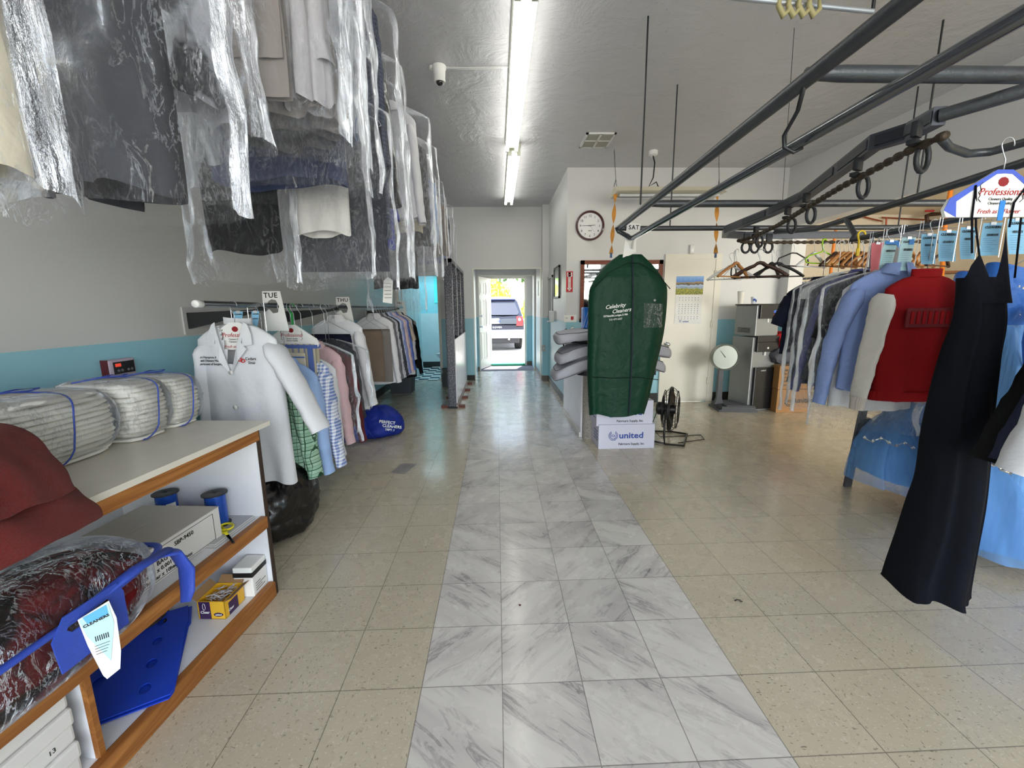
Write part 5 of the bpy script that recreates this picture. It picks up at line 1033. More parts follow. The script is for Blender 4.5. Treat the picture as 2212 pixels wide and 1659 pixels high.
for k, (z0, z1) in enumerate(((.47, .60), (.20, .455), (.08, .19))):
    mb = MB(); mb.b2(-w_/2+.002*k, w_/2-.004*k, -.002-.001*k, 0, h_*z0, h_*z1); sh_ = mb.build('date_sheet', m_pap, t); rows_ = (2, 5, 2)[k]
    mb = MB(); [mb.b2(-w_*.36+w_*.115*i, -w_*.36+w_*.115*i+.011, -.0035-.001*k, -.002-.001*k, h_*(z0+(z1-z0)*(j+.5)/(rows_+.6)), h_*(z0+(z1-z0)*(j+.5)/(rows_+.6))+.009) for i in range(7) for j in range(rows_)]; mb.build('dates', M('calendar_ink', '6c6f8a', .8), sh_)
mb = MB(); mb.b2(-w_/2, w_/2, -.003, 0, 0, h_*.12); ft = mb.build('footer', m_pap, t); txt('united', .035, (-.03, -.004, h_*.035), m_blueink, ft, align='CENTER', bold=.0008); mb = MB(); mb.tube([(-.11+.013*math.cos(q), -.004, h_*.06+.016*math.sin(q)) for q in [i/6*2*PI for i in range(6)]], .003, 6, closed=True); mb.build('logo', m_blueink, ft)
# corridor wall: framed picture, soap-style dispenser, wall opening, switch
a, b = at(1199, 580, 'x', X1), at(1210, 640, 'x', X1); ym = (a.y+b.y)/2; t = thing('framed_picture', 'dark framed glazed picture on the corridor wall before the exit', 'picture', (X1-.001, ym, a.z-.5)); L_ = abs(a.y-b.y)/2
mb = MB(); mb.b2(-.025, 0, -L_, L_, 0, .03); mb.b2(-.025, 0, -L_, L_, .47, .5); mb.b2(-.025, 0, -L_, -L_+.03, 0, .5); mb.b2(-.025, 0, L_-.03, L_, 0, .5); mb.build('frame', m_black, t); mb = MB(); mb.b2(-.012, 0, -L_+.03, L_-.03, .03, .47); mb.build('print', M('glazed_print', 'cfd6cf', .05, spec=1), t)
a, b = at(1184, 600, 'x', X1), at(1194, 688, 'x', X1); t = thing('pass_window', 'grey-framed pass-through window in the corridor wall', 'window', (X1-.001, (a.y+b.y)/2, b.z)); L_ = abs(a.y-b.y)/2; H_ = a.z-b.z
mb = MB(); mb.b2(-.02, 0, -L_, L_, 0, .04); mb.b2(-.02, 0, -L_, L_, H_-.04, H_); mb.b2(-.02, 0, -L_, -L_+.04, 0, H_); mb.b2(-.02, 0, L_-.04, L_, 0, H_); mb.build('frame', M('grey_frame', 'a9aaa6', .4), t); mb = MB(); mb.b2(-.006, 0, -L_+.04, L_-.04, .04, H_-.04); mb.build('pane', M('dim_pane', '7f8684', .15), t)
a = at(1197, 683, 'x', X1); t = thing('wall_dispenser', 'white box dispenser on the corridor wall beneath the framed picture', 'dispenser', (X1-.001, a.y, a.z)); mb = MB(); mb.box((-.04, 0, 0), (.08, .12, .18), None, .012); mb.build('body', m_white, t); mb = MB(); mb.box((-.06, .05, -.09), (.10, .1, .02), None, .006); mb.build('tray', m_white, t)
a = at(1174, 752, 'y', 8.16); t = thing('switch_box', 'grey electrical box on the blue column before the exit', 'switch', (a.x, 8.159, a.z)); mb = MB(); mb.box((0, -.02, 0), (.07, .04, .12), None, .006); mb.build('box', M('grey_box', 'a7aaa8', .5), t); mb = MB(); mb.box((-.0, -.042, 0), (.015, .008, .03)); mb.build('toggle', m_white, t)
a = at(1163, 622, 'x', OR); t = thing('paper_notice', 'white paper notice on the right side of the exit passage', 'notice', (OR-.001, a.y, a.z-.16)); mb = MB(); mb.b2(-.002, 0, -.11, .11, 0, .3); mb.build('sheet', m_pap, t)
# hanging shop light on chains
FL = thing('hanging_shop_light', 'unlit cream shop light hung on two chains above the clock wall', 'ceiling light', (0, 5.44, 0)); ax_, bx_ = at(1326, 412, 'y', 5.44), at(1557, 412, 'y', 5.44); zc = (ax_.z+bx_.z)/2
m_cr = M('cream_enamel', 'cfcab4', .4); mb = MB(); mb.prism([(-.07, .03), (-.10, -.02), (-.16, -.05), (.16, -.05), (.10, -.02), (.07, .03)], lambda y_, z_, d: (ax_.x+d, y_, zc+z_), bx_.x-ax_.x); mb.build('reflector', m_cr, FL)
for s in (-1, 1): mb = MB(); mb.cyl((ax_.x+.05, s*.07, zc-.068), (bx_.x-.05, s*.07, zc-.068), .018, 12); mb.build('tube', M('unlit_tube', 'c9ccd0', .3), FL, auto=40)
def chain(mbc, a, b, n, r=.006):
    a, b = Vector(a), Vector(b)
    for i in range(n):
        c = a.lerp(b, (i+.5)/n); hh = (b-a).length/n*.62; k = i % 2
        mbc.tube([c+Vector((r*math.cos(q) if k else 0, 0 if k else r*math.cos(q), hh*math.sin(q))) for q in [j/8*2*PI for j in range(8)]], .0016, 5, closed=True)
for px, x_ in ((1327, ax_.x+.02), (1553, bx_.x-.03)):
    top = at(px, 320, 'z', CEIL); mb = MB(); chain(mb, (top.x, top.y-5.44, CEIL-.02), (x_, 0, zc+.12), 20); chain(mb, (x_, 0, zc+.12), (x_-.04, -.07, zc+.03), 5); chain(mb, (x_, 0, zc+.12), (x_+.04, .07, zc+.03), 5); mb.build('chain', m_dark, FL)
    mb = MB(); mb.tube([(top.x, top.y-5.44, CEIL), (top.x, top.y-5.44, CEIL-.03)], .003, 5); mb.build('hook', m_wire, FL)
q = at(1411, 326, 'z', CEIL); mb = MB(); mb.lathe([(.055, CEIL), (.055, CEIL-.045), (.03, CEIL-.06), (0, CEIL-.06)], (q.x, q.y-5.44, 0), 20); mb.build('outlet', m_white, FL, auto=40)
mb = MB(); mb.tube([(q.x, q.y-5.44, CEIL-.05), (q.x+.01, 0, CEIL-.15), (q.x-.0, .0, zc+.15), (q.x-.05, 0, zc+.05), (q.x+.04, 0, zc+.1), (q.x+.07, 0, zc+.04)], .008, 7); mb.build('power_cord', m_black, FL, True)
m_or = M('orange_tape', 'c98a35', .7)
for px, x_, lab in ((1320, ax_.x+.01, 'orange twisted pull tape hanging from the left end of the shop light'), (1546, bx_.x-.06, 'orange twisted pull tape hanging from the right end of the shop light')):
    e = at(px, 548, 'y', 5.4); t = thing('pull_tape', lab, 'tape', (x_, 5.4, zc-.05)); H = zc-.05-e.z; mb = MB()
    mb.grid(lambda u, v: ((u-.5)*.05*math.cos(v*9)+(e.x-x_)*v, (u-.5)*.05*math.sin(v*9), -H*v), 3, 40); mb.build('tape', m_or, t, True); mb = MB(); mb.b2(e.x-x_-.012, e.x-x_+.012, -.006, .006, -H-.05, -H+.01); mb.build('tip', M('tip_blue', '2c4b7a', .5), t)

# ------------------------------------------------------------------ counter with folded comforters
C_ = thing('service_counter', 'white counter with rounded speckled end and black top beside the walkway', 'counter', (1.0, 4.42, 0)); m_terr = NT('speckled_laminate'); g = m_terr.coord(); m_terr.L(m_terr.ramp(m_terr.noise(g, 160, 3), [(.4, '77726a'), (.5, 'a39d92'), (.62, 'bdb8ae')]), m_terr.b.inputs['Base Color']); m_terr.b.inputs['Roughness'].default_value = .5; m_terr = m_terr.m
m_wp = M('white_gloss_panel', 'e3e0e4', .25); mb = MB(); mb.b2(-.10, .62, .04, 1.25, 0, .70); mb.build('body', m_wp, C_); mb = MB(); mb.lathe([(.085, 0), (.085, .70)], (-.0, .02, 0), 28); mb.build('rounded_end', m_terr, C_, auto=40)
mb = MB(); pts = [(-.16, 1.28), (-.16, .05)]+[(-.02-.14*math.cos(a), .05-.14*math.sin(a)) for a in [i/8*PI/2 for i in range(9)]]+[(.66, -.09), (.66, 1.28)]; mb.prism(pts, lambda a, b, d: (a, b, .70+d), .045); mb.build('counter_top', m_black, C_); mb = MB(); mb.b2(-.112, -.10, .05, 1.25, 0, .05); mb.build('kick_strip', m_trimw, C_)
f_com = cloth('grey_comforter', 'b9bac4', rough=.75, bump=.5); f_coms = cloth('comforter_seam', '6f7178')
def comforter(label, cz, x0, x1, y0, y1, h, seed, sagl, sagr, tilt=0):
    t = thing('folded_comforter', label, 'comforter', ((x0+x1)/2, (y0+y1)/2, cz), 0, 'grey comforters on the counter'); w, L = x1-x0, y1-y0; mb = MB()
    def sag(x): return -(sagl*max(0, -x/w*2-.35)**1.6+sagr*max(0, x/w*2-.45)**1.6)
    def fn(u, v):
        a = 2*PI*u; b = PI*(v-.5); c, s = math.cos(a), math.sin(a); r = max(0, math.cos(b))**.26; x = w/2*r*abs(c)**.4*(1 if c > 0 else -1); y = L/2*r*abs(s)**.5*(1 if s > 0 else -1)
        return (x+.012*nz(a*2, v*4, seed), y+.015*nz(a*2+3, v*4, seed), h/2*(1+abs(math.sin(b))**.55*(1 if b > 0 else -1)*(1+.12*nz(x*4, y*4, seed)))+sag(x)+.02*nz(x*5, y*5+seed, v)*math.cos(b))
    mb.grid(fn, 90, 22, cu=True); mb.build('cover', f_com, t, True)
    for zf in (.25, .8):
        mb = MB(); b = math.asin(zf*2-1); P = []
        for i in range(60): v = b/PI+.5; q = fn(i/60, v); P.append((q[0]*1.006, q[1]*1.01, q[2]))
        mb.tube(P, .0045, 6, closed=True); mb.build('piping', f_coms, t, True)
    return t
comforter('lowest folded grey comforter drooping off the left end of the counter', .75, .60, 1.83, 4.33, 4.95, .15, 2, .34, .2)
comforter('middle folded grey comforter of the three stacked on the counter', .895, .64, 1.88, 4.33, 4.95, .15, 5, .24, .16)
comforter('topmost folded grey comforter of the three stacked on the counter', 1.04, .63, 1.74, 4.35, 4.95, .14, 8, .08, .05)
t = thing('black_fabric_fold', 'black folded cloth with a yellow mark between the two upper comforters', 'cloth', (.98, 4.52, 1.035)); mb = MB(); mb.grid(pil(.46, .42, .03, 4, .4, .006), 40, 12, cu=True); mb.build('cloth', f_black, t, True); mb = MB(); mb.tube([(-.06, -.214, .02), (-.03, -.216, .005), (0, -.214, .02)], .004, 6); mb.build('yellow_mark', M('yellow_thread', 'cdbf4a', .7), t)
a = at(1263, 725, 'y', 4.75); t = thing('blue_plastic_pack', 'blue plastic-wrapped pack standing on the comforters', 'package', (a.x+.06, 4.72, 1.178)); mb = MB(); mb.box((0, 0, .115), (.2, .14, .23), None, .015); mb.build('pack', M('blue_wrap', '1f6fd0', .3, bump=.3, bscale=18, var=.2), t); mb = MB(); [mb.tube([(-.10+.03*k, -.072, .01), (-.04+.03*k, -.074, .21)], .002, 5) for k in range(2)]; mb.build('white_print', m_whiteink, t)
# boxes and fan
m_lil = M('white_supply_carton', 'd9d8e6', .6, var=.03)
def logo(parent, x, z, s, y, mat):
    for k in (1, .72):
        mb = MB(); mb.tube([(x+s*k*.5*math.cos(q), y, z+s*k*.55*math.sin(q)) for q in [math.radians(d) for d in (120, 165, 205, 250, 290, 335, 375, 420)]], s*.035, 6); mb.build('logo_ring', mat, parent, True)
    mb = MB(); mb.tube([(x+s*.2*math.cos(q), y, z-s*.02+s*.1*math.sin(q)) for q in [i/10*2*PI for i in range(10)]], s*.035, 5, closed=True); mb.build('logo_core', mat, parent, True)
def carton(label, px, Y, dep, face=True, mat=m_lil, ink=m_blueink):
    xc, w, zt, zb = box_at(*px, Y); t = thing('supply_carton', label, 'box', (xc, Y, max(0, zb)), 0); h = zt-zb; mb = MB(); mb.b2(-w/2, w/2, 0, dep, 0, h, .004); c = mb.build('body', mat, t); mb = MB(); mb.b2(-w/2-.001, w/2+.001, dep/2-.025, dep/2+.025, h-.001, h+.001); mb.build('packing_tape', M('tape_tan', 'c9c2b4', .4), t)
    mb = MB(); [mb.b2(-w/2-.0012, -w/2, .04+.0*k, .2, h*.3+.03*k, h*.3+.03*k+.008) for k in range(4)]; mb.build('side_print', m_blueink, c)
    if face:
        logo(c, -w*.24, h*.55, h*.36, -.001, ink)
        txt('united', h*.34, (-w*.14, -.0015, h*.44), ink, c, bold=.002, sx=1.15); txt('Fabricare Supply, Inc', h*.125, (-w*.145, -.0015, h*.16), m_ink, c, bold=.0006)
    return t, w, h
carton('lower white supply carton with blue logo beneath the green garment bag', (1293, 919, 1414, 971), 4.04, .42)
t_, w_, h_ = carton('upper white supply carton half hidden by the green garment bag hem', (1289, 864, 1411, 918), 4.06, .40)
t_.location.z = .232
f0 = at(1446, 948, 'z', 0); FN = thing('floor_fan', 'black round floor fan on a tubular stand beside the supply cartons', 'fan', (f0.x, f0.y, 0), math.radians(62)); m_bk = M('fan_black', '141414', .35)
fc = Vector((0, 0, .33)); Rf = .235; mb = MB()
for yy, rr in ((-.07, .07), (-.075, .14), (-.06, .2), (0, Rf), (.012, Rf), (.07, .2), (.085, .14), (.08, .07)): mb.tube([fc+Vector((rr*math.cos(q), yy, rr*math.sin(q))) for q in [i/36*2*PI for i in range(36)]], .0042 if rr < .23 else .007, 6, closed=True)
for i in range(28):
    q = i/28*2*PI; c, s = math.cos(q), math.sin(q)
    for sg in (-1, 1): mb.tube([fc+Vector((r*c, sg*y_, r*s)) for r, y_ in ((.05, .078), (.12, .078), (.18, .066), (.22, .03), (Rf, .0))], .0016, 4)
mb.build('wire_cage', m_bk, FN, True)
for k in range(3):
    mb = MB(); a0 = k*2*PI/3+.5
    def bl(u, v): r = .04+.165*v; a = a0+(u-.5)*(1.1-.2*v)+.5*v; return (fc.x+r*math.cos(a), (u-.5)*.07*(1-.3*v), fc.z+r*math.sin(a))
    mb.grid(bl, 9, 10); n_ = len(mb.v); mb.grid(lambda u, v: tuple(Vector(bl(u, v))+Vector((0, .004, 0))), 9, 10); mb.build('blade', m_bk, FN, True)
mb = MB(); mb.lathe([(0, -.05), (.045, -.045), (.05, 0), (.05, .06), (.07, .065), (.07, .13), (.05, .15), (0, .15)], tuple(fc), 24, 'y'); mb.build('motor', m_bk, FN, auto=40)
mb = MB(); mb.tube([(-.25, .03, .36), (-.27, .03, .1), (-.25, .02, .014), (-.22, -.16, .012), (.22, -.16, .012), (.25, .02, .014), (.27, .03, .1), (.25, .03, .36)], .011, 8); mb.tube([(-.24, .0, .014), (-.18, .22, .012), (.18, .22, .012), (.24, 0, .014)], .011, 8); mb.build('stand', m_bk, FN, True)
mb = MB(); mb.tube([(0, .14, .3), (.05, .2, .1), (.02, .1, .006), (.15, -.12, .005), (.28, -.30, .005), (.12, -.34, .005), (.0, -.22, .005), (-.12, -.1, .005)], .0045, 6); mb.build('power_cord', m_bk, FN, True)

# ------------------------------------------------------------------ platform scale, water dispenser, cartons, pile of clothes
q0 = at(1592, 885, 'z', 0); SC = thing('platform_scale', 'old grey platform scale with a round dial on a post', 'scale', (q0.x-.03, q0.y+.05, 0), math.radians(-8)); m_cast = M('grey_cast_iron', '4b4d50', .5, .4, .15, 20, .3, 50)
mb = MB(); mb.prism([(-.26, 0), (.24, 0), (.24, .025), (.21, .035), (.21, .075), (-.22, .075), (-.22, .035), (-.26, .025)], lambda a, b, d: (a, d-.20, b), .40); mb.build('base', m_cast, SC); mb = MB(); mb.b2(-.16, .20, -.19, .19, .076, .088, .004); mb.build('platform', M('ribbed_mat', '5d5f62', .7, bump=.5), SC)
pc = at(1576, 770, 'y', q0.y+.12); lx = -.20; mb = MB(); mb.prism([(-.06, .07), (.06, .07), (.032, .16), (.028, .66), (-.028, .66), (-.032, .16)], lambda a, b, d: (lx+a, d-.03, b), .06); mb.build('post', m_cast, SC)
dz = pc.z; mb = MB(); mb.lathe([(0, .05), (.16, .05), (.178, .03), (.178, -.05), (.165, -.06), (.158, -.045)], (lx+.03, 0, dz), 40, 'y'); hd = mb.build('dial_housing', M('scale_rim', '8e938c', .3, .5), SC, auto=50); mb = MB(); mb.lathe([(0, -.04), (.158, -.04), (.158, -.03), (0, -.03)], (lx+.03, 0, dz), 40, 'y'); fc_ = mb.build('dial_face', M('dial_green_white', 'c9d2c4', .4), SC)
mb = MB()
for i in range(60): a = i/60*2*PI; r0, r1 = (.125 if i % 5 else .115), .14; mb.tube([(lx+.03+r*math.cos(a), -.041, dz+r*math.sin(a)) for r in (r0, r1)], .0014, 4)
mb.build('tick_marks', m_ink, fc_)
for i in range(12): a = PI/2-i*PI/6; txt(str((i*25) % 300), .026, (lx+.03+.10*math.cos(a), -.0415, dz+.10*math.sin(a)-.008), m_ink, fc_, align='CENTER', name='numeral')
mb = MB(); mb.tube([(lx+.03, -.046, dz), (lx-.04, -.046, dz+.09)], [.005, .002], 6); mb.build('pointer', m_black, SC); mb = MB(); mb.box((lx+.03, -.043, dz+.03), (.07, .003, .03)); mb.box((lx+.06, -.043, dz-.03), (.05, .003, .03), (0, .4, 0)); mb.build('dial_badge', M('brown_badge', '8a6a4a', .6), SC)
xc, w, zt, zb = box_at(1600, 657, 1700, 890, 5.45); WD = thing('water_dispenser', 'tall grey and black water dispenser with cups on top', 'water dispenser', (xc+.02, 5.44, 0), math.radians(10)); H = zt; w = .37; m_sv = M('silver_grey_plastic', '8c8f90', .35, .3); m_bp2 = M('dispenser_black', '17181b', .25)
mb = MB(); mb.b2(-w/2, w/2, .04, .42, 0, H*.70, .01); mb.build('lower_cabinet', m_sv, WD); mb = MB(); mb.b2(-w/2+.01, w/2-.01, .03, .41, H*.71, H-.012, .01); mb.build('upper_cabinet', m_sv, WD); mb = MB(); mb.b2(-w/2, w/2, .0, .42, H-.012, H+.005); mb.build('top_plate', m_bp2, WD)
mb = MB(); mb.b2(-w/2+.04, w/2, -.0, .04, .03, H*.42, .01); fd = mb.build('front_door', m_bp2, WD); txt('united', .03, (-.02, -.002, H*.385), m_whiteink, fd, align='CENTER')
mb = MB(); mb.b2(-w/2+.04, w/2, .0, .04, H*.565, H*.655, .008); pn = mb.build('control_panel', m_bp2, WD); mb = MB(); mb.lathe([(.014, -.001), (.011, -.004), (0, -.004)], (.02, 0, H*.60), 16, 'y'); mb.build('button', m_whiteink, pn)
mb = MB(); mb.b2(-w/2+.04, w/2, .0, .04, H*.655, H*.71, .004); mb.build('ledge', m_bp2, WD); mb = MB(); mb.b2(-w/2+.04, w/2, -.005, .03, H*.87, H-.012, .004); pn = mb.build('upper_panel', m_bp2, WD)
for k, c in enumerate(('d6453a', '3c68c9')): mb = MB(); mb.b2(.05, .09, -.008, -.004, H*.885+.05*k, H*.885+.05*k+.035); mb.build('button', M('button_'+c, c, .4), pn)
for z0_, z1_ in ((H*.42, H*.565), (H*.71, H*.87)):
    mb = MB(); mb.b2(-w/2+.04, w/2-.0, .055, .06, z0_, z1_); mb.build('recess_back', M('steel_recess', 'b9babb', .3, .8), WD)
    mb = MB(); mb.cyl((.0, .03, z1_), (.0, .03, z1_-.05), .016, 14); mb.build('spout', m_white, WD)
mb = MB(); [mb.b2(-w/2-.002, -w/2+.012, .12, .34, H*.74+.014*k, H*.74+.014*k+.005) for k in range(5)]; mb.build('side_vents', m_bp2, WD)
R10 = Matrix.Rotation(math.radians(10), 3, 'Z')
for px, lab, hh, c in ((1667, 'tall white paper cup on the water dispenser', .15, 'efece2'), (1680, 'small white and blue paper cup on the water dispenser', .09, 'e6ecf4')):
    a = at(px, 655, 'z', H+.008); t = thing('paper_cup', lab, 'cup', (a.x, min(5.8, max(5.5, a.y)), H+.0055)); mb = MB(); mb.lathe([(.03, 0), (.041, hh*.9), (.041, hh), (.0, hh)] if hh > .1 else [(.027, 0), (.037, hh), (.034, hh), (.025, .004)], seg=24); mb.build('cup', M('cup_'+c, c, .6), t, auto=40)
    mb = MB()
    if hh > .1: mb.lathe([(.043, hh), (.043, hh+.008), (.036, hh+.014), (0, hh+.014)], seg=24); mb.build('lid', m_white, t, auto=40)
    else: mb.grid(lambda u, v: (.0345*math.cos(-2.4+u*1.8), -.0345*abs(math.sin(-2.4+u*1.8)), .03+.03*v+.01*math.sin(u*6)), 10, 3); mb.build('blue_print', m_blueink, t)
m_kraft = M('kraft_card', 'a87c4c', .8, var=.06)
for px, lab, tx in (((1683, 788, 1752, 838), 'upper brown carton with printed lines beside the water dispenser', 0), ((1678, 839, 1750, 891), 'lower brown carton with a printed logo beside the water dispenser', 1)):
    xc, w, zt, zb = box_at(*px, 5.35); z0_ = 0 if tx else .315; t = thing('brown_carton', lab, 'box', (xc, 5.35, z0_)); h = .31; mb = MB(); mb.b2(-w/2, w/2, 0, .38, 0, h, .004); c = mb.build('body', m_kraft, t); mb = MB(); mb.b2(-w/2, w/2, .165, .215, h-.001, h+.001); mb.build('packing_tape', M('tape_tan', 'c9c2b4', .4), t)
    if tx: logo(c, -w*.12, h*.5, .13, -.001, m_ink); txt('united', .10, (.02, -.002, h*.42), m_ink, c, bold=.002)
    else:
        for k, s_ in enumerate(("ITEM:14.5G 36'' WHITE", 'STRUT WHITE TUBE', "Q'TY: 500 PCS", 'N.W.: 16.50 KGS', 'G.W.: 17.60 KGS')): txt(s_, .036, (-w*.42, -.002, h*.78-.05*k), m_ink, c, bold=.0006)
for lab, x, y, z, sx, sy, sz, c, sd in (('crumpled grey cloth heap on the brown cartons', 3.88, 5.54, .632, .50, .34, .22, '5a5b62', 3), ('crumpled red cloth on top of the grey heap by the dispenser', 3.92, 5.56, .84, .46, .30, .22, 'a31c20', 7)):
    t = thing('cloth_heap', lab, 'clothes', (x, y, z)); mb = MB(); mb.grid(pil(sx, sy, sz, sd, .6, .05), 56, 22, cu=True); mb.build('cloth', cloth('heap_'+c, c, bump=.9), t, True)
# ================================================================== OVERHEAD PIPEWORK (right)
ZP = 2.10
a, b = at(1340, 490, 'z', ZP), at(1960, 0, 'z', ZP); d = (b-a); a2 = a+d*1.25
FR = thing('overhead_pipe_frame', 'dark steel overhead pipe frame with cross pipes hung from the ceiling rods', 'pipe frame', (0, 0, 0))
mb = MB(); mb.tube([a2, a], .024, 16); mb.build('main_pipe', m_pipe, FR, auto=50)
ra, rb = at(1368, 513, 'z', 2.0), at(2212, 32, 'z', 2.0); rd = rb-ra
mb = MB(); mb.tube([a, a+Vector((-.02, .03, -.005)), a+Vector((.0, .05, -.03)), ra+Vector((-.03, .06, .02)), ra+Vector((-.01, .04, 0)), ra], .021, 14); mb.tube([ra, ra+rd*1.15], .0205, 16); mb.build('lower_slick_pipe', m_pipe2, FR, auto=50)
def cross(y, z, px0, x1, r, flat=True):
    p = at(px0, 440, 'z', z); x0 = a.x+(b.x-a.x)*(y-a.y)/(b.y-a.y)
    mb = MB(); mb.tube([(x0, y, z), (x0+.05, y, z), (x0+.12, y, z), (x1, y, z)], [r*.7, r*.85, r, r], 14); return mb.build('cross_pipe', m_pipe, FR, auto=50)
y1 = at(1500, 440, 'z', 2.115).y; y2 = at(1500, 493, 'z', 2.10).y; y3 = at(1900, 160, 'z', 2.12).y
cross(y1, 2.115, 1395, XR, .024); cross(y2, 2.10, 1380, XR, .022); cross(y3, 2.12, 1755, XR, .024)
# J hook joining main and lower pipe
p = at(1738, 182, 'z', 2.085); q = at(1712, 312, 'z', 1.985); mb = MB(); mb.tube([p, p.lerp(q, .4)+Vector((-.005, 0, 0)), q+Vector((-.035, 0, .03)), q+Vector((-.03, 0, -.01)), q+Vector((0, -.01, -.03)), q+Vector((.03, -.01, -.015))], .007, 8); mb.build('j_hook', m_dark, FR, True)
for nm, p, zb in (('ceiling_rod', (at(1384, 430, 'y', y1).x, y1), 2.11), ('ceiling_rod', (at(1447, 492, 'y', y2).x, y2), 2.10), ('ceiling_rod', (at(1980, 430, 'y', y1).x, y1), 2.11), ('ceiling_rod', (at(1940, 490, 'y', y2).x, y2), 2.10)):
    mb = MB(); mb.cyl((p[0], p[1], zb), (p[0], p[1], CEIL), .006, 8); mb.build(nm, m_dark, FR)
mb = MB(); q = at(1690, 440, 'y', y1); mb.cyl((q.x, q.y, 2.11), (q.x+.03, q.y+.1, CEIL), .0018, 5); mb.build('ceiling_wire', m_dark, FR)
# hanging trolley tubes with pale hooks near the ceiling, top edge
t = thing('overhead_hanger_rail', 'thin rail with four pale plastic hanger hooks at the top edge of the view', 'rail', (0, 0, 0)); r0, r1 = at(1590, -4, 'z', 2.45), at(1885, 25, 'z', 2.45); mb = MB(); mb.tube([r0+(r0-r1)*.3, r1], .0085, 10); mb.build('rail', m_wire, t, auto=50)
mb = MB(); e = at(1896, 5, 'z', 2.5); mb.tube([r1, r1+Vector((.0, 0, .25))], .006, 8); mb.build('upright', m_dark, t)
for k, px in enumerate((1692, 1713, 1735, 1757)):
    h = at(px, 34, 'z', 2.405); mb = MB(); mb.tube([h+Vector((.012, .0, .10)), h+Vector((-.018, 0, .07)), h+Vector((-.02, 0, .03)), h, h+Vector((.02, 0, .02)), h+Vector((.015, 0, .05))], [.006, .007, .009, .011, .008, .005], 8); mb.build('pale_hook', M('pale_yellow_plastic', '9c9468', .5), t, True)
# rack rail with tickets: upper pipe and dropped rail
up0, up1 = at(1765, 494, 'z', 2.0), at(2060, 400, 'z', 2.0); tr0, tr1 = at(1872, 512, 'z', 1.84), at(2212, 446, 'z', 1.84)
TR = thing('ticket_rail', 'dark pipe rail dropped from the frame, carrying tickets and clothes at right', 'clothes rail', (0, 0, 0))
mb = MB(); mb.tube([(up0.x, y2-.01, 2.06), up0, up1, up1+(up1-up0)*.4], .02, 14); mb.build('upper_pipe', m_pipe, TR, auto=50)
mb = MB(); k = at(1828, 474, 'z', 1.99); mb.tube([k, k.lerp(tr0, .5)+Vector((0, .0, -.045)), tr0+Vector((-.03, .08, -.004)), tr0, tr1, tr1+(tr1-tr0)*1.2], .017, 14); mb.build('dropped_pipe', m_pipe, TR, auto=50)
cv = [at(x, y, 'z', z) for x, y, z in ((2030, 296, 2.05), (2050, 318, 2.04), (2090, 332, 2.03), (2140, 328, 2.03), (2212, 308, 2.03), (2330, 270, 2.03))]; mb = MB(); mb.tube(cv, .016, 14); mb.build('curved_arm', m_pipe, TR, True)
mb = MB(); lf = at(1832, 1052, 'z', 0); lt = at(1856, 900, 'y', lf.y+.12); mb.prism([(-.028, 0), (.028, 0), (.028, 1), (-.028, 1)], lambda x_, z_, dd: (lf.x+x_+(lt.x-lf.x)*z_*2.2, lf.y+dd+.14*z_, .002+z_*1.84), .02); mb.build('leg', M('grey_flat_bar', '4a4b52', .5), TR)
mb = MB(); mb.box((lf.x+.12, lf.y+.06, .48), (.06, .05, .12)); mb.build('leg_bracket', m_black, TR)
# conveyor: square track, twisted tube, carriers
CV = thing('garment_conveyor', 'dark square-track garment conveyor with twisted carrier tube and ring hooks', 'conveyor', (0, 0, 0))
TZ = 2.05; tp = [at(x, y, 'z', TZ) for x, y in ((2030, 250), (1965, 285), (1890, 308), (1815, 365), (1735, 425), (1662, 460), (1605, 482))]
yt = at(1700, 508, 'z', TZ).y; tp += [Vector((tp[-1].x+.02, tp[-1].y+.28, TZ)), Vector((tp[-1].x+.13, yt-.06, TZ)), Vector((tp[-1].x+.35, yt, TZ)), Vector((XR-.02, yt, TZ))]
def sqtube(mbx, P, w, h):
    n = len(P); vs = []
    for i in range(n):
        dd = (P[min(i+1, n-1)]-P[max(i-1, 0)]); dd.z = 0; dd.normalize(); s = Vector((-dd.y, dd.x, 0)); vs += [P[i]+s*w*.5+Vector((0, 0, h*.5)), P[i]-s*w*.5+Vector((0, 0, h*.5)), P[i]-s*w*.5-Vector((0, 0, h*.5)), P[i]+s*w*.5-Vector((0, 0, h*.5))]
    fs = [(i*4+k, i*4+(k+1) % 4, i*4+4+(k+1) % 4, i*4+4+k) for i in range(n-1) for k in range(4)]+[(0, 1, 2, 3), (4*n-1, 4*n-2, 4*n-3, 4*n-4)]; mbx.add(vs, fs)
mb = MB(); sqtube(mb, tp, .042, .06); mb.build('track', M('track_steel', '4b4f57', .4, .6, .1, 20, .1), CV)
mb = MB()
for i, j in ((0, 2), (2, 3), (3, 5), (5, 6)): sqtube(mb, [tp[i].lerp(tp[i+1], .04), *tp[i+1:j], tp[j-1].lerp(tp[j], .9)], .05, .036)
mb.build('track_sleeve', M('track_steel_dark', '383b42', .45, .6), CV)
mb = MB(); g0 = at(2212, 196, 'z', TZ+.01); mb.tube([tp[0], g0, g0+(g0-tp[0])*.6], .022, 14); mb.build('feed_pipe', m_pipe, CV, auto=50)
HZ = 1.945; hp = [at(x, y, 'z', HZ) for x, y in ((2045, 291), (1965, 325), (1885, 368), (1815, 405), (1745, 447), (1680, 487), (1625, 513))]
yh = at(1800, 523, 'z', HZ).y; hp += [Vector((hp[-1].x-.02, hp[-1].y+.16, HZ)), Vector((hp[-1].x+.06, yh-.04, HZ)), Vector((hp[-1].x+.2, yh, HZ)), Vector((XR-.05, yh, HZ))]
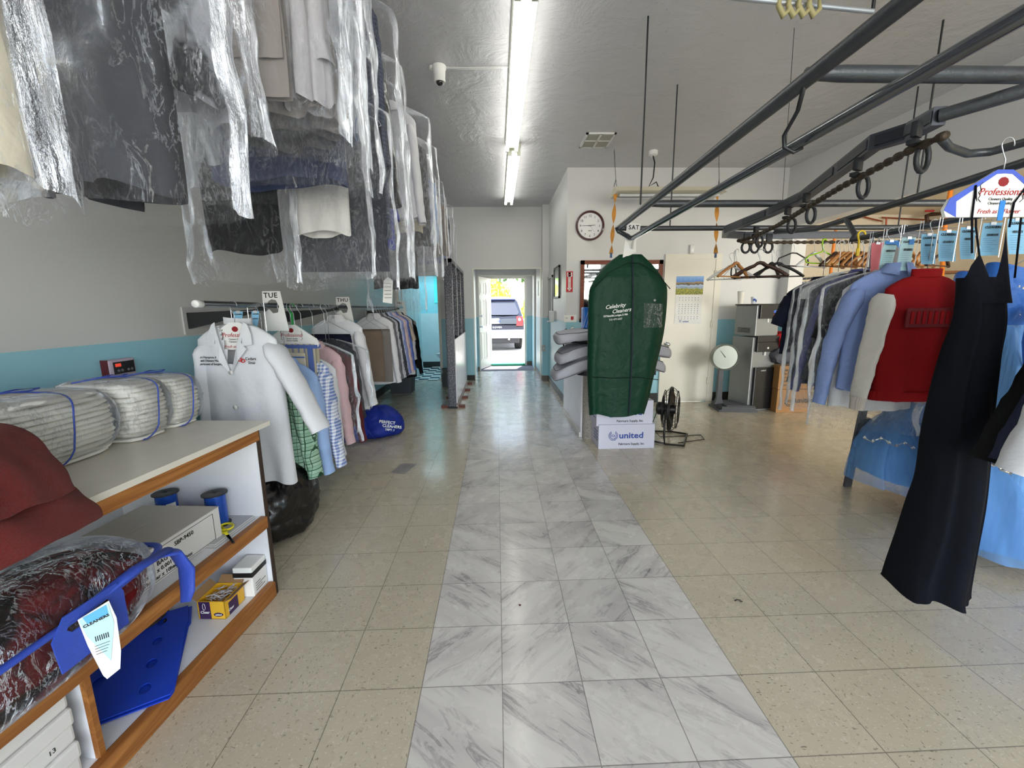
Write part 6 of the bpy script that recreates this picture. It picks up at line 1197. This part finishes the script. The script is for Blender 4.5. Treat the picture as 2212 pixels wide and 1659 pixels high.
def resamp(P, st):
    out = [P[0].copy()]; 
    for i in range(len(P)-1):
        n = max(1, int((P[i+1]-P[i]).length/st)); out += [P[i].lerp(P[i+1], (k+1)/n) for k in range(n)]
    return out
hr = resamp(hp, .012); m_rust = M('rusty_tube', '4a4034', .6, .6, .35, 30, .5, 120)
mb = MB(); mb.tube(hr, [.0125+.0035*math.sin(i*1.25) for i in range(len(hr))], 8); mb.build('twisted_tube', m_rust, CV, True)
def carrier(px, py, s=1):
    p = at(px, py, 'z', HZ); mb = MB(); mb.box(p+Vector((0, 0, .055)), (.05, .02, .05), (0, 0, .5), .004); mb.box(p+Vector((0, 0, .012)), (.07, .03, .016), (0, 0, .5), .004)
    c = p+Vector((.035, 0, -.035)); mb.tube([c+Vector((.034*math.cos(q), .012*math.cos(q), .045*math.sin(q))) for q in [i/14*2*PI for i in range(14)]], .0085, 8, closed=True); mb.build('carrier_hook', M('carrier_black', '2b2d31', .5, .4), CV, auto=50)
for px, py in ((1975, 318), (1850, 385), (1740, 450), (1700, 475), (1632, 512)): carrier(px, py)
for x_ in (2.12, 2.2, 2.32): 
    mb = MB(); c = Vector((x_+.05, yh, HZ-.04)); mb.tube([c+Vector((.036*math.cos(q), .0, .045*math.sin(q))) for q in [i/14*2*PI for i in range(14)]], .010, 8, closed=True); mb.box(c+Vector((0, 0, .08)), (.05, .02, .07), None, .004); mb.build('carrier_hook', M('carrier_black', '2b2d31', .5, .4), CV, auto=50)

# ------------------------------------------------------------------ empty hangers on the conveyor
def hang_only(kind, loc, rz, label, group=None, w=.42, drop=.09):
    t = thing('clothes_hanger', label, 'hanger', loc, rz, group)
    if kind == 'wood': wood_hanger(t, w, drop, m_wood)
    elif kind == 'dark': wood_hanger(t, w, drop, m_woodd)
    elif kind == 'black': wood_hanger(t, w, drop, m_black)
    elif kind == 'white': wood_hanger(t, w, drop, m_white)
    elif kind == 'wire': wire_hanger(t, w, drop)
    elif kind == 'tube':
        mb = MB(); mb.tube(hook_path(drop*.9), .002, 6); mb.build('hook', m_wire, t); mb = MB(); mb.tube([(-.03, 0, -drop), (-w*.46, 0, -drop-.05), (-w*.5, 0, -drop-.08), (-w*.46, 0, -drop-.11), (w*.46, 0, -drop-.11), (w*.5, 0, -drop-.08), (w*.46, 0, -drop-.05), (.03, 0, -drop)], .006, 8, closed=True); mb.build('frame', m_black, t, True)
    elif kind == 'lime':
        mb = MB(); mb.tube(arc(0, 0, .026, -.3, PI+.1, 10)+[(-.012, 0, -.04), (0, 0, -.07), (-.03, 0, -.085), (-w*.4, 0, -.12), (-w*.5, 0, -.15), (-w*.46, 0, -.175), (-w*.3, 0, -.18), (w*.3, 0, -.18), (w*.46, 0, -.175), (w*.5, 0, -.15), (w*.4, 0, -.12), (.03, 0, -.085), (0, 0, -.07)], .0075, 8, r2f=.8); mb.build('frame', M('lime_plastic', '9fd31c', .35), t, True)
    return t
p = at(1590, 541, 'z', HZ-.07); hang_only('wood', (p.x, p.y-.02, HZ-.085), math.radians(28), 'natural wooden hanger with trouser bar, leftmost on the conveyor', w=.42)
hang_only('tube', (p.x+.05, p.y+.1, HZ-.08), math.radians(55), 'black tubular hanger behind the leftmost natural wooden hanger', w=.38)
hang_only('wire', (p.x+.07, p.y+.14, HZ-.08), math.radians(40), 'plain wire hanger behind the leftmost natural wooden hanger')
hang_only('white', (p.x+.08, p.y+.2, HZ-.09), math.radians(-35), 'grey-white plastic hanger angled behind the leftmost wooden hanger', w=.40)
p = at(1640, 548, 'y', yh-.05); hang_only('dark', (p.x, p.y-.03, HZ-.085), math.radians(-28), 'dark brown wooden hanger, second broad one from the left on the conveyor', w=.43)
hang_only('dark', (p.x+.03, p.y+.03, HZ-.085), math.radians(-50), 'dark brown wooden hanger angled behind the other dark brown one', w=.42)
p = at(1668, 548, 'y', yh); hang_only('black', (p.x, p.y-.01, HZ-.085), math.radians(35), 'black broad-shouldered hanger in the left hanger cluster', w=.44)
hang_only('black', (p.x+.06, p.y, HZ-.085), math.radians(-20), 'black hanger with a trouser bar right of the broad-shouldered one', w=.42)
p = at(1718, 525, 'y', yh); hang_only('tube', (p.x, yh, HZ), math.radians(20), 'black tubular hanger with a fluffy end between the two hanger clusters', w=.40)
p = at(1762, 525, 'y', yh); hang_only('white', (p.x, yh, HZ), math.radians(24), 'white plastic hanger just left of the lime green one', w=.42)
p = at(1776, 523, 'y', yh); hang_only('lime', (p.x+.02, yh, HZ), math.radians(18), 'lime green plastic hanger on the conveyor tube', w=.42)
for i, px in enumerate((1808, 1817, 1826, 1836, 1846, 1862, 1868, 1880, 1898, 1912, 1930, 1950, 1972, 1994, 2016, 2040)):
    p = at(px, 523, 'y', yh); hang_only('wood' if i % 5 else 'dark', (p.x, yh, HZ), math.radians(30+6*math.sin(i*2)), 'wooden hanger in the packed row right of the lime green hanger', 'packed wooden hangers on the conveyor', w=.43)
# yellow clip hook on ticket rail
p = tr0; t = thing('yellow_hook', 'yellow plastic hook on the end of the ticket rail', 'hook', (tr0.x-.01, tr0.y+.03, 1.86)); mb = MB(); mb.tube(arc(0, 0, .024, -.3, PI+.1, 10)+[(-.012, 0, -.04), (-.01, 0, -.13)], .006, 8); mb.box((-.01, 0, -.11), (.022, .01, .05), None, .003); mb.build('hook', M('bright_yellow_plastic', 'e8c720', .4), t, True)

# ------------------------------------------------------------------ tickets on the ticket rail
def on_tr(px):   # point of the dropped rail seen at this column
    lo, hi = -1.2, 1.3; 
    for _ in range(40):
        m_ = (lo+hi)/2; q = tr0+(tr1-tr0)*m_; v = q-CAM; X = 1106+F*v.dot(RT)/v.dot(FW)
        if X < px: lo = m_
        else: hi = m_
    return tr0+(tr1-tr0)*lo
nmw = ['pink laundry ticket at the left end of the ticket rail', 'pale laundry ticket with a blue band, second from the left', 'pale blue laundry ticket, third from the left on the rail', 'curled blue laundry ticket, fourth from the left on the rail', 'blue laundry ticket, fifth from the left on the rail', 'blue laundry ticket, sixth from the left, behind the dress strap', 'blue laundry ticket between the two dress straps', 'large blue laundry ticket at the right edge of the view']
for i, (px, tw, th, c) in enumerate(((1897, .072, .19, m_pink), (1926, .082, .17, M('pale_ticket', 'b4d9e0', .8)), (1964, .088, .19, M('pale_ticket', 'b4d9e0', .8)), (2008, .078, .165, m_tick), (2049, .095, .16, m_tick), (2092, .085, .16, m_tick), (2146, .085, .155, m_tick), (2198, .085, .16, m_tick))):
    q = on_tr(px); t = thing('laundry_ticket', nmw[i], 'ticket', (q.x, q.y, q.z), math.radians(-8+5*(i % 3)), 'laundry tickets on the right rail'); mb = MB(); mb.tube([(-.045, 0, .02), (-.045, 0, -.22)], .002, 5); mb.tube([(-.045, 0, .02), (-.03, 0, .022), (-.03, 0, -.03)], .002, 5); mb.tube([(-.05, 0, -.035), (.05, 0, -.035)], .0016, 5); mb.build('wire', m_wire, t)
    ticket(t, .0, -.05, tw, th, c, seed=30+i, text=(i != 0))
    if i == 1: mb = MB(); mb.prism([(-.038, -.052), (.04, -.052), (.062, -.085), (.05, -.10), (.03, -.075), (-.038, -.072)], lambda a, b, d: (a, -.012+d, b), .001); mb.build('blue_band', M('band_blue', '2f86d8', .6), t)
    if i == 2: mb = MB(); mb.box((.015, -.012, -.075), (.03, .002, .03)); mb.build('blue_tab', M('band_blue', '2f86d8', .6), t)

# ------------------------------------------------------------------ clothes on the ticket rail
GR = 'clothes on the right rail'
f_vred = cloth('deep_red_wool', '8c0f14', bump=.3); f_vest = M('red_embroidery', '6a0b10', .8, bump=.6, bscale=90); f_vw = cloth('cream_fleece', 'd9d4cb', rough=1, bump=.5); f_bshirt = cloth('blue_chambray', '8a9fd2', bump=.6); f_hi = cloth('purple_blue_cloth', '5a5f96')
def rgt(y, drop, L, mat, label, **k):
    s_ = (y-tr0.y)/(tr1.y-tr0.y); q = tr0+(tr1-tr0)*s_; nm = k.pop('name', 'shirt'); ct = k.pop('cat', 'shirt'); k.setdefault('w', .44); dx = k.pop('dx', 0); k.setdefault('seed', int(y*100))
    return shirt(nm, label, ct, (q.x+dx, y, 1.84), mat, L=L, drop=drop, group=GR, **k)
v_ = rgt(2.36, .27, .70, f_vred, 'dark red varsity jacket with cream sleeves, its back facing the viewer', name='varsity_jacket', cat='jacket', w=.44, slv=0, d=.13, hem=.98, col_=False, dx=.0, fold=.008, shz=.07)
for s in (-1, 1): m_, e, r = sleeve(s, .53, .60, .07, .05 if s < 0 else .02, .075, .052, -.27, 12, fwd=.03); o = m_.build('sleeve', f_vw, v_, True); q = Vector(e); mb = MB(); mb.tube([q+Vector((0, 0, .005)), q+Vector((0, 0, -.02)), q+Vector((s*.003, 0, -.075))], [.05, .046, .042], 18, r2f=.7, cap=False); mb.build('ribbed_cuff', cloth('cream_rib', 'cfc6bd', 'stripes', 'b9b0a8', 160), o, True)
mb = MB(); mb.grid(lambda u, v: ((.235+.004*math.cos(2*PI*u*30))*math.cos(2*PI*u)*.98, .078*math.sin(2*PI*u), -.93-.055*v), 120, 4, cu=True); mb.build('ribbed_hem', f_vred, v_, True)
mb = MB(); mb.grid(lambda u, v: (.085*math.cos(2*PI*u), .035*math.sin(2*PI*u), -.285+.045*v), 40, 4, cu=True); mb.build('collar', f_vred, v_, True)
mb = MB(); mb.b2(-.165, .165, -.090, -.080, -.56, -.455, .003); pn = mb.build('back_patch', f_vest, v_); 
for k in range(9): mb = MB(); mb.box((-.135+.0335*k, -.092, -.507), (.02, .006, .07), None, .002); mb.build('embroidered_letter', f_vred, pn)
rgt(2.52, .22, .74, f_bshirt, 'long-sleeved pale blue dress shirt left of the varsity jacket', name='dress_shirt', w=.46, slv=.66, out=.13, r0=.085, r1=.055, dx=-.02, rz=-.3, bend=.03, fold=.02, sides=(-1, 1))
rgt(2.62, .25, .84, f_white, 'white shirt whose tail shows below the pale blue shirt cuff', w=.44, slv=.62, out=.10, dx=.0, rz=-.25, bagL=1.02)
rgt(2.72, .28, .62, f_black, 'black short-sleeved top left of the pale blue dress shirt', name='top', cat='top', w=.46, slv=.26, out=.10, dx=.04, rz=-.25, r0=.09, r1=.08, cuffs=False)
rgt(2.82, .24, .78, f_dk, 'dark shirt in long clear plastic beside the black top', w=.46, slv=.6, out=.11, dx=.07, rz=-.3, bagL=1.0, cuffs=False)
rgt(2.93, .22, .80, f_hi, 'purple-blue long-sleeved shirt in clear plastic near the far end of the right rail', w=.46, slv=.66, out=.13, dx=.11, rz=-.35, bagL=.98)
rgt(3.05, .24, .78, f_char, 'charcoal suit jacket in clear plastic behind the purple-blue shirt', name='suit_jacket', cat='jacket', w=.46, slv=.6, out=.10, dx=.13, rz=-.35, bagL=1.02)
k_ = rgt(3.22, .25, .55, cloth('navy_jersey', '161a2c'), 'navy t-shirt with a dark green sleeve, last on the right rail', name='t_shirt', w=.46, slv=.22, out=.09, dx=.06, rz=-.35, r0=.085, r1=.075, cuffs=False)
t = thing('hanger_cover', 'white printed paper hanger cover with a green ring logo on the right rail', 'hanger cover', (at(1810, 590, 'y', 3.12).x, 3.12, 1.84), -.3, GR); c = cape_hanger(t, .46, .20, False, s=1.25)
mb = MB(); mb.tube([(.03+.032*math.cos(q), -.008, -.20-.10+.032*math.sin(q)) for q in [i/20*2*PI for i in range(20)]], .006, 6, closed=True); mb.build('green_ring', M('logo_green', '58b058', .6), c)
for k in range(3): mb = MB(); mb.tube([(-.12+.045*k+.01*math.cos(q), -.008, -.30-.008*k+.01*math.sin(q)) for q in [i/12*2*PI for i in range(12)]], .0022, 5, closed=True); mb.build('letter_ring', M('print_slate', '55607a', .6), c)
for i in range(7):
    q = on_tr(1893+5*i); t = thing('clothes_hanger', 'grey wire hanger hook bunched with others above the plastic-covered clothes', 'hanger', (q.x-.01, q.y+.02*i, 1.62), math.radians(-25+5*i), 'bunched wire hangers at the end of the right rail'); wire_hanger(t, .42, .09); mb = MB(); mb.tube([(0, 0, .024), (.0, 0, .22)], .0016, 5); mb.build('drop_wire', m_wire, t)
# navy slip dress on blue-edged paper hanger
DYY = 1.6; hk = at(2178, 312, 'y', DYY); base = Vector((hk.x, DYY, hk.z))
DR = thing('slip_dress', 'long dark navy slip dress with thin straps on a blue-edged paper hanger', 'dress', base, 0)
f_nvd = cloth('navy_crepe', '080b14', bump=.25, rough=.9)
rows = [(600, 2068, 2172), (650, 2070, 2166), (700, 2064, 2160), (762, 2044, 2146), (852, 2020, 2134), (940, 2004, 2124), (1031, 1994, 2112), (1085, 1978, 2102), (1165, 1955, 2085), (1240, 1928, 2072), (1268, 1922, 2066)]
loft_px(rows, DYY, lambda v: .045+.09*v, 3, .022, 6, 60, 90, base, shr=.86).build('skirt', f_nvd, DR, True)
bx = lambda px, py: at(px, py, 'y', DYY)-base
nk = [(0, 600), (.08, 575), (.24, 549), (.34, 575), (.52, 618), (.66, 590), (.82, 540), (.94, 494), (1, 520)]
def ntop(u):
    for (u0, a_), (u1, b_) in zip(nk, nk[1:]):
        if u <= u1: return a_+(b_-a_)*(u-u0)/(u1-u0)
    return nk[-1][1]
mb = MB(); mb.grid(lambda u, v: tuple(bx(2077+88*u, 655+(ntop(u)-655)*v)+Vector((0, -.01-.05*math.sin(PI*u)**.5*(1-.55*v)-.012*abs(math.sin(2*PI*u))*(1-v), 0))), 60, 14)
mb.grid(lambda u, v: tuple(bx(2077+88*u, 655-50*v)+Vector((0, .01+.045*math.sin(PI*u)**.5, .0))), 30, 4); mb.build('bodice', f_nvd, DR, True)
for P in ([(2092, 548), (2092, 470), (2100, 403), (2116, 490), (2126, 575)], [(2172, 492), (2182, 440), (2206, 408), (2214, 470), (2200, 600)]):
    mb = MB(); mb.tube([bx(*q)+Vector((0, -.012 if i < 3 else .012, 0)) for i, q in enumerate(P)], .0035, 6); mb.build('strap', f_nvd, DR, True)

hz_ = (hk-at(2165, 372, 'y', DYY)).z; cc = cape_hanger(DR, .42, abs(hz_)+.0, True, True, 1.05)
mb = MB(); mb.b2(.0, .02, -.009, -.007, -abs(hz_)-.17, -abs(hz_)-.10); mb.build('blue_tag', M('band_blue', '2f86d8', .6), cc)
# two blue tulle gowns
m_tul = NT('blue_tulle'); g = m_tul.coord(); m_tul.L(m_tul.mix(m_tul.noise(m_tul.mapping(g, (9, 9, 1.2)), 1, 4), '4b8ad2', '7fb2e8'), m_tul.b.inputs['Base Color']); m_tul.b.inputs['Roughness'].default_value = .9; m_tul.b.inputs['Sheen Weight'].default_value = .4; m_tul.bump(m_tul.noise(m_tul.mapping(g, (22, 22, 2.5)), 1, 4), .8, .03); m_tul.b.inputs['Subsurface Weight'].default_value = 0; m_tulle = m_tul.m
vt = NT('sheer_blue_tulle'); vt.b.inputs['Base Color'].default_value = lin('6fa8e6'); vt.b.inputs['Roughness'].default_value = .9; ns = vt.noise(vt.mapping(vt.coord(), (14, 14, 3)), 1, 4); vt.L(vt.math('ADD', .22, vt.math('MULTIPLY', ns, .5)), vt.b.inputs['Alpha']); m_sheer = vt.m
m_gem = M('rhinestone', 'dfe6ee', .08, .9, .3, 80); f_satin = cloth('blue_satin', '3f78cf', rough=.35, bump=.5)
def gown(label, Y, rows, seed, trim_py, hook_px, extra):
    hkp = at(hook_px[0], hook_px[1], 'y', Y); bs = Vector((hkp.x, Y, hkp.z)); t = thing('ball_gown', label, 'gown', bs, 0, 'blue tulle ball gowns')
    loft_px(rows, Y, lambda v: .09+.20*v**.8, seed, .05, 9, 60, 130, bs).build('skirt', m_tulle, t, True)
    r2 = [(py+(extra if i == len(rows)-1 else 0), xl-8-10*i/len(rows), xr+8) for i, (py, xl, xr) in enumerate(rows) if i >= len(rows)//2]
    loft_px(r2, Y, lambda v: .20+.12*v, seed+5, .06, 11, 36, 130, bs).build('outer_veil', m_sheer, t, True)
    top = rows[0]; a_, b_ = at(top[1], top[0], 'y', Y)-bs, at(top[2], top[0], 'y', Y)-bs; w = b_.x-a_.x; cx = (a_.x+b_.x)/2
    mb = MB(); mb.grid(lambda u, v: (cx+(w/2)*(1.02+.12*math.sin(PI*v))*math.cos(2*PI*u), (.09+.02*v)*math.sin(2*PI*u)+.006*nz(u*20, v*10, seed), a_.z-.02+.30*v+(.03*math.cos(4*PI*u))*v), 60, 16, cu=True); mb.build('bodice', f_satin, t, True)
    mb = MB(); rnd = random.Random(seed)
    for k in range(40): mb.lathe([(0, 0), (.006, .002), (.004, .006), (0, .007)], (cx+(w/2)*rnd.uniform(-.9, .6), -.115, a_.z+rnd.uniform(.0, .22)), 6, 'y')
    mb.build('bodice_stones', m_gem, t)
    mb = MB(); 
    for k in range(7): q = k/7*2*PI; mb.tube([(cx-w*.25, -.12, a_.z+.05), (cx-w*.25+.05*math.cos(q), -.15, a_.z+.05+.05*math.sin(q)), (cx-w*.25+.03*math.cos(q+.6), -.14, a_.z+.05+.03*math.sin(q+.6)), (cx-w*.25, -.12, a_.z+.05)], .012, 6, r2f=.4)
    mb.tube([(cx-w*.25, -.13, a_.z+.03), (cx-w*.32, -.15, a_.z-.08), (cx-w*.27, -.16, a_.z-.2)], .02, 6, r2f=.2); mb.build('bow', f_satin, t, True)
    mb = MB(); n = len(rows); 
    for px_l, px_r, py0, py1 in [trim_py]:
        P = []
        for k in range(36):
            f = k/35; px = px_l+(px_r-px_l)*f; q = at(px, py0+(py1-py0)*f+5*math.sin(f*PI*8), 'y', Y-.33)-bs; P.append(q)
            if k % 3 == 0: mb.lathe([(0, -.012), (.011, 0), (0, .012)], tuple(q), 8)
        mb.tube(P, .004, 5)
    mb.build('rhinestone_trim', m_gem, t)
    mb = MB(); mb.tube([(0, 0, .02), (0, 0, 0), (cx*.5, 0, -.1), (cx, 0, a_.z+.26)], .003, 6); mb.tube([(cx-w/2, 0, a_.z+.24), (cx, 0, a_.z+.33), (cx+w/2, 0, a_.z+.24)], .003, 6); mb.build('hanger', m_wire, t)
    return t
gown('larger pale blue tulle ball gown at the right edge, behind the navy slip dress', 2.12, [(700, 2120, 2270), (760, 2105, 2290), (850, 2085, 2340), (950, 2068, 2400), (1050, 2058, 2440), (1150, 2050, 2460)], 3, (2110, 2320, 1000, 1050), (2205, 470), 10)
gown('blue tulle ball gown behind the varsity jacket, its hem trimmed with stones', 2.72, [(690, 2060, 2150), (750, 2030, 2160), (830, 1990, 2170), (900, 1930, 2180), (960, 1885, 2185), (1020, 1872, 2190)], 8, (1868, 2070, 945, 985), (2105, 500), 18)
# garments at the right edge
for i, (y, mt, cn, o_, sl, dx) in enumerate(((1.22, f_white, 'white shirt sleeve at the right edge, nearest of three', .24, .60, -.33), (1.30, cloth('navy_tweed', '2a3046'), 'navy tweed jacket at the right edge between black and white ones', .26, .60, -.23), (1.38, f_black, 'black jacket sleeve at the right edge before the larger gown', .30, .62, -.17))):
    rgt(y, .25, .74, mt, cn, name='jacket' if i else 'shirt', cat='jacket' if i else 'shirt', w=.44, slv=sl, out=o_, dx=dx, r0=.075, r1=.065, cuffs=False)
# ------------------------------------------------------------------ things in the side room
def lab_(n, l, c, loc=(0, 0, 0), rz=0): return thing(n, l, c, loc, rz)
t = lab_('orange_hose', 'orange air hose hanging in the side room, left one', 'hose'); q0_, q1_ = at(1894, 400, 'y', 7.0), at(1812, 560, 'y', 7.0); h0 = at(1822, 420, 'y', 7.0); mb = MB(); mb.tube([h0, at(1805, 500, 'y', 7.0), at(1797, 560, 'y', 7.0), at(1790, 640, 'y', 7.0)], .022, 8); mb.build('hose', M('orange_rubber', 'e8862a', .5), t, True)
t = lab_('orange_hose', 'orange air hose hanging in the side room, right one', 'hose'); mb = MB(); mb.tube([at(2056, 395, 'y', 6.6), at(2048, 450, 'y', 6.6), at(2042, 490, 'y', 6.6), at(2034, 600, 'y', 6.6)], .03, 8); mb.build('hose', M('orange_rubber', 'e8862a', .5), t, True)
t = lab_('steam_pipe', 'dark bent steam pipe with a valve on the side room wall', 'pipe'); mb = MB(); mb.tube([at(x, y, 'y', 8.9) for x, y in ((2036, 440), (2035, 462), (2012, 463), (2002, 466), (2002, 478), (2016, 480), (2017, 492))], .04, 10); mb.build('pipe', M('bronze_pipe', '4a3428', .5, .5), t, True); mb = MB(); q = at(2008, 456, 'y', 8.85); mb.box(q, (.18, .03, .03)); mb.build('valve_handle', m_redink, t)
t = lab_('copper_pipe_run', 'thin reddish copper pipes running along the side room wall', 'pipe'); m_cu = M('copper', '9a4a32', .4, .7)
for (x0, y0_), (x1, y1_) in (((1834, 461), (1905, 478)), ((1905, 470), (2005, 475)), ((1855, 455), (1890, 457)), ((1915, 470), (1913, 500))): mb = MB(); mb.cyl(at(x0, y0_, 'y', 9.2), at(x1, y1_, 'y', 9.2), .015, 8); mb.build('pipe', m_cu, t)
t = lab_('wall_panel', 'tall whitish panel leaning against the side room wall', 'panel'); a0, a1 = at(1722, 628, 'y', 8.6), at(1748, 800, 'y', 8.6); mb = MB(); mb.b2(a0.x, a1.x, 8.6, 8.66, .002, a0.z); mb.build('board', M('warm_white_board', 'efe6dc', .5), t)
rr = thing('side_room_rack', 'steel rail of blue and white clothes in the side room beyond the wall end', 'clothes rail', (0, 0, 0)); e0, e1 = at(1700, 606, 'y', 7.4), at(1790, 596, 'y', 7.4); mb = MB(); mb.cyl(e0+Vector((-.1, 0, 0)), e1+Vector((.2, 0, 0)), .018, 10); mb.build('rail', m_pipe, rr)
for s in (0, 1): mb = MB(); q = e0 if s == 0 else e1; mb.cyl((q.x+(.2 if s else -.1), 7.4, .005), (q.x+(.2 if s else -.1), 7.4, q.z), .018, 10); mb.build('upright', m_pipe, rr)
for i in range(12):
    f = i/11; q = e0.lerp(e1, f); shirt('shirt', 'blue and white shirt hung edge-on in the side room', 'shirt', (q.x, 7.4, q.z), (f_blue, f_strb, f_white)[i % 3], w=.42, L=.22 if i % 2 else .26, drop=.05, slv=0, rz=math.radians(72), group='shirts on the side room rack', col_=False, seed=200+i, d=.05)
t = lab_('stool_frame', 'thin bent wire stand on the floor of the side room', 'stand'); mb = MB(); q = at(1715, 790, 'z', 0.75); 
t.location = (5.0, 7.6, 0); mb.tube([(-.15, 0, .003), (-.15, 0, .7), (-.1, 0, .82), (.02, 0, .86), (.1, 0, .78), (.12, 0, .003)], .008, 6); mb.build('wire', m_dark, t)
sh = thing('side_room_shelf', 'brown timber shelf with cartons on the side room wall behind the gown', 'shelf', (0, 0, 0)); a0, a1 = at(1985, 585, 'y', 8.2), at(2062, 700, 'y', 8.2); m_tb = wood('raw_timber', '9a6a44', '7d5234', 2)
for x_ in (a0.x, (a0.x+a1.x)/2, a1.x): mb = MB(); mb.b2(x_-.03, x_+.03, 8.2, 8.26, .003, a0.z); mb.build('post', m_tb, sh)
for z_ in (a1.z, (a0.z+a1.z)/2, a0.z-.05): mb = MB(); mb.b2(a0.x-.05, a1.x+.05, 8.1, 8.5, z_, z_+.04); mb.build('board', m_tb, sh)
for i in range(3): z_ = (a1.z+.041, (a0.z+a1.z)/2+.041, a1.z+.041)[i]; x_ = a0.x+(.2, .45, .7)[i]*(a1.x-a0.x); t = thing('brown_carton', ('left', 'upper', 'right')[i]+' small carton on the timber shelf of the side room', 'box', (x_, 8.3, z_)); mb = MB(); mb.b2(-.14, .14, -.12, .12, 0, .2, .003); mb.build('body', M('tan_carton_far', ('c29a72', 'a98a70', 'b58b6a')[i], .8), t) if True else None
# floor marks
for lab, px, py, sx, sy, c in (('loose marble-pattern tile patch on the floor near the lower left rail', 872, 1012, .07, .12, '8f8a86'),):
    q = at(px, py, 'z', 0); t = MB(); t.b2(-sx, sx, -sy, sy, .0002, .0012); o = t.build('tile_patch', M('tile_patch_grey', c, .3, var=.4, nscale=30)); o.location = (q.x, q.y, 0); o.rotation_euler = (0, 0, -.25); tag(o, lab, 'tile')
q = at(1596, 1299, 'z', 0); t = thing('debris', 'small dark scrap lying on the beige floor right of the marble strip', 'debris', (q.x, q.y, .002)); mb = MB(); mb.tube([(-.02, 0, .001), (-.008, .006, .003), (.008, .003, .002), (.014, -.005, .001), (.0, -.008, .002)], .003, 6, r2f=.5); mb.build('scrap', M('dark_scrap', '2a2420', .9), t)
q = at(1123, 1308, 'z', 0); t = thing('debris', 'tiny dark red speck on the marble strip', 'debris', (q.x, q.y, .001)); mb = MB(); mb.lathe([(0, 0), (.006, .001), (.004, .004), (0, .005)], seg=7); mb.build('scrap', M('dark_red_speck', '3c1416', .8), t)
# ------------------------------------------------------------------ the green garment bag
Yg = at(1368, 520, 'z', 1.99).y; hk = at(1366, 505, 'y', Yg); bs = Vector((hk.x, Yg, hk.z)); f_grn = cloth('dark_green_nylon', '0f3a28', bump=.6, rough=.5)
GB = thing('garment_bag', 'dark green zipped garment bag with white lettering hanging from the pipe end', 'garment bag', bs, 0)
rows = [(550, 1338, 1386), (577, 1303, 1412), (609, 1281, 1434), (637, 1272, 1440), (717, 1270, 1433), (805, 1269, 1413), (857, 1271, 1401), (893, 1273, 1390)]
loft_px(rows, Yg, lambda v: .03+.06*min(1, v*4), 5, .018, 4, 56, 90, bs, pw=.7).build('body', f_grn, GB, True)
gx = lambda px, py, o=-.115: at(px, py, 'y', Yg)-bs+Vector((0, o, 0)); m_gd = cloth('green_piping', '0a2418', rough=.6)
mb = MB(); mb.tube([gx(1361, 556, -.07), gx(1359, 640), gx(1357, 760), gx(1353, 850), gx(1350, 892)], .006, 6); mb.build('zip', M('navy_zip', '121a30', .4), GB)
mb = MB(); mb.tube([gx(1279, 622, -.1), gx(1310, 590, -.1), gx(1350, 570, -.085), gx(1375, 570, -.085), gx(1410, 592, -.1), gx(1438, 625, -.1)], .004, 6); mb.tube([gx(1272, 810), gx(1320, 813), gx(1370, 811), gx(1412, 816)], .004, 6); mb.build('piping', m_gd, GB, True)
rs = (PI/2, -math.radians(8), 0)
txt('Celebrity', .048, tuple(gx(1300, 668, -.125)), m_whiteink, GB, (PI/2, -.12, 0), shear=.35, bold=.0006); txt('Cleaners', .048, tuple(gx(1314, 677, -.125)), m_whiteink, GB, (PI/2, -.12, 0), shear=.35, bold=.0006)
txt('11917 National Blvd., Los Angeles, CA  90064', .0235, tuple(gx(1296, 685, -.125)), m_whiteink, GB, (PI/2, -.08, 0), bold=.0006, sx=.5); txt('310 479 6207', .024, tuple(gx(1308, 692, -.125)), m_whiteink, GB, (PI/2, -.08, 0), sx=.9)
mb = MB(); P = [gx(1381, 654, -.122), gx(1421, 657, -.122), gx(1419, 706, -.122), gx(1380, 707, -.122)]; mb.grid(lambda u, v: tuple(P[0].lerp(P[1], u).lerp(P[3].lerp(P[2], u), v)+Vector((0, -.008*abs(nz(u*5, v*6, 2)), 0))), 20, 20); mb.build('clear_pocket', film('pocket_film', .05, gl=1.1), GB, True)
mb = MB(); q = gx(1404, 649, -.118); mb.lathe([(.012, 0), (.011, -.004), (0, -.006)], tuple(q), 14, 'y'); mb.build('snap_button', m_wire, GB, True)
mb = MB(); mb.tube([(0, 0, .05), (.02, 0, .03), (.015, 0, -.03), (0, 0, -.09), (0, 0, -.16)], .003, 6); mb.build('hanger_hook', m_wire, GB)
# SAT divider card
DV = thing('day_divider', 'white SAT day card on the end of the lower overhead pipe', 'rail divider', bs+Vector((-.0, -.03, 0)), math.radians(6)); sx_ = lambda px, py: ((at(px, py, 'y', Yg)-bs).x, (at(px, py, 'y', Yg)-bs).z)
flat(DV, 'card', m_white, [sx_(*q) for q in ((1353, 481), (1382, 485), (1379, 513), (1372, 521), (1372, 546), (1362, 549), (1371, 563), (1342, 560), (1347, 520))], [[sx_(*q) for q in ((1360, 514), (1368, 516), (1366, 540), (1358, 538), (1356, 524))]], lambda a, b, d: (a, d, b), .003)
x_, z_ = sx_(1355, 497); txt('SAT', .052, (x_, -.002, z_), m_ink, DV, space=1.15, bold=.001)
